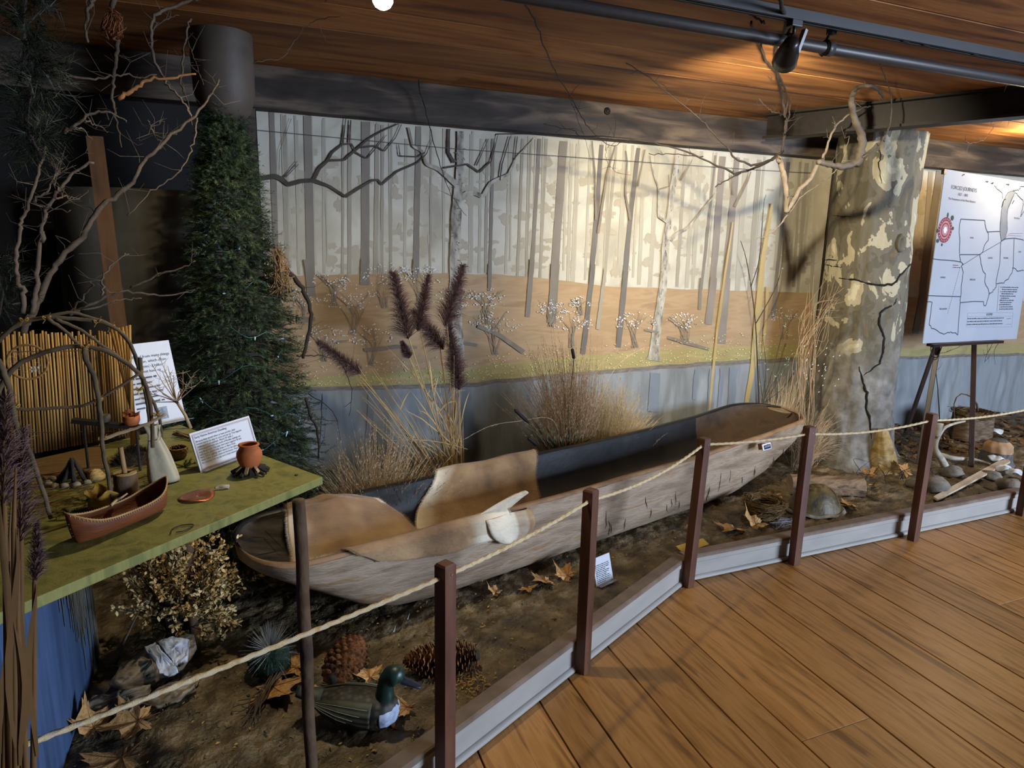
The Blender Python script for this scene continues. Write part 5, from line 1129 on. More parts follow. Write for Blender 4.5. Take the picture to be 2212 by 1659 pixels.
# wigwam frame
M_sap = mat('sapling', ['#3a2f20', '#55462f', '#463823'], 14, rough=.8, bump=.3); WG = [(1, 0)]
def zw(L): return [(a * .211, 650 + b * .211) for a, b in L]
wg = thing('wigwam_frame', tuple(tab(190, 1060)), 'domed miniature wigwam frame of bent saplings tied with twine', 'model dwelling')
SAP = [(zw([(-120, 1150), (0, 890), (60, 790), (200, 640), (430, 540), (650, 475), (870, 465), (1050, 500), (1200, 570), (1400, 720), (1500, 880), (1560, 1250), (1565, 1500)]), 1.84, .0062),
       ([(181, 751), (186, 777), (203, 815), (213, 861), (219, 914), (222, 967), (230, 1010), (243, 1082)], 1.76, .006),
       (zw([(-150, 560), (0, 400), (200, 230), (480, 170), (700, 180), (1000, 210), (1130, 250), (1250, 330), (1350, 470), (1420, 680), (1480, 850), (1600, 1100), (1640, 1250), (1660, 1500)]), 2.02, .0055),
       (zw([(480, 170), (680, 320), (800, 440), (860, 480)]), 1.92, .0045), (zw([(560, 180), (800, 280), (950, 380), (1050, 460), (1300, 620)]), 2.0, .0045),
       (zw([(-100, 420), (200, 250), (500, 150), (740, 120), (900, 160), (1130, 240), (1330, 450), (1420, 720)]), 2.1, .0045),
       (zw([(1430, 580), (1450, 760), (1500, 1000), (1530, 1250), (1540, 1480)]), 1.97, .0055),
       (zw([(-60, 1080), (120, 1100), (250, 1110), (530, 1100), (800, 1080), (1000, 1010), (1200, 890), (1440, 740)]), 1.80, .0042),
       (zw([(1050, 1420), (1300, 1330), (1500, 1260), (1700, 1160)]), 1.82, .0045),
       (zw([(-20, 600), (60, 790), (100, 950), (150, 1180), (200, 1380)]) + [(62, 970), (90, 1050), (110, 1120)], 1.66, .006),
       (zw([(0, 800), (-30, 1000), (-60, 1300)]), 1.9, .005)]
for L, yy, rr in SAP:
    P = smooth_line([pix(u, v, y=yy) for u, v in L], len(L) * 5); P = [p + Vector((U(-.0012, .0012), 0, U(-.0012, .0012))) for p in P]; P = [Vector((p.x, p.y, max(p.z, TZ + .001))) for p in P]
    MB().tube(P, [rr, rr * .75], 7).build('sapling', M_sap if rr != .0045 or yy != 1.82 else M_twl, wg, smooth=True)
M_tw = mat('twine', ['#7a5a22', '#9a7733']); 
for u, v, yy in ((101, 686, 2.0), (184, 748, 1.83), (213, 864, 1.775), (300, 805, 1.9), (211, 694, 2.02), (240, 705, 2.03), (273, 783, 1.86), (302, 840, 1.95), (32, 878, 1.73), (52, 690, 2.0), (222, 948, 1.79), (338, 895, 1.98)):
    c = pix(u, v, y=yy); m = MB()
    P = [c + Vector((.008 * math.cos(a), .008 * math.sin(a * 1.3), .004 * math.sin(a * 2.1))) for a in np.linspace(0, 22, 50)]; m.tube(P, .0012, 4); m.tube([c, c + Vector((.01, -.006, .012))], .001, 4); m.tube([c, c + Vector((-.008, -.008, -.014))], .001, 4); o = m.build('twine_lashing', M_tw, wg); tag(o, kind='stuff')
# hoop with net
c = pix(60, 782, y=1.95); hp = thing('netted_hoop', tuple(c), 'round netted hoop hanging on the reed mat', 'hoop'); MB().tube([c + Vector((.041 * math.cos(a), .004 * math.sin(a), .041 * math.sin(a))) for a in np.linspace(0, 6.283, 40)], .0028, 7).build('hoop', mat('hoop_hide', ['#7d5a2a', '#96713a'], 40), hp, smooth=True); m = MB()
for k in range(12):
    a = k / 12 * 6.283; m.tube([c + Vector((.04 * math.cos(a), 0, .04 * math.sin(a))), c + Vector((.013 * math.cos(a + .9), 0, .013 * math.sin(a + .9)))], .0005, 4); m.tube([c + Vector((.027 * math.cos(a), 0, .027 * math.sin(a))), c + Vector((.027 * math.cos(a + .52), 0, .027 * math.sin(a + .52)))], .0005, 4)
tag(m.build('net', mat('net_cord', ['#6d5a40']), hp), kind='stuff')
for k in range(5): MB().lathe([(0, -.004), (.004, 0), (0, .004)], 8, c + Vector((.006 + .007 * (k % 3), -.004, -.014 - .008 * (k // 3)))).build('bead', mat('bead_white', ['#a59a88']), hp, smooth=True)
# shelf plank inside with small pots
a, b = pix(155, 908, y=2.12), pix(318, 925, y=2.05); sh = thing('shelf_plank', tuple((a + b) / 2 - Vector((0, 0, .04))), 'low dark plank shelf inside the wigwam frame', 'shelf'); MB().tube([a, b], .010, 4, flat=.35).build('plank', M_brd, sh)
for q in (.15, .85): p = a.lerp(b, q); MB().tube([p, Vector((p.x, p.y, TZ))], .004, 6).build('peg', M_brd, sh)
p = a.lerp(b, .80) + Vector((0, 0, .006)); o = MB().lathe([(0, 0), (.016, .0), (.021, .012), (.021, .026), (.018, .026), (.017, .01), (0, .006)], 16, p).build('shelf_pot', M_clay, smooth=True); tag(o, 'orange pot of dried leaves on the wigwam shelf', 'pot')
dl = thing('dried_sprig', tuple(p + Vector((0, 0, .02))), 'orange dried leaf sprig in the shelf pot', 'sprig'); m = MB()
for k in range(40): d = Vector((U(-1, 1), U(-1, 1), U(.2, 1))).normalized() * U(.012, .03); q = p + Vector((0, 0, .02)); leafstrip(m, [q, q + d * .5, q + d], .004)
tag(m.build('leaves', mat('leaf_rust', ['#7d4318', '#96561f']), dl), kind='stuff')
p = a.lerp(b, .45) + Vector((0, 0, .006)); o = MB().lathe([(0, 0), (.011, 0), (.014, .012), (.012, .02), (.009, .02), (0, .005)], 14, p).build('shelf_pot', mat('pot_grey', ['#4d4136', '#5c4f42'], 20), smooth=True); tag(o, 'small grey pot in the middle of the wigwam shelf', 'pot')
# campfire model
c = tab(160, 1040); cf = thing('campfire_model', tuple(c), 'miniature campfire of leaning dark logs inside a stone ring', 'campfire')
for k in range(8): a = k / 8 * 6.283 + .2; MB().tube([c + Vector((.036 * math.cos(a), .036 * math.sin(a), .004)), c + Vector((.004 * math.cos(a), .004 * math.sin(a), .055 + U(-.008, .012)))], [.0065, .004], 7).build('log', M_chr, cf, smooth=True)
def pebble(p, r, sq=.7, n=12, seed=0):
    m = MB(); m.grid(n, 7, lambda u, v: Vector(p) + Vector((math.sin(v * math.pi) * math.cos(u * 6.283), math.sin(v * math.pi) * math.sin(u * 6.283), math.cos(v * math.pi) * sq)) * r * (1 + .22 * nz3(math.sin(v * 3.14) * math.cos(u * 6.283), math.sin(v * 3.14) * math.sin(u * 6.283), math.cos(v * 3.14) + seed, 1.6)), True); return m
M_pb = mat('pebble', ['#4d4435', '#7a6d56', '#5e5442'], 30, rough=.8, rand=.2)
for k in range(14): a = k / 14 * 6.283; pebble(c + Vector((.058 * math.cos(a), .05 * math.sin(a), .006)), U(.007, .012), .7, 10, k).build('stone', M_pb, cf, smooth=True)
o = pebble(tab(208, 1038) + Vector((0, 0, .014)), .022, .9, 16, 3).build('split_stump', mat('stump_gold', ['#6a4e22', '#a58446', '#86672f'], 60, (1, 1, 3), .8, .5), smooth=True); tag(o, 'small gnarled golden stump beside the campfire model', 'stump')
# dark fur pelt
c = tab(290, 1000); pl = thing('fur_pelt', tuple(c), 'dark brown fur pelt heaped behind the mortar log', 'fur'); M_fur = mat('fur_dark', ['#241a11', '#3a2c1d', '#46371f'], 30, rough=.9)
def pelt(u, v): a = u * 6.283; return c + Vector((.062 * v * math.cos(a), .04 * v * math.sin(a), .04 * (1 - v * v) + .005 * nz3(u * 5, v * 5, 0, 1)))
MB().grid(26, 10, pelt, True).build('skin', M_fur, pl, smooth=True); m = MB()
for k in range(2600):
    p = Vector(pelt(U(0, 1), U(0.02, 1))); d = (p - c + Vector((U(-.02, .02), U(-.02, .02), .02))).normalized() * U(.008, .018); w = d.cross(Vector((U(-1, 1), U(-1, 1), 1))).normalized() * .0005; m.add([p - w, p + w, p + d], [(0, 1, 2)])
tag(m.build('fur', M_fur, pl), kind='stuff')
# straw bedding and evergreen sprigs
st = thing('straw_bedding', tuple(tab(150, 1080)), 'scattered straw and pine needles covering the wigwam floor', 'straw'); m = MB()
for k in range(700):
    p = tab(U(60, 330), U(990, 1115), U(.001, .006)); a = U(-.5, .9); d = Vector((math.cos(a), math.sin(a), 0)) * U(.02, .06); m.tube([p, p + d + Vector((0, 0, U(-.002, .003)))], [.0008, .0005], 3, cap=False)
tag(m.build('straws', mat('straw', ['#5c4a26', '#80683a', '#4a3b1f'], 20), st), kind='stuff')
mt0 = MB().prism([tab(60, 1000, .0005), tab(215, 965, .0005), tab(238, 1010, .0005), tab(100, 1040, .0005)], (0, 0, .006)).build('split_mat', mat('mat_brown', ['#4f3a1c', '#6b5028'], 8, (1, 8, 1)), None); tag(mt0, 'flat brown slat mat lying behind the campfire model', 'mat')
for (u, v, sz, lb) in ((150, 1108, .05, 'green evergreen sprig beside the bark canoe model bow'), (398, 1008, .035, 'green evergreen sprig under the tiny basket'), (190, 1085, .04, 'green evergreen sprig behind the yellow pouch')):
    c = tab(u, v, .002); sgp = thing('evergreen_sprig', tuple(c), lb, 'sprig', 'evergreen sprigs on the table'); m = MB(); r = random.Random(u)
    for k in range(9): e = c + Vector((r.uniform(-1, 1) * sz, r.uniform(-.6, .6) * sz, r.uniform(.002, .014))); needles(m, c, e, 60, .010, r, .0006)
    tag(m.build('needles', mat('sprig_green', ['#1f2d12', '#37461c', '#4d5a24'], 30), sgp), kind='stuff')
kd = thing('kindling', tuple(tab(395, 945)), 'bundle of thin kindling sticks lying behind the small sign', 'sticks')
for k in range(9): a = tab(375 + U(-3, 6), 935 + U(-4, 4), .004 + k * .001); b = tab(412 + U(-4, 4), 942 + U(-6, 6), .004 + k * .001); MB().tube([a, b], .0022, 6).build('stick', M_brd if k % 2 else M_twl, kd)
# ------------------------------------------------------------------ things lying in the planting bed
def G(u, v, dz=0.0):
    p = pix(u, v, z=.09)
    for k in range(3): p = pix(u, v, z=ground_z(p.x, p.y) + dz)
    return p
# sycamore leaves: two shared leaf meshes, every leaf an object
def leaf_mesh(seed, curl):
    r = random.Random(seed); pts = []
    lobes = [(-2.45, .55), (-1.25, .86), (0, 1.0), (1.25, .86), (2.45, .55)]; ang = []
    for i, (a, l) in enumerate(lobes):
        l *= r.uniform(.92, 1.06)
        ang += [(a - .34, l * .60), (a - .22, l * .82), (a - .17, l * .72), (a, l), (a + .17, l * .72), (a + .22, l * .82), (a + .34, l * .60)]
        if i < 4: ang.append(((a + lobes[i + 1][0]) / 2, .46 * r.uniform(.9, 1.1)))
    ang.append((math.pi, .14))
    rings = (.35, .7, 1.0); vs = [(0, 0, 0)]
    for q in rings:
        for a, l in ang:
            x, y = math.sin(a) * l * q, math.cos(a) * l * q; vs.append((x, y + .1 * q, curl * (.20 * (l * q) ** 2 * (1 + .9 * math.sin(a * 2 + seed)) + .05 * math.sin(a * 5 + seed) * q)))
    n = len(ang); fs = [(0, 1 + k, 1 + (k + 1) % n) for k in range(n)]
    for j in range(2):
        for k in range(n): a = 1 + j * n + k; b = 1 + j * n + (k + 1) % n; fs.append((a, a + n, b + n, b))
    m = MB(); m.add(vs, fs); return m
M_lf = mat('dry_sycamore_leaf', ['#7d5a30', '#a37a48', '#b8905a', '#8a6538'], 6, rough=.75, bump=.3, bscale=30, rand=.18)
M_vein = mat('leaf_vein', ['#5a3a1c'])
LM = []; VM = []; SM_ = []
for sd, cu in ((1, .7), (4, 1.2), (9, 1.8)):
    o = leaf_mesh(sd, cu).build('lm', M_lf, origin=(0, 0, 0)); LM.append(o.data); bpy.data.objects.remove(o)
    m = MB()
    for a, l in ((0, .9), (1.25, .75), (-1.25, .75), (2.4, .45), (-2.4, .45)):
        P = []
        for q in np.linspace(0, 1, 6):
            lq = l * q; P.append((math.sin(a) * lq, math.cos(a) * lq + .1 * min(1, q), cu * (.20 * lq ** 2 * (1 + .9 * math.sin(a * 2 + sd)) + .05 * math.sin(a * 5 + sd) * q) + .006))
        m.tube(P, [.011, .003], 4, cap=False)
    o = m.build('vm', M_vein, origin=(0, 0, 0)); VM.append(o.data); bpy.data.objects.remove(o)
    o = MB().tube([(0, 0, .004), (.02, -.2, .03), (.06, -.5, .08)], [.018, .012], 5).build('sm', M_vein, origin=(0, 0, 0)); SM_.append(o.data); bpy.data.objects.remove(o)
def leaf(u, v, size, rz, label, k=0, tilt=(0, 0), dz=.006, at=None):
    p = at or G(u, v); o = bpy.data.objects.new('sycamore_leaf', LM[k]); COL.objects.link(o); o.location = p + Vector((0, 0, dz)); o.scale = (size * 1.3,) * 3; o.rotation_euler = (RAD(tilt[0]), RAD(tilt[1]), RAD(rz)); tag(o, label, 'leaf', 'fallen sycamore leaves')
    for nm, me in (('veins', VM[k]), ('stem', SM_[k])):
        c = bpy.data.objects.new(nm, me); COL.objects.link(c); c.parent = o
        if nm == 'veins': tag(c, kind='stuff')
    return o
leaf(300, 1570, .095, 100, 'tan sycamore leaf lying below the shell-like driftwood', 1, (8, -10), .02)
leaf(205, 1590, .08, 40, 'dull tan sycamore leaf leaning on the driftwood end', 2, (30, 15), .03)
leaf(265, 1650, .11, 130, 'large shadowed sycamore leaf at the bottom left edge', 0, (5, 6), .02)
leaf(590, 1490, .10, 200, 'golden sycamore leaf under the twig bundle', 0, (6, 4), .012)
leaf(640, 1450, .07, 60, 'golden brown sycamore leaf behind the table leg', 1, (4, -5), .012)
leaf(800, 1470, .06, 20, 'golden sycamore leaf between the two pine cones', 1, (4, 8), .012)
leaf(880, 1535, .075, 80, 'golden sycamore leaf beside the duck breast', 0, (8, 14), .012)
leaf(690, 1495, .05, 150, 'brown sycamore leaf scrap at the duck tail', 1, (10, 0), .012)
leaf(600, 1270, .06, 10, 'pale brown sycamore leaf under the canoe stern', 2, (30, 0), .02)
leaf(1070, 1285, .05, 45, 'curled grey sycamore leaf under the canoe side', 2, (20, 10), .012)
leaf(1180, 1262, .075, 95, 'tan sycamore leaf lying nearest the white placard', 1, (12, 6), .014)
leaf(1225, 1250, .07, 30, 'curled tan sycamore leaf touching the canoe bottom', 2, (15, -8), .016)
leaf(1140, 1275, .045, 170, 'brown sycamore leaf half under the canoe', 1, (10, 8), .012)
leaf(1590, 1148, .105, 110, 'golden sycamore leaf left of the bird nest', 1, (10, 5), .012)
leaf(1632, 1138, .10, 15, 'upturned golden sycamore leaf right against the bird nest', 2, (25, 10), .016)
leaf(1840, 1100, .08, 60, 'golden sycamore leaf beside the turtle shell', 1, (15, 5), .014)
leaf(1875, 1052, .085, 120, 'pale tan sycamore leaf at the end of the log', 1, (8, 4), .014)
leaf(1955, 1030, .085, 20, 'golden sycamore leaf standing against the round rock', 1, (38, 0), .03)
leaf(1938, 965, .08, 70, 'brown sycamore leaf behind the gnawed stump', 2, (20, 10), .02)
leaf(1680, 1075, .05, 70, 'yellow brown sycamore leaf behind the bird nest', 2, (20, 0), .012)
leaf(2010, 955, .07, 150, 'brown sycamore leaf between the easel legs', 1, (20, -10), .02)
leaf(2050, 960, .06, 30, 'dark tan sycamore leaf below the bark basket', 2, (15, 10), .02)
leaf(2185, 950, .07, 100, 'brown sycamore leaf near the right edge behind the gnawed stumps', 1, (15, 10), .02)
leaf(1830, 1005, .075, 200, 'brown sycamore leaf lying behind the log', 1, (10, 10), .02)
leaf(1870, 1030, .06, 260, 'dark brown sycamore leaf at the foot of the sycamore', 2, (14, 4), .02)
# chips and straw strewn on the dirt
m = MB(); r = random.Random(77)
for k in range(1500):
    x = r.uniform(-.4, 4.8); y = kerb_y(x) + .06 + r.random() ** 1.3 * 1.0
    if y > 3.7: continue
    if x > 1.0 and r.random() < .72: continue
    z = ground_z(x, y) + .008; a = r.uniform(0, 6.28); l = r.uniform(.003, .009); w = l * r.uniform(.25, .5); d = Vector((math.cos(a), math.sin(a), r.uniform(-.2, .2))) * l; s = Vector((-math.sin(a), math.cos(a), .2)) * w; p = Vector((x, y, z))
    m.add([p - d, p - s + Vector((0, 0, .001)), p + d, p + s + Vector((0, 0, .001))], [(0, 1, 2, 3)])
for k in range(260):
    p = G(r.gauss(1000, 28), r.gauss(1475, 16), .007); a = r.uniform(0, 6.28); d = Vector((math.cos(a), math.sin(a), 0)) * r.uniform(.004, .012); s = Vector((-d.y, d.x, 0)) * .15; m.add([p - d, p - s, p + d, p + s], [(0, 1, 2, 3)])
o = m.build('wood_chips', mat('chip_yellow', ['#8f7236', '#b3954f', '#75592a'], 60, rough=.8)); tag(o, 'tiny yellow wood chips and seeds strewn over the dark dirt', 'wood chips', kind='stuff')
m = MB()
for k in range(2600):
    x = r.uniform(-.5, 6); y = kerb_y(x) + .05 + r.random() * 1.3
    if y > 3.8: continue
    z = ground_z(x, y) + .002; q = r.uniform(.003, .010); p = Vector((x, y, z)); vs = [p + Vector((r.uniform(-q, q), r.uniform(-q, q), r.uniform(0, q * .8))) for _ in range(4)] ; m.add(vs, [(0, 1, 2), (0, 2, 3), (0, 3, 1), (1, 3, 2)])
o = m.build('soil_crumbs', M_dirt); tag(o, 'loose dark soil crumbs on the planting bed', 'soil', kind='stuff')
# ---- pine cones: shared scale mesh
sc = MB(); sc.grid(5, 6, lambda u, v: ((u - .5) * 2 * .5 * math.sin(math.pi * (.12 + .80 * v)) ** .8 * (.55 + .6 * v), v, .22 * v * v - .10 * (2 * u - 1) ** 2 * v))
M_cone = mat('cone_scale', ['#37200f', '#663c1e', '#8a572e', '#4e2d15'], 3, (1, 1, 1), .7, .2, rand=.25)
so = sc.build('scale_src', M_cone, origin=(0, 0, 0), smooth=True); SCM = so.data; bpy.data.objects.remove(so)
def cone(p0, p1, rad, label, n=150):
    p0, p1 = Vector(p0), Vector(p1); ax = (p1 - p0).normalized(); L = (p1 - p0).length; o1 = ax.orthogonal().normalized(); o2 = ax.cross(o1); t = thing('pine_cone', tuple(p0), label, 'pine cone', 'large pine cones')
    MB().tube([p0, p0.lerp(p1, .5), p1], [rad * .3, rad * .42, rad * .1], 8).build('core', M_chr, t, smooth=True)
    for k in range(n):
        f = (k + .5) / n; a = k * 2.39996; pr = rad * (math.sin(math.pi * (.14 + .80 * f)) ** .75); s = o1 * math.cos(a) + o2 * math.sin(a); d = (s * 1.0 + ax * (.25 + .9 * f)).normalized(); b = p0 + ax * (L * (.02 + .93 * f)) + s * pr * .22
        w = d.cross(ax).normalized(); nn = w.cross(d); q = Matrix((w, d, -nn)).transposed().to_4x4(); sz = pr * .92 * U(.92, 1.06); o = bpy.data.objects.new('cone_scale', SCM); COL.objects.link(o); o.parent = t; o.matrix_local = Matrix.Translation(b - ORG[t]) @ q @ Matrix.Diagonal((sz * .95, sz, sz, 1))
    return t
a = G(715, 1470, .05); b = G(775, 1385, .06); cone(a, a + (b - a).normalized() * .235, .062, 'large dark pine cone behind the duck decoy')
b = G(868, 1430, .055); a = G(1035, 1415, .05); cone(a, a + (b - a).normalized() * .27, .062, 'long reddish pine cone lying beside the first barrier post')
# ---- duck decoy
D0 = G(783, 1562); dk = thing('duck_decoy', tuple(D0), 'carved duck decoy with green head and pale breast on the dirt', 'decoy')
fx = (G(868, 1570) - G(680, 1562)); fx.z = 0; fx.normalize(); fy = Vector((-fx.y, fx.x, 0)); uz = Vector((0, 0, 1))
def dl(x, y, z): return D0 + fx * x + fy * y + uz * z
BX = [-.175, -.15, -.11, -.06, 0, .05, .085, .108, .118]; BW = [.006, .026, .048, .064, .070, .066, .052, .030, .004]; BT = [.092, .098, .105, .112, .112, .108, .104, .095, .075]; BB = [.082, .055, .025, .006, .0, .0, .006, .02, .06]
def duck_body(u, v):
    x = lerp(-.175, .118, v); w = interp(x, BX, BW); tz = interp(x, BX, BT); bz = interp(x, BX, BB); a = u * 6.283; c_, s_ = math.cos(a), math.sin(a); return dl(x, w * math.copysign(abs(c_) ** .85, c_), (tz + bz) / 2 + (tz - bz) / 2 * math.copysign(abs(s_) ** .85, s_))
def duck_mat():
    m = bpy.data.materials.new('duck_plumage'); m.use_nodes = True; N = m.node_tree.nodes; L = m.node_tree.links; b = N['Principled BSDF']; b.inputs['Roughness'].default_value = .6; tc = N.new('ShaderNodeTexCoord'); vo = N.new('ShaderNodeTexVoronoi'); vo.inputs['Scale'].default_value = 55; L.new(tc.outputs['Object'], vo.inputs[0]); cr = N.new('ShaderNodeValToRGB'); e = cr.color_ramp.elements; e[0].position = .1; e[0].color = lin('#4a4232'); e[1].position = .6; e[1].color = lin('#17150f'); L.new(vo.outputs['Distance'], cr.inputs[0]); L.new(cr.outputs[0], b.inputs['Base Color']); return m
MB().grid(28, 40, duck_body, True).build('body', duck_mat(), dk, smooth=True)
def breast(u, v):
    x = lerp(.066, .117, v); w = interp(x, BX, BW) * 1.03 + .0008; tz = interp(x, BX, BT) - .008; bz = interp(x, BX, BB) + .004; a = lerp(-2.2, 2.2, u) - math.pi / 2 + math.pi / 2; a = lerp(math.pi * 1.18, math.pi * 1.82, u) if False else u * 6.283; return dl(x + .003, w * math.cos(a), (tz + bz) / 2 + (tz - bz) / 2 * 1.02 * math.sin(a))
MB().grid(20, 14, lambda u, v: breast(u, v)).build('breast', mat('duck_breast', ['#5f6c83', '#9aa7bd', '#b4bfd0'], 26, (1, 1, 1), .55, .3, 60, 3), dk, smooth=True, solid=.001)
HP = [dl(.068, 0, .07), dl(.074, 0, .105), dl(.076, 0, .135), dl(.082, 0, .160), dl(.096, 0, .176), dl(.116, 0, .176), dl(.130, 0, .168)]
MB().tube(smooth_line(HP, 30), [.034, .030, .027, .0245, .0235, .023, .0245, .027, .0295, .031, .0315, .031, .030, .0285, .0265, .024, .021, .018] if False else [.036 - .011 * math.sin(min(1, k / 14) * 1.57) + .009 * math.exp(-((k - 23) / 5.0) ** 2) - (.010 * max(0, (k - 25)) / 5) for k in range(31)], 16).build('neck_and_head', mat('duck_green', ['#0c1a16', '#14332b', '#0b1416'], 12, rough=.4, spec=.5), dk, smooth=True)
def bill(u, v):
    x = lerp(.128, .192, v); w = lerp(.017, .013, v) * (1 - .6 * max(0, v - .85) / .15); h = lerp(.013, .004, v ** .8); a = u * 6.283; return dl(x, w * math.cos(a), lerp(.164, .143, v) + h * math.sin(a))
m = MB().grid(14, 10, bill, True); m.f.append(tuple(range(14 * 9, 14 * 10))); m.mi.append(0); m.build('bill', mat('duck_bill', ['#161b24', '#232b38'], 10, rough=.4), dk, smooth=True)
for s_ in (-1, 1):
    MB().lathe([(0, .003), (.003, .002), (.0042, 0)], 10, dl(.118, .0265 * s_, .182), Matrix((fx, uz, fy * s_)).transposed() if s_ > 0 else Matrix((fx, -uz, fy * s_)).transposed()).build('eye', mat('eye_glass', ['#0a0706'], rough=.1, spec=.8), dk, smooth=True)
    def wing(u, v, s_=s_):
        x = lerp(.045, -.16, u); w = interp(x, BX, BW) + .006; zc = lerp(.100, .035, v) + .02 * u * (1 - v) * .0; z = lerp(interp(x, BX, BT) - .006, .045 + .045 * u, v); bx = interp(x, BX, BT); bz = interp(x, BX, BB); mid = (bx + bz) / 2; hh = (bx - bz) / 2; q = max(-1, min(1, (z - mid) / max(.004, hh))); yy = w * (1 - abs(q) ** 2.4) ** .5 + .004 + .0035 * abs(math.sin(v * math.pi * 3.5)); return dl(x, yy * s_, z)
    MB().grid(26, 22, wing).build('wing', mat('duck_wing', ['#15160f', '#2b2d24', '#4f5345', '#1b1c16'], 5, (.3, .3, 9), .55, .3, detail=2), dk, smooth=True, solid=.003)
    m = MB()
    for k, v in enumerate((.16, .44, .72, .97)): m.tube([Vector(wing(u, v)) + fy * s_ * .002 for u in np.linspace(.05 + .1 * k, .95, 16)], [.0012, .0018, .0008], 5)
    tag(m.build('feather_lines', mat('duck_line', ['#9da08d']), dk), kind='stuff')
MB().grid(12, 8, lambda u, v: dl(lerp(-.125, -.205, v), (u - .5) * lerp(.085, .045, v), .102 + .014 * v - .02 * (2 * u - 1) ** 2)).build('tail', mat('duck_wing', []) , dk, smooth=True, solid=.006)
MB().tube([dl(.094, .0, .012), dl(.105, -.012, .0), dl(.118, -.016, .002)], [.008, .006, .004], 7, flat=1.6).build('foot', mat('duck_foot', ['#6d4422']), dk)
# ---- shell-like driftwood pieces
M_drf = mat('driftwood', ['#2a241b', '#6a5d4a', '#94866e', '#3a3125'], 11, (1, 1, 3), .8, .6, 30, 7); M_nac = mat('pale_hollow', ['#4c4a4a', '#98a2b4', '#c3cad6', '#6a625a'], 9, rough=.5, pos=[.32, .45, .6, .75], bump=.3)
def slab(name, pts, thick, label, mtl, parts=None):
    """irregular weathered slab following pixel outline points on the ground"""
    P = [G(u, v, dz) for u, v, dz in pts]; c = sum(P, Vector()) / len(P); n = len(P); m = MB()
    m.grid(n * 7, 15, lambda u, v: (lambda e: c.lerp(e, math.sin(v * math.pi) ** .6) + Vector((0, 0, (thick * math.cos(v * math.pi)) + .014 * nz3(e.x, e.y, v, 14) + .009 * nz3(e.x + e.y, v, 3, 34) + .005 * nz3(e.x, e.y + v * .1, 7, 80))))(P[int(u * n) % n].lerp(P[(int(u * n) + 1) % n], u * n - int(u * n))), True)
    o = m.build(name, mtl, smooth=True); tag(o, label, 'driftwood'); return o
slab('driftwood_piece', [(235, 1480, .03), (260, 1440, .06), (320, 1405, .09), (420, 1372, .10), (425, 1400, .08), (395, 1440, .05), (330, 1480, .03), (270, 1500, .02)], .022, 'dark rough driftwood slab with a pale bluish hollow under the shrub', M_drf)
slab('bleached_bone', [(312, 1400, .13), (335, 1390, .14), (350, 1410, .135), (372, 1430, .12), (385, 1450, .10), (365, 1460, .09), (345, 1455, .10), (335, 1430, .12)], .016, 'bluish white bleached lump on top of the driftwood', M_nac); slab('bleached_bone', [(340, 1385, .135), (375, 1378, .14), (410, 1385, .13), (405, 1425, .10), (380, 1440, .10), (360, 1415, .12)], .012, 'grey blue smooth plate beside the bleached lump', M_nac)
slab('driftwood_piece', [(300, 1520, .02), (340, 1490, .05), (400, 1470, .06), (435, 1455, .06), (428, 1480, .04), (390, 1510, .03), (340, 1530, .02)], .012, 'boat shaped brown driftwood slab casting a dark shadow', M_drf); slab('driftwood_piece', [(170, 1545, .02), (200, 1510, .04), (260, 1495, .05), (330, 1480, .05), (320, 1510, .03), (270, 1530, .03), (210, 1560, .01)], .016, 'flaky grey driftwood lying left of the boat shaped slab', M_drf); slab('driftwood_piece', [(235, 1545, .02), (265, 1525, .04), (300, 1515, .04), (288, 1535, .03), (265, 1555, .02)], .010, 'small pale driftwood flake at the foot of the heap', M_drf)
# ---- twig bundle
tw = thing('twig_bundle', tuple(G(545, 1530)), 'bundle of split grey twigs lying on a golden leaf', 'twigs'); r = random.Random(5)
for k in range(16):
    a = G(600 + r.gauss(0, 5), 1452 + r.gauss(0, 5), .03 + r.random() * .012); b = G(560 + r.gauss(0, 5), 1505 + r.gauss(0, 4), .025 + r.random() * .012); c = G(530 + r.gauss(0, 16), 1548 + r.gauss(0, 14), .012); MB().tube(smooth_line([a, b, c], 10), [.003, .0012], 5).build('twig', M_brk, tw, smooth=True)
MB().tube([G(563, 1500, .03) + Vector((.012 * math.cos(q), .008 * math.sin(q), .012 * math.sin(q * 1.1))) for q in np.linspace(0, 20, 40)], .0013, 4).build('tie', M_twl, tw)
# ---- dry leafy shrub under the table
M_oval = mat('shrub_leaf_gold', ['#7a5a26', '#a38247', '#c9b27c', '#d8cfae'], 14, rough=.7, pos=[.3, .45, .62, .78]); SBs = G(330, 1445); sbk = thing('dried_shrub', tuple(SBs), 'dried golden leafed shrub growing under the table', 'shrub'); m = MB(); sm = MB(); r = random.Random(41)
for k in range(330):
    u = r.gauss(390, 75); v = r.gauss(1255, 58)
    if not (238 < u < 545 and 1135 < v < 1372): continue
    e = pix(u, v, y=SBs.y + .08 + r.uniform(-.16, .14)); root = SBs + Vector((.06 * r.random() + .05, .05, .10)); mid = root.lerp(e, .6) + Vector((0, 0, .02)); sm.tube([SBs, root, mid, e], [.0028, .0009], 4, cap=False); d = (e - mid).normalized()
    for q in range(19):
        p = mid.lerp(e, r.random() ** .6) + Vector((r.gauss(0, .004),) * 3); s = (Vector((r.gauss(0, 1), r.gauss(0, 1), r.gauss(0, 1))) + d * .9).normalized(); l = r.uniform(.013, .022); w = s.cross(Vector((r.random() - .5, r.random() - .5, r.random() - .5))).normalized() * l * .27; h = w.cross(s).normalized() * l * .08; m.add([p, p + s * l * .35 + w, p + s * l * .8 + w * .8 + h, p + s * l, p + s * l * .8 - w * .8 + h, p + s * l * .35 - w], [(0, 1, 2, 3, 4, 5)])
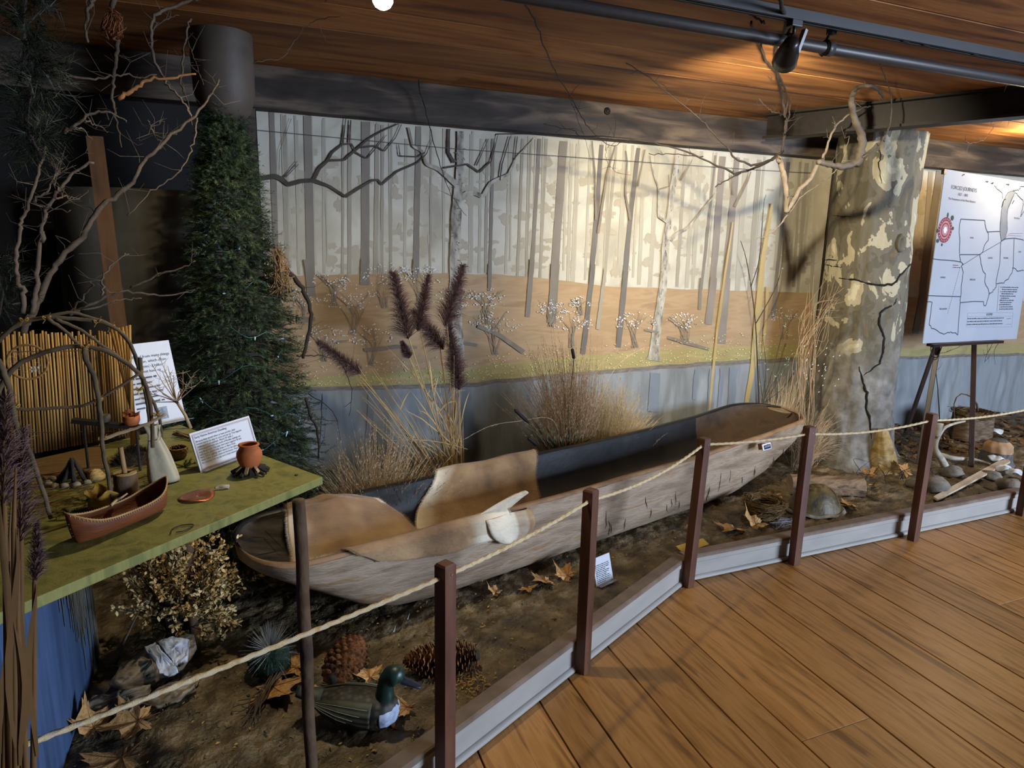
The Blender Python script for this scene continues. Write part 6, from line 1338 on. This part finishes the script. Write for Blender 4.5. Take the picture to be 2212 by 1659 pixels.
tag(sm.build('stems', M_brd, sbk), kind='stuff'); tag(m.build('leaves', M_oval, sbk), kind='stuff')
o = MB().tube(smooth_line([G(250, 1435, .02), pix(262, 1400, y=SBs.y), pix(285, 1350, y=SBs.y), pix(300, 1320, y=SBs.y)], 14), [.005, .003], 7).build('woody_stem', M_brk, smooth=True); tag(o, 'single crooked woody stem rising at the left of the shrub', 'stem')
# ---- moss ball with pale hair tuft
c = G(585, 1420, .06); mb = thing('tufted_moss', tuple(c - Vector((0, 0, .06))), 'dark green moss mound with a pale grey hair tuft', 'moss'); pebble(c, .075, .8, 24, 8).build('mound', mat('moss_green', ['#0c1a12', '#1b3323', '#12241a'], 40, rough=.9, bump=1, bscale=120), mb, smooth=True); h = MB(); g2 = MB(); r = random.Random(8)
for k in range(420):
    a = r.uniform(0, 6.28); th = abs(r.gauss(0, .75)); d = Vector((math.sin(th) * math.cos(a), math.sin(th) * math.sin(a), math.cos(th))) * r.uniform(.06, .12); p = c + Vector((0, -.02, .035)); blade(h, p, p + d + Vector((0, 0, -.02 * th)), d * .15, .0005, .0002, 4, 3)
tag(h.build('hair', mat('hair_pale', ['#85887f', '#a9aba8']), mb), kind='stuff')
for k in range(900):
    d = Vector((r.gauss(0, 1), r.gauss(0, 1), abs(r.gauss(0, 1)))).normalized(); p = c + Vector((d.x, d.y, d.z * .8)) * .07; needles(g2, p, p + d * .012, 3, .014, r, .0004)
tag(g2.build('moss_fuzz', mat('moss_green', []), mb), kind='stuff')
for (u, v, k) in ((665, 1400, 2), (640, 1385, 4)):
    c = G(u, v, .01); t = thing('feather_tuft', tuple(c), 'wispy pale feather tuft beside the dark pine cone' if k == 2 else 'wispy pale feather tuft behind the table leg', 'feather'); h = MB(); r = random.Random(k)
    for q in range(70): d = Vector((r.gauss(0, 1), r.gauss(0, .5), abs(r.gauss(0, .8)))).normalized() * r.uniform(.02, .05); blade(h, c, c + d, d * .1, .0004, .0002, 3, 3)
    tag(h.build('barbs', mat('hair_pale', []), t), kind='stuff')
for u, v in ((880, 1338), (850, 1365)): a = G(u, v, .008); o = MB().tube([a, a + Vector((.01, .004, .022))], [.003, .0006], 5).build('white_quill', mat('quill_white', ['#a9adb5'])); tag(o, 'white quill stub near the canoe bottom' if u > 860 else 'white quill stub nearer the dark pine cone', 'quill')
# ---- small placard, yellow card
a, b = G(1289, 1268), G(1325, 1252); t, B0, xd, up, n, W_ = placard('info_card', a, b, .125, 16, 'little white text card standing beside the canoe', foot=.03)
rows(B0 + up * .104 + xd * .007 + n * .0006, xd, up, n, [.012, 0, W_ * .8, W_ * .82, W_ * .78, W_ * .6, W_ * .8, W_ * .74, W_ * .62, W_ * .8, W_ * .82, W_ * .76, W_ * .5], .0078, .0042, M_ink, t)
q = [G(u, v, .022) for u, v in ((1460, 1180), (1518, 1163), (1532, 1176), (1476, 1196))]; yc = thing('yellow_card', tuple(sum(q, Vector()) / 4), 'flat yellow note card lying by the bend of the kerb', 'card'); MB().prism(q, (0, 0, .0012)).build('card', mat('card_yellow', ['#b3963c', '#c4a84c'], 8), yc)
xd = (q[1] - q[0]).normalized(); yd = (q[0] - q[3]).normalized(); rows(q[3].lerp(q[0], .75) + xd * .02 + Vector((0, 0, .0014)), xd, yd, (0, 0, 1), [.1, .11, .07], .016, .005, mat('ink_faint', ['#8f7a3a']), yc)
# ---- log, turtle shell, nest
a, b = G(1705, 1052, .04), G(1862, 1058, .04); lg = thing('bark_log', tuple((a + b) / 2 - Vector((0, 0, .04))), 'short weathered log lying between the canoe bow and the turtle shell', 'log'); NL = 14
def logf(u, v):
    q = a.lerp(b, v); d = (b - a).normalized(); s = Vector((-d.y, d.x, 0)); an = u * 6.283; rr = .062 * (1 + .10 * nz3(math.cos(an) * 1.2, math.sin(an) * 1.2, v * 1.0, 2) + .05 * nz3(math.cos(an) * 4, math.sin(an) * 4, v * 2, 2)); return q + (s * math.cos(an) + Vector((0, 0, 1)) * math.sin(an)) * rr + Vector((0, 0, .018))
MB().grid(40, 24, logf, True).build('bark', mat('log_bark', ['#2a1f17', '#5e4937', '#8a7256', '#453325'], 5, (.8, 4, 4), .8, .6, 24, 7), lg, smooth=True)
for v in (0, 1):
    m = MB(); ring_ = [logf(k / 28, v) for k in range(28)]; cc = sum(ring_, Vector()) / 28; m.add([cc] + ring_, [(0, 1 + k, 1 + (k + 1) % 28) for k in range(28)]); m.build('cut_end', mat('log_end', ['#7d6a52', '#94816a'], 20), lg)
c = G(1786, 1118); ts = thing('turtle_shell', tuple(c), 'domed brown turtle shell lying beside the bird nest', 'shell'); ex = (G(1835, 1112) - G(1740, 1118)).normalized(); ex.z = 0; ey = Vector((-ex.y, ex.x, 0)); M_sh = mat('turtle_brown', ['#2c2413', '#4a3d20', '#5d4d2b', '#3a2f1a'], 14, rough=.5, bump=.3, bscale=50); cc = c + ey * .12
def shell(u, v): q = u * 6.283; k = v; return cc + ex * (.165 * k * math.cos(q)) + ey * (.125 * k * math.sin(q)) + Vector((0, 0, .015 + .135 * (1 - k ** 2.6) + .004 * math.cos(q * 8) * k))
MB().grid(48, 14, shell, True).build('dome', M_sh, ts, smooth=True); MB().grid(48, 5, lambda u, v: Vector(shell(u, 1)) + (Vector(shell(u, 1)) - cc - Vector((0, 0, .015))).normalized() * .018 * v + Vector((0, 0, -.012 * v * v)), True).build('marginal_rim', mat('turtle_rim', ['#6d624f', '#8d8370', '#4c4232'], 16), ts, smooth=True, solid=.004)
for k in range(5): x = -.096 + .048 * k; MB().grid(9, 9, lambda u, v: (lambda px_, py_: cc + ex * px_ + ey * py_ + Vector((0, 0, .0165 + .135 * (1 - min(1, math.hypot(px_ / .165, py_ / .125)) ** 2.6) + .004 * math.sin(u * 3.14) * math.sin(v * 3.14))))(x + (u - .5) * .045, (v - .5) * .06)).build('scute', M_sh, ts, smooth=True)
def nest(p, R, h, label, n=420, mats=None, seed=1, name='bird_nest', pale=True):
    r = random.Random(seed); t = thing(name, tuple(p), label, 'nest'); m = MB()
    for k in range(n):
        a0 = r.uniform(0, 6.28); ln = r.uniform(.5, 2.0); rr = R * r.uniform(.55, 1.05); z = h * r.random(); rr *= .72 + .35 * (z / h); tl = r.uniform(-.35, .35); m.tube([p + Vector((rr * math.cos(a0 + ln * q) * (1 + .06 * r.gauss(0, 1)), rr * math.sin(a0 + ln * q) * (1 + .06 * r.gauss(0, 1)), .006 + z + tl * R * (q - .5) * .5)) for q in (0, .25, .5, .75, 1)], .0019, 3, cap=False)
    tag(m.build('grass_weave', mats or mat('nest_straw', ['#3d2e18', '#6b5330', '#57431f'], 30, rough=.9), t), kind='stuff'); MB().grid(28, 8, lambda u, v: p + Vector((R * .8 * interp(v, [0, .5, 1], [0, .55, 1]) * math.cos(u * 6.283), R * .8 * interp(v, [0, .5, 1], [0, .55, 1]) * math.sin(u * 6.283), .01 + h * .85 * v ** 2)), True).build('cup', mat('nest_inner', ['#2a1f10', '#41321b'], 50, rough=.9), t, smooth=True)
    if pale:
        w = MB()
        for k in range(22):
            q = p + Vector((r.uniform(-.3, 1) * R, -R * r.uniform(.8, 1.5), r.uniform(0, .02))); w.tube(smooth_line([q, q + Vector((r.gauss(0, .03), r.gauss(0, .02), .01)), q + Vector((r.gauss(0, .04), r.gauss(0, .02), .004)), q + Vector((r.gauss(0, .05), r.gauss(0, .02), .004))], 10), .0011, 4, cap=False)
        tag(w.build('loose_string', mat('string_grey', ['#73777c', '#9a9da2']), t), kind='stuff')
    return t
c = G(1668, 1128); nest(c + Vector((0, .07, 0)), .115, .10, 'small woven bird nest on the dirt left of the turtle shell', 620)
# ---- right corner: stumps, antler, basket, rocks, board, shells
def stump(c, h, r0, r1, label, m1, m2, seed=1, lean=(0, 0)):
    t = thing('gnawed_stump', tuple(c), label, 'stump')
    def f(u, v): a = u * 6.283; rr = interp(v, [0, .2, .55, .8, 1], [r0 * 1.25, r0, lerp(r0, r1, .5), r1, r1 * .55]) * (1 + .10 * nz3(math.cos(a) * 1.4, math.sin(a) * 1.4, v * 3 + seed, 1.5) + .04 * math.sin(a * 9 + v * 6)); return c + Vector((rr * math.cos(a) + lean[0] * v, rr * math.sin(a) + lean[1] * v, h * v - .012))
    m = MB().grid(36, 20, f, True); m.f.append(tuple(range(36 * 19, 36 * 20))); m.mi.append(0); o = m.build('wood', m1, t, smooth=True)
    if m2: MB().grid(36, 6, lambda u, v: f(u, .55 + .4 * v) + Vector((math.cos(u * 6.283), math.sin(u * 6.283), 0)) * .003, True).build('gnawed_top', m2, t, smooth=True)
    return t
M_gn = mat('gnawed_wood', ['#5f4a26', '#8a6f3f', '#a08a5e', '#6d6455'], 9, (1, 1, 2), .75, .5, 30)
stump(G(1908, 1015), .30, .09, .05, 'tall pale gnawed stump like a foot beside the sycamore base', M_gn, None, 2, (-.03, .02)); stump(G(2150, 1000), .19, .10, .085, 'short grey barked stump with gnawed tan top near the right edge', mat('grey_bark', ['#2f2d2c', '#5c5853', '#45413c'], 10, (4, 4, .7), .8, .6), mat('gnawed_tan', ['#8d6d4c', '#a98867'], 20), 4)
M_ant = mat('antler', ['#7d7464', '#a9a08f', '#8f8676', '#b5b0a6'], 10, rough=.55, bump=.2); an = thing('antler', tuple(G(2045, 1035)), 'big pale curved antler standing behind the barrier post', 'antler'); ZR = lambda L: [(1860 + a * .1748, 820 + b * .1748) for a, b in L]; yA = G(2050, 1030).y
MB().tube(smooth_line([pix(u, v, y=yA + .05) for u, v in ZR([(1285, 515), (1150, 545), (1040, 590), (980, 660), (935, 740), (915, 830), (930, 890), (990, 980), (1060, 1110), (1125, 1240)])], 40), [.006, .028], 9).build('beam', M_ant, an, smooth=True)
MB().tube(smooth_line([pix(u, v, y=yA + .04) for u, v in ZR([(960, 540), (950, 600), (935, 700)])], 12), [.03, .02], 9).build('palm', M_ant, an, smooth=True); MB().tube(smooth_line([G(2020, 980, .05), G(2060, 990, .045), G(2100, 992, .035), G(2140, 1002, .02)], 16), [.022, .03, .006], 9).build('tine', M_ant, an, smooth=True)
M_rk = mat('field_rock', ['#4a443c', '#6d655a', '#857c70'], 12, rough=.8, bump=.4, bscale=40, rand=.1)
for (u, v, rr, sq, sd, lb) in ((2032, 1052, .085, .68, 1, 'speckled round rock behind the fifth barrier post'), (2066, 1022, .075, .55, 2, 'smooth grey rock beside the easel foot'), (2195, 1052, .075, .6, 3, 'rounded grey rock at the right edge'), (1985, 1048, .06, .5, 4, 'flat tan rock under the golden leaf'), (2150, 1030, .07, .45, 5, 'dark flat rock beside the white shells')):
    c = G(u, v, rr * sq * .7); c += Vector((0, rr * .5, 0)); o = pebble(c, rr, sq, 22, sd).build('field_rock', M_rk, smooth=True); tag(o, lb, 'rock', 'rocks by the easel')
a, b = G(2025, 1083, .014), G(2182, 1000, .045); o = MB().prism([a + Vector((0, 0, 0)), G(2016, 1076, .014), G(2172, 990, .05), b], (0, 0, .012)).build('wood_lath', mat('pale_lath', ['#a8987f', '#bfae95', '#b3a48c'], 8, (6, 6, 1), .6)); tag(o, 'pale bare wooden lath lying slanted across the rocks', 'lath')
for (u, v, s, sd, lb) in ((2152, 990, .05, 1, 'white oyster shell resting on the lath end'), (2168, 1012, .05, 2, 'wavy white shell below the lath'), (2190, 1020, .045, 3, 'curled white shell near the right edge'), (2150, 932, .05, 4, 'pale flat shell lying behind the short stump')):
    c = G(u, v, .05); o = MB().grid(28, 7, lambda q, w: c + Vector((s * w * math.cos(q * 6.283) * 1.2, s * w * math.sin(q * 6.283), .012 * math.sin(q * 18 + sd) * w + .02 * (1 - w * w))), True).build('oyster_shell', mat('shell_white', ['#8f959c', '#c4c9cc', '#a9a89c'], 14, rough=.45), smooth=True, solid=.004); tag(o, lb, 'shell', 'shells by the easel')
bc = G(2095, 945); kb = thing('bark_basket', tuple(bc), 'bark basket with a hooped handle behind the easel legs', 'basket'); MB().grid(40, 10, lambda u, v: bc + Vector(((.17 - .02 * v) * math.copysign(abs(math.cos(u * 6.283)) ** .6, math.cos(u * 6.283)), .11 * math.copysign(abs(math.sin(u * 6.283)) ** .6, math.sin(u * 6.283)), .19 * v)), True).build('wall', mat('basket_bark', ['#3a2a1c', '#5f4a36', '#786450'], 12, (1, 1, 4), .8, .5), kb, smooth=True, solid=.006)
MB().tube([pix(u, v, y=bc.y) for u, v in ZR([(1150, 480), (1150, 300), (1180, 220), (1240, 175), (1300, 185), (1370, 215), (1430, 300), (1450, 430), (1450, 520)])], .008, 8, flat=.5).build('handle', mat('handle_withe', ['#4f3a28', '#6b5340'], 20), kb, smooth=True)
nest(bc + Vector((-.03, -.01, .165)), .15, .055, 'wide dark nest of grass resting on the bark basket', 520, None, 6, pale=False)
# leaf and twig litter against the wall on the right
m = MB(); r = random.Random(13)
for k in range(420):
    x = r.uniform(4.5, 6.6); y = r.uniform(3.2, 3.82); z = ground_z(x, y) + r.uniform(.01, .09) * (y - 3.0); p = Vector((x, y, z)); a = r.uniform(0, 6.28); s = r.uniform(.02, .05); d = Vector((math.cos(a), math.sin(a), r.uniform(-.5, .6))) * s; w = Vector((-math.sin(a), math.cos(a), r.uniform(-.4, .4))) * s * .6; m.add([p - d, p - w, p + d * .9, p + w, p + d * .2 + w * 1.2], [(0, 1, 2, 3)])
o = m.build('leaf_litter', mat('litter_brown', ['#3a2713', '#6b4a26', '#523718'], 12)); tag(o, 'brown leaf litter heaped against the right wall', 'leaf litter', kind='stuff')
m = MB()
for k in range(60):
    p = G(r.uniform(1840, 2040), r.uniform(930, 1060), .02); m.tube(smooth_line([p, p + Vector((r.gauss(0, .06), r.gauss(0, .03), r.uniform(.02, .09))), p + Vector((r.gauss(0, .1), r.gauss(0, .05), r.uniform(.0, .12)))], 8), [.0022, .0008], 4, cap=False)
o = m.build('twig_litter', M_brd); tag(o, 'thin twig litter around the gnawed stump', 'twigs', kind='stuff')
m = MB()
for k in range(500):
    c0 = G(r.gauss(1725, 22), 985 + r.uniform(-25, 20), .02); d = Vector((r.gauss(0, .3), r.gauss(0, .2), 1)).normalized() * r.uniform(.03, .1); needles(m, c0, c0 + d, 3, .02, r, .0008)
o = m.build('ground_ivy', mat('ivy_green', ['#14240f', '#21391a'], 20)); tag(o, 'dark green ground plant between the log and the sycamore', 'plant', kind='stuff')
o = MB().tube([G(1865, 1068, .01), G(1900, 1082, .008)], [.006, .003], 6).build('fallen_stick', M_brk); tag(o, 'thin fallen stick in front of the log end', 'stick')
o = MB().tube([G(2125, 1052, .015), G(2172, 1070, .012)], [.007, .005], 6).build('fallen_stick', M_brk); tag(o, 'brown fallen stick in front of the white shells', 'stick')
# ---- painted side panel below the table
a, b = pix(55, 1640, y=2.05), pix(228, 1245, y=2.75)
pn = thing('side_panel', (a.x, 2.4, .09), 'painted blue water panel standing under the left end of the table', 'panel')
L0, L1 = Vector((-.50, 1.72, .09)), Vector((-.475, 2.62, .09)); 
MB().prism([L0, L1, L1 + Vector((0, 0, .72)), L0 + Vector((0, 0, .72))], (-.012, 0, 0)).build('board', mat('panel_blue', ['#283a58', '#43597c', '#304668'], 2.6, (1, 5, .5), .7), pn)
m = MB(); r = random.Random(2)
for k in range(130):
    f = r.uniform(.52, 1.0); p = L0.lerp(L1, f) + Vector((.002 + .0002 * (k % 9), 0, 0)); z1 = .71; z0 = max(.0, lerp(.55, .02, (f - .52) / .48) + r.gauss(0, .08)); w = Vector((0, .008, 0)); m.add([p - w + Vector((0, 0, z1)), p + w + Vector((0, 0, z1)), p + w * .4 + Vector((0, 0, z0)), p - w * .4 + Vector((0, 0, z0))], [(0, 1, 2, 3)])
tag(m.build('painted_grass', mat('panel_grass', ['#4c4a3c', '#6a675a', '#3a382e'], 12, (1, 6, 1)), pn), kind='stuff')
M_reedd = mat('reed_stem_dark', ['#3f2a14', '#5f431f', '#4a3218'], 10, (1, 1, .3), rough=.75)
# ---- tall dry reeds close to the viewer at the left edge
for i, (ub, ut, vt, yy, pl_, lb) in enumerate(((20, 8, 860, 1.02, 1, 'tall dark plumed reed at the extreme left edge'), (50, 45, 930, 1.06, 1, 'tall reed with a broad purple plume over the table end'), (72, 75, 1130, 1.08, 1, 'shorter reed with a dark cattail like plume before the table edge'), (35, 30, 1010, 1.0, 0, 'dry reed stalk between the left edge plumes'), (8, 20, 1080, 1.04, 0, 'bent dry reed stalk at the lower left corner'), (60, 38, 1210, 1.0, 0, 'thick dry reed stalk in the lower left corner'))):
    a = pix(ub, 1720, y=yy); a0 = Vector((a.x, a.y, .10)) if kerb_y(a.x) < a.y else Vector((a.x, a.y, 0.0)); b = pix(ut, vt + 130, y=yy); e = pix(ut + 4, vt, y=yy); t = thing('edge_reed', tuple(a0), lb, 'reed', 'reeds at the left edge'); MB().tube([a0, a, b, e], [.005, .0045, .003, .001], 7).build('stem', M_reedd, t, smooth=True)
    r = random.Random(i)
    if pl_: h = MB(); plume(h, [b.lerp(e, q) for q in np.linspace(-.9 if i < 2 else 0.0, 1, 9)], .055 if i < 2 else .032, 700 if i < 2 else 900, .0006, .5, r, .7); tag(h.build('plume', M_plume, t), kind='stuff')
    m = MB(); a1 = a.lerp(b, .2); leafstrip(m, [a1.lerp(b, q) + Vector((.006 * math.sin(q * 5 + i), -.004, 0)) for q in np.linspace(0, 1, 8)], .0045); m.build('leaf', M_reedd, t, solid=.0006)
# ------------------------------------------------------------------ map on an easel
M_esl = mat('easel_wood', ['#1c0f0b', '#2c1913', '#21120d'], 8, (2, 2, .6), .4, spec=.5)
BLm = Vector((4.467, 3.2, .95)); dm = Vector((.9935, .106, -.026)).normalized(); bkm = Vector((-.106, .994, 0)); lean = RAD(2); upm = (Vector((.026, 0, 1)) * math.cos(lean) + bkm * math.sin(lean)); upm = (upm - dm * upm.dot(dm)).normalized(); nm = dm.cross(upm).normalized(); WM, HM = .715, 1.15
def plane_pix(u, v, off=.0):
    d = ray(u, v); P0 = BLm + nm * off; q = np.array(nm); t = (np.array(P0) - np.array([0, 0, CAMZ])) @ q / (d @ q); return Vector((d[0] * t, d[1] * t, CAMZ + d[2] * t))
TLp = plane_pix(2042, 365); HM = (TLp - BLm).dot(upm); BRp = plane_pix(2196, 733); WM = (BRp - BLm).dot(dm)
es = thing('easel', (4.75, 3.3, .09), 'dark brown wooden tripod easel holding the map', 'easel')
f1, f2, f3 = G(1983, 1004), G(2098, 1008), G(1932, 928); f3.y = min(f3.y, 3.72); apex = BLm + dm * (WM * .5) + upm * (HM * .72) - nm * .05
for nm_, f in (('front_leg', f1), ('front_leg', f2), ('back_leg', f3)):
    top = apex + (dm * (-.03 if f is f1 else .03 if f is f2 else 0)) + (bkm * .03 if f is f3 else Vector())
    if f is not f3:
        k = plane_pix(2035 if f is f1 else 2112, 745) - nm * .025; top = k; MB().prism([k - nm * .004 - dm * .012, k - nm * .004 + dm * .012, k - nm * .02 + dm * .012, k - nm * .02 - dm * .012], upm * (HM * .8)).build('upright', M_esl, es)
    rot = (top - f).to_track_quat('Z', 'Y').to_matrix(); MB().box((f + top) / 2, (.032, .02, (top - f).length), rot).build(nm_, M_esl, es, bevel=.003)
MB().prism([BLm + dm * .10 - upm * .004 + nm * .03, BLm + dm * (WM - .25) - upm * .004 + nm * .03, BLm + dm * (WM - .25) - upm * .004 - nm * .03, BLm + dm * .10 - upm * .004 - nm * .03], -upm * .02).build('ledge', M_esl, es)
MB().box(BLm + dm * .10 - upm * .016 + nm * .03, (.07, .02, .02), Matrix((dm, nm, upm)).transposed()).build('ledge_stop', M_black, es)
MB().tube(smooth_line([BLm + dm * .1 - upm * .02, BLm + dm * .13 - upm * .09, BLm + dm * .2 - upm * .1, BLm + dm * .24 - upm * .03], 16), .003, 5).build('chain', M_clamp, es)
mp = thing('map_board', tuple(BLm), 'white FORCED JOURNEYS map board standing on the easel', 'map')
MB().prism([BLm, BLm + dm * WM, BLm + dm * WM + upm * HM, BLm + upm * HM], -nm * .006).build('board', mat('map_white', ['#8d939d', '#939aa4'], 3, rough=.7, spec=.2), mp)
c = BLm + upm * (HM - .02) - dm * .012; MB().box(c, (.025, .02, .03), Matrix((dm, nm, upm)).transposed()).build('corner_clip', M_esl, mp)
ZM = lambda L: [(1950 + a * .2410, 360 + b * .2410) for a, b in L]
M_mln = mat('map_line', ['#22262f']); m = MB(); mg = MB(); mr_ = MB(); r = random.Random(6)
def mline(m, L, w, jag=0, n=1):
    L = ZM(L)
    if n > 1: L = resamp(L, len(L) * n)
    P = [plane_pix(u + (r.gauss(0, jag) if 0 < i < len(L) - 1 else 0), v + (r.gauss(0, jag) if 0 < i < len(L) - 1 else 0), .0012) for i, (u, v) in enumerate(L)]; vs = []
    for i, p in enumerate(P):
        t = (P[min(i + 1, len(P) - 1)] - P[max(0, i - 1)]).normalized(); s = t.cross(nm).normalized() * w / 2; vs += [p - s, p + s]
    m.add(vs, [(2 * i, 2 * i + 1, 2 * i + 3, 2 * i + 2) for i in range(len(P) - 1)])
for L in ([(520, 470), (735, 482)], [(735, 482), (742, 540), (770, 600), (768, 660), (735, 695), (720, 760), (690, 790)], [(520, 470), (505, 560), (512, 650), (510, 780)], [(510, 788), (690, 788)], [(510, 788), (520, 850)], [(268, 826), (520, 850), (540, 870), (525, 895)],
          [(525, 895), (545, 940), (530, 1050), (520, 1165)], [(225, 1156), (520, 1165)], [(520, 1165), (515, 1220), (495, 1505)], [(218, 1212), (265, 1214), (238, 1415)], [(755, 585), (872, 580)], [(690, 790), (700, 850), (720, 940), (742, 960), (735, 1040), (765, 1090), (775, 1150)],
          [(520, 1218), (725, 1205), (728, 1245), (745, 1248), (775, 1140)], [(880, 675), (870, 860), (835, 1050)], [(920, 648), (1000, 640), (1062, 650), (1085, 660)], [(1000, 640), (990, 905)], [(880, 670), (920, 648)]):
    mline(m, L, .0055, .35 if len(L) > 2 else 0, 3 if len(L) > 2 else 1)
for L in ([(238, 1415), (260, 1440), (320, 1480), (365, 1500), (420, 1485), (470, 1490), (495, 1508)], [(775, 1140), (800, 1130), (830, 1080), (840, 1050), (900, 1040), (940, 1010), (985, 940), (990, 905), (1030, 935), (1085, 930)], [(820, 170), (850, 200), (890, 235), (898, 290)], [(990, 210), (1040, 215), (1060, 180), (1085, 178)], [(1085, 400), (1055, 450), (1075, 360), (1080, 310), (1040, 260), (1010, 235)]):
    mline(m, L, .0055, .7, 4)
mline(m, [(525, 890), (690, 785), (880, 675)], .003)
for k in range(22): f = k / 22; mline(m, [(lerp(515, 402, f), lerp(905, 1325, f)), (lerp(515, 402, f + .025), lerp(905, 1325, f + .025))], .0028)
tag(m.build('outlines', M_mln, mp), kind='stuff')
lk = [(940, 235), (985, 215), (1010, 230), (975, 290), (945, 370), (935, 470), (940, 560), (920, 640), (885, 670), (872, 590), (875, 490), (890, 370), (915, 280)]
P = [plane_pix(u, v, .0008) for u, v in ZM(lk)]; q = MB(); cc = sum(P, Vector()) / len(P); q.add([cc] + P, [(0, 1 + k, 1 + (k + 1) % len(P)) for k in range(len(P))]); q.build('lake', mat('map_lake', ['#62686f', '#6e747c'], 14), mp); m2 = MB(); mline(m2, lk + lk[:1], .004, .3, 3)
for L in ([(740, 135), (770, 130), (755, 142)], [(790, 150), (820, 140), (800, 158)], [(925, 160), (960, 158), (940, 170)], [(885, 365), (905, 300), (925, 290)], [(530, 85), (540, 72), (555, 70)], [(980, 335), (1000, 300)]): mline(m2, L, .008, .2, 2)
tag(m2.build('coast_marks', M_mln, mp), kind='stuff')
# turtle emblem: shell rings with head, legs, tail
tc_ = plane_pix(*ZM([(378, 568)])[0])
def disc(m, c, rx, ry, off, n=32, a0=0, rin=0):
    vs = []; 
    for k in range(n): a = 2 * math.pi * k / n; e = (dm * (rx * math.cos(a)) + upm * (ry * math.sin(a))); vs += [c + nm * off + e * rin, c + nm * off + e]
    m.add(vs, [(2 * k, 2 * k + 1, 2 * ((k + 1) % n) + 1, 2 * ((k + 1) % n)) for k in range(n)])
RX, RY = .083, .085; Mr = mat('emblem_red', ['#571320', '#6a1d28'], 30); Mw = mat('emblem_pink', ['#8f5c66', '#a0757d'], 60); Mg = mat('emblem_green', ['#1d2f2c', '#2a4540'], 30)
for off, k, mm_ in ((.001, 1.0, Mr), (.0014, .72, Mw), (.0018, .56, Mr), (.0022, .47, Mw)):
    q = MB(); disc(q, tc_, RX * k, RY * k, off); q.build('emblem_ring', mm_, mp)
q = MB()
for k in range(22): a = k / 22 * 6.283; disc(q, tc_ + dm * (RX * .86 * math.cos(a)) + upm * (RY * .86 * math.sin(a)), .008, .0075, .0016, 4)
for k in range(26): a = r.uniform(0, 6.28); f = r.uniform(.1, .4); disc(q, tc_ + dm * (RX * f * math.cos(a)) + upm * (RY * f * math.sin(a)), .004, .004, .0026, 5)
tag(q.build('emblem_dots', Mw, mp), kind='stuff'); q = MB(); disc(q, tc_, .022, .024, .0028, 6); q.build('emblem_centre', M_paper, mp)
for u, v, rx, ry in ((443, 460, .020, .018), (403, 435, .011, .018), (448, 553, .014, .012), (308, 575, .014, .014), (312, 665, .018, .014), (350, 700, .010, .010)): q = MB(); disc(q, plane_pix(*ZM([(u, v)])[0]), rx, ry, .0008, 14); q.build('emblem_limb', Mg, mp)
def mtext(b, u, v, s, mtl=M_ink, al='LEFT', sp=1.0): text(b, s, plane_pix(*ZM([(u, v)])[0], .0012), dm, upm, mtl, mp, align=al, space=sp)
mtext('FORCED JOURNEYS', 432, 198, .036); mtext('1827 - 1843', 538, 264, .026, al='CENTER'); mtext('The Potawatomi of the Miami Reserve', 408, 294, .0215)
for b, u, v in (('IOWA', 618, 645), ('KANSAS', 360, 1000), ('MISSOURI', 625, 1020), ('ILLINOIS', 785, 825), ('INDIANA', 925, 825), ('OHIO', 1048, 770), ('OKLAHOMA', 362, 1282), ('MICHIGAN', 1022, 470)): mtext(b, u, v, .017, al='CENTER')
mtext('LEGEND', 777, 1333, .024, al='CENTER'); rows(plane_pix(*ZM([(582, 1366)])[0], .0012), dm, upm, nm, [.50, .49, .50], .0215, .0085, M_ink, mp)
rows(plane_pix(*ZM([(893, 1084)])[0], .0012), dm, upm, nm, [.23, .22, .22, .17, .21, .12, .2, .17, .16, .19, .2], .0163, .0085, M_ink, mp)
rows(plane_pix(*ZM([(450, 886)])[0], .0012), dm, upm, nm, [.07, .1], .014, .007, Mr, mp)
q = MB(); mline(q, [(862, 1065), (845, 1300)], .0022); mline(q, [(930, 1362), (970, 1360)], .003)
for k in range(4): mline(q, [(928 + k * 12, 1412), (934 + k * 12, 1412)], .003)
for L in ([(582, 1312), (990, 1306)], [(990, 1306), (978, 1438)], [(978, 1438), (572, 1438)], [(572, 1438), (582, 1312)], [(583, 1345), (987, 1340)]): mline(q, L, .0012)
tag(q.build('legend_rules', mat('ink_grey', ['#4a5060']), mp), kind='stuff'); q = MB()
for v in (1080, 1120, 1158, 1198, 1238): disc(q, plane_pix(*ZM([(880 - (v - 1080) * .08, v)])[0]), .006, .004, .0012, 8)
mline(q, [(920, 640), (960, 600), (1075, 598)], .0018); mline(q, [(950, 615), (1062, 622)], .0018); tag(q.build('red_marks', Mr, mp), kind='stuff')
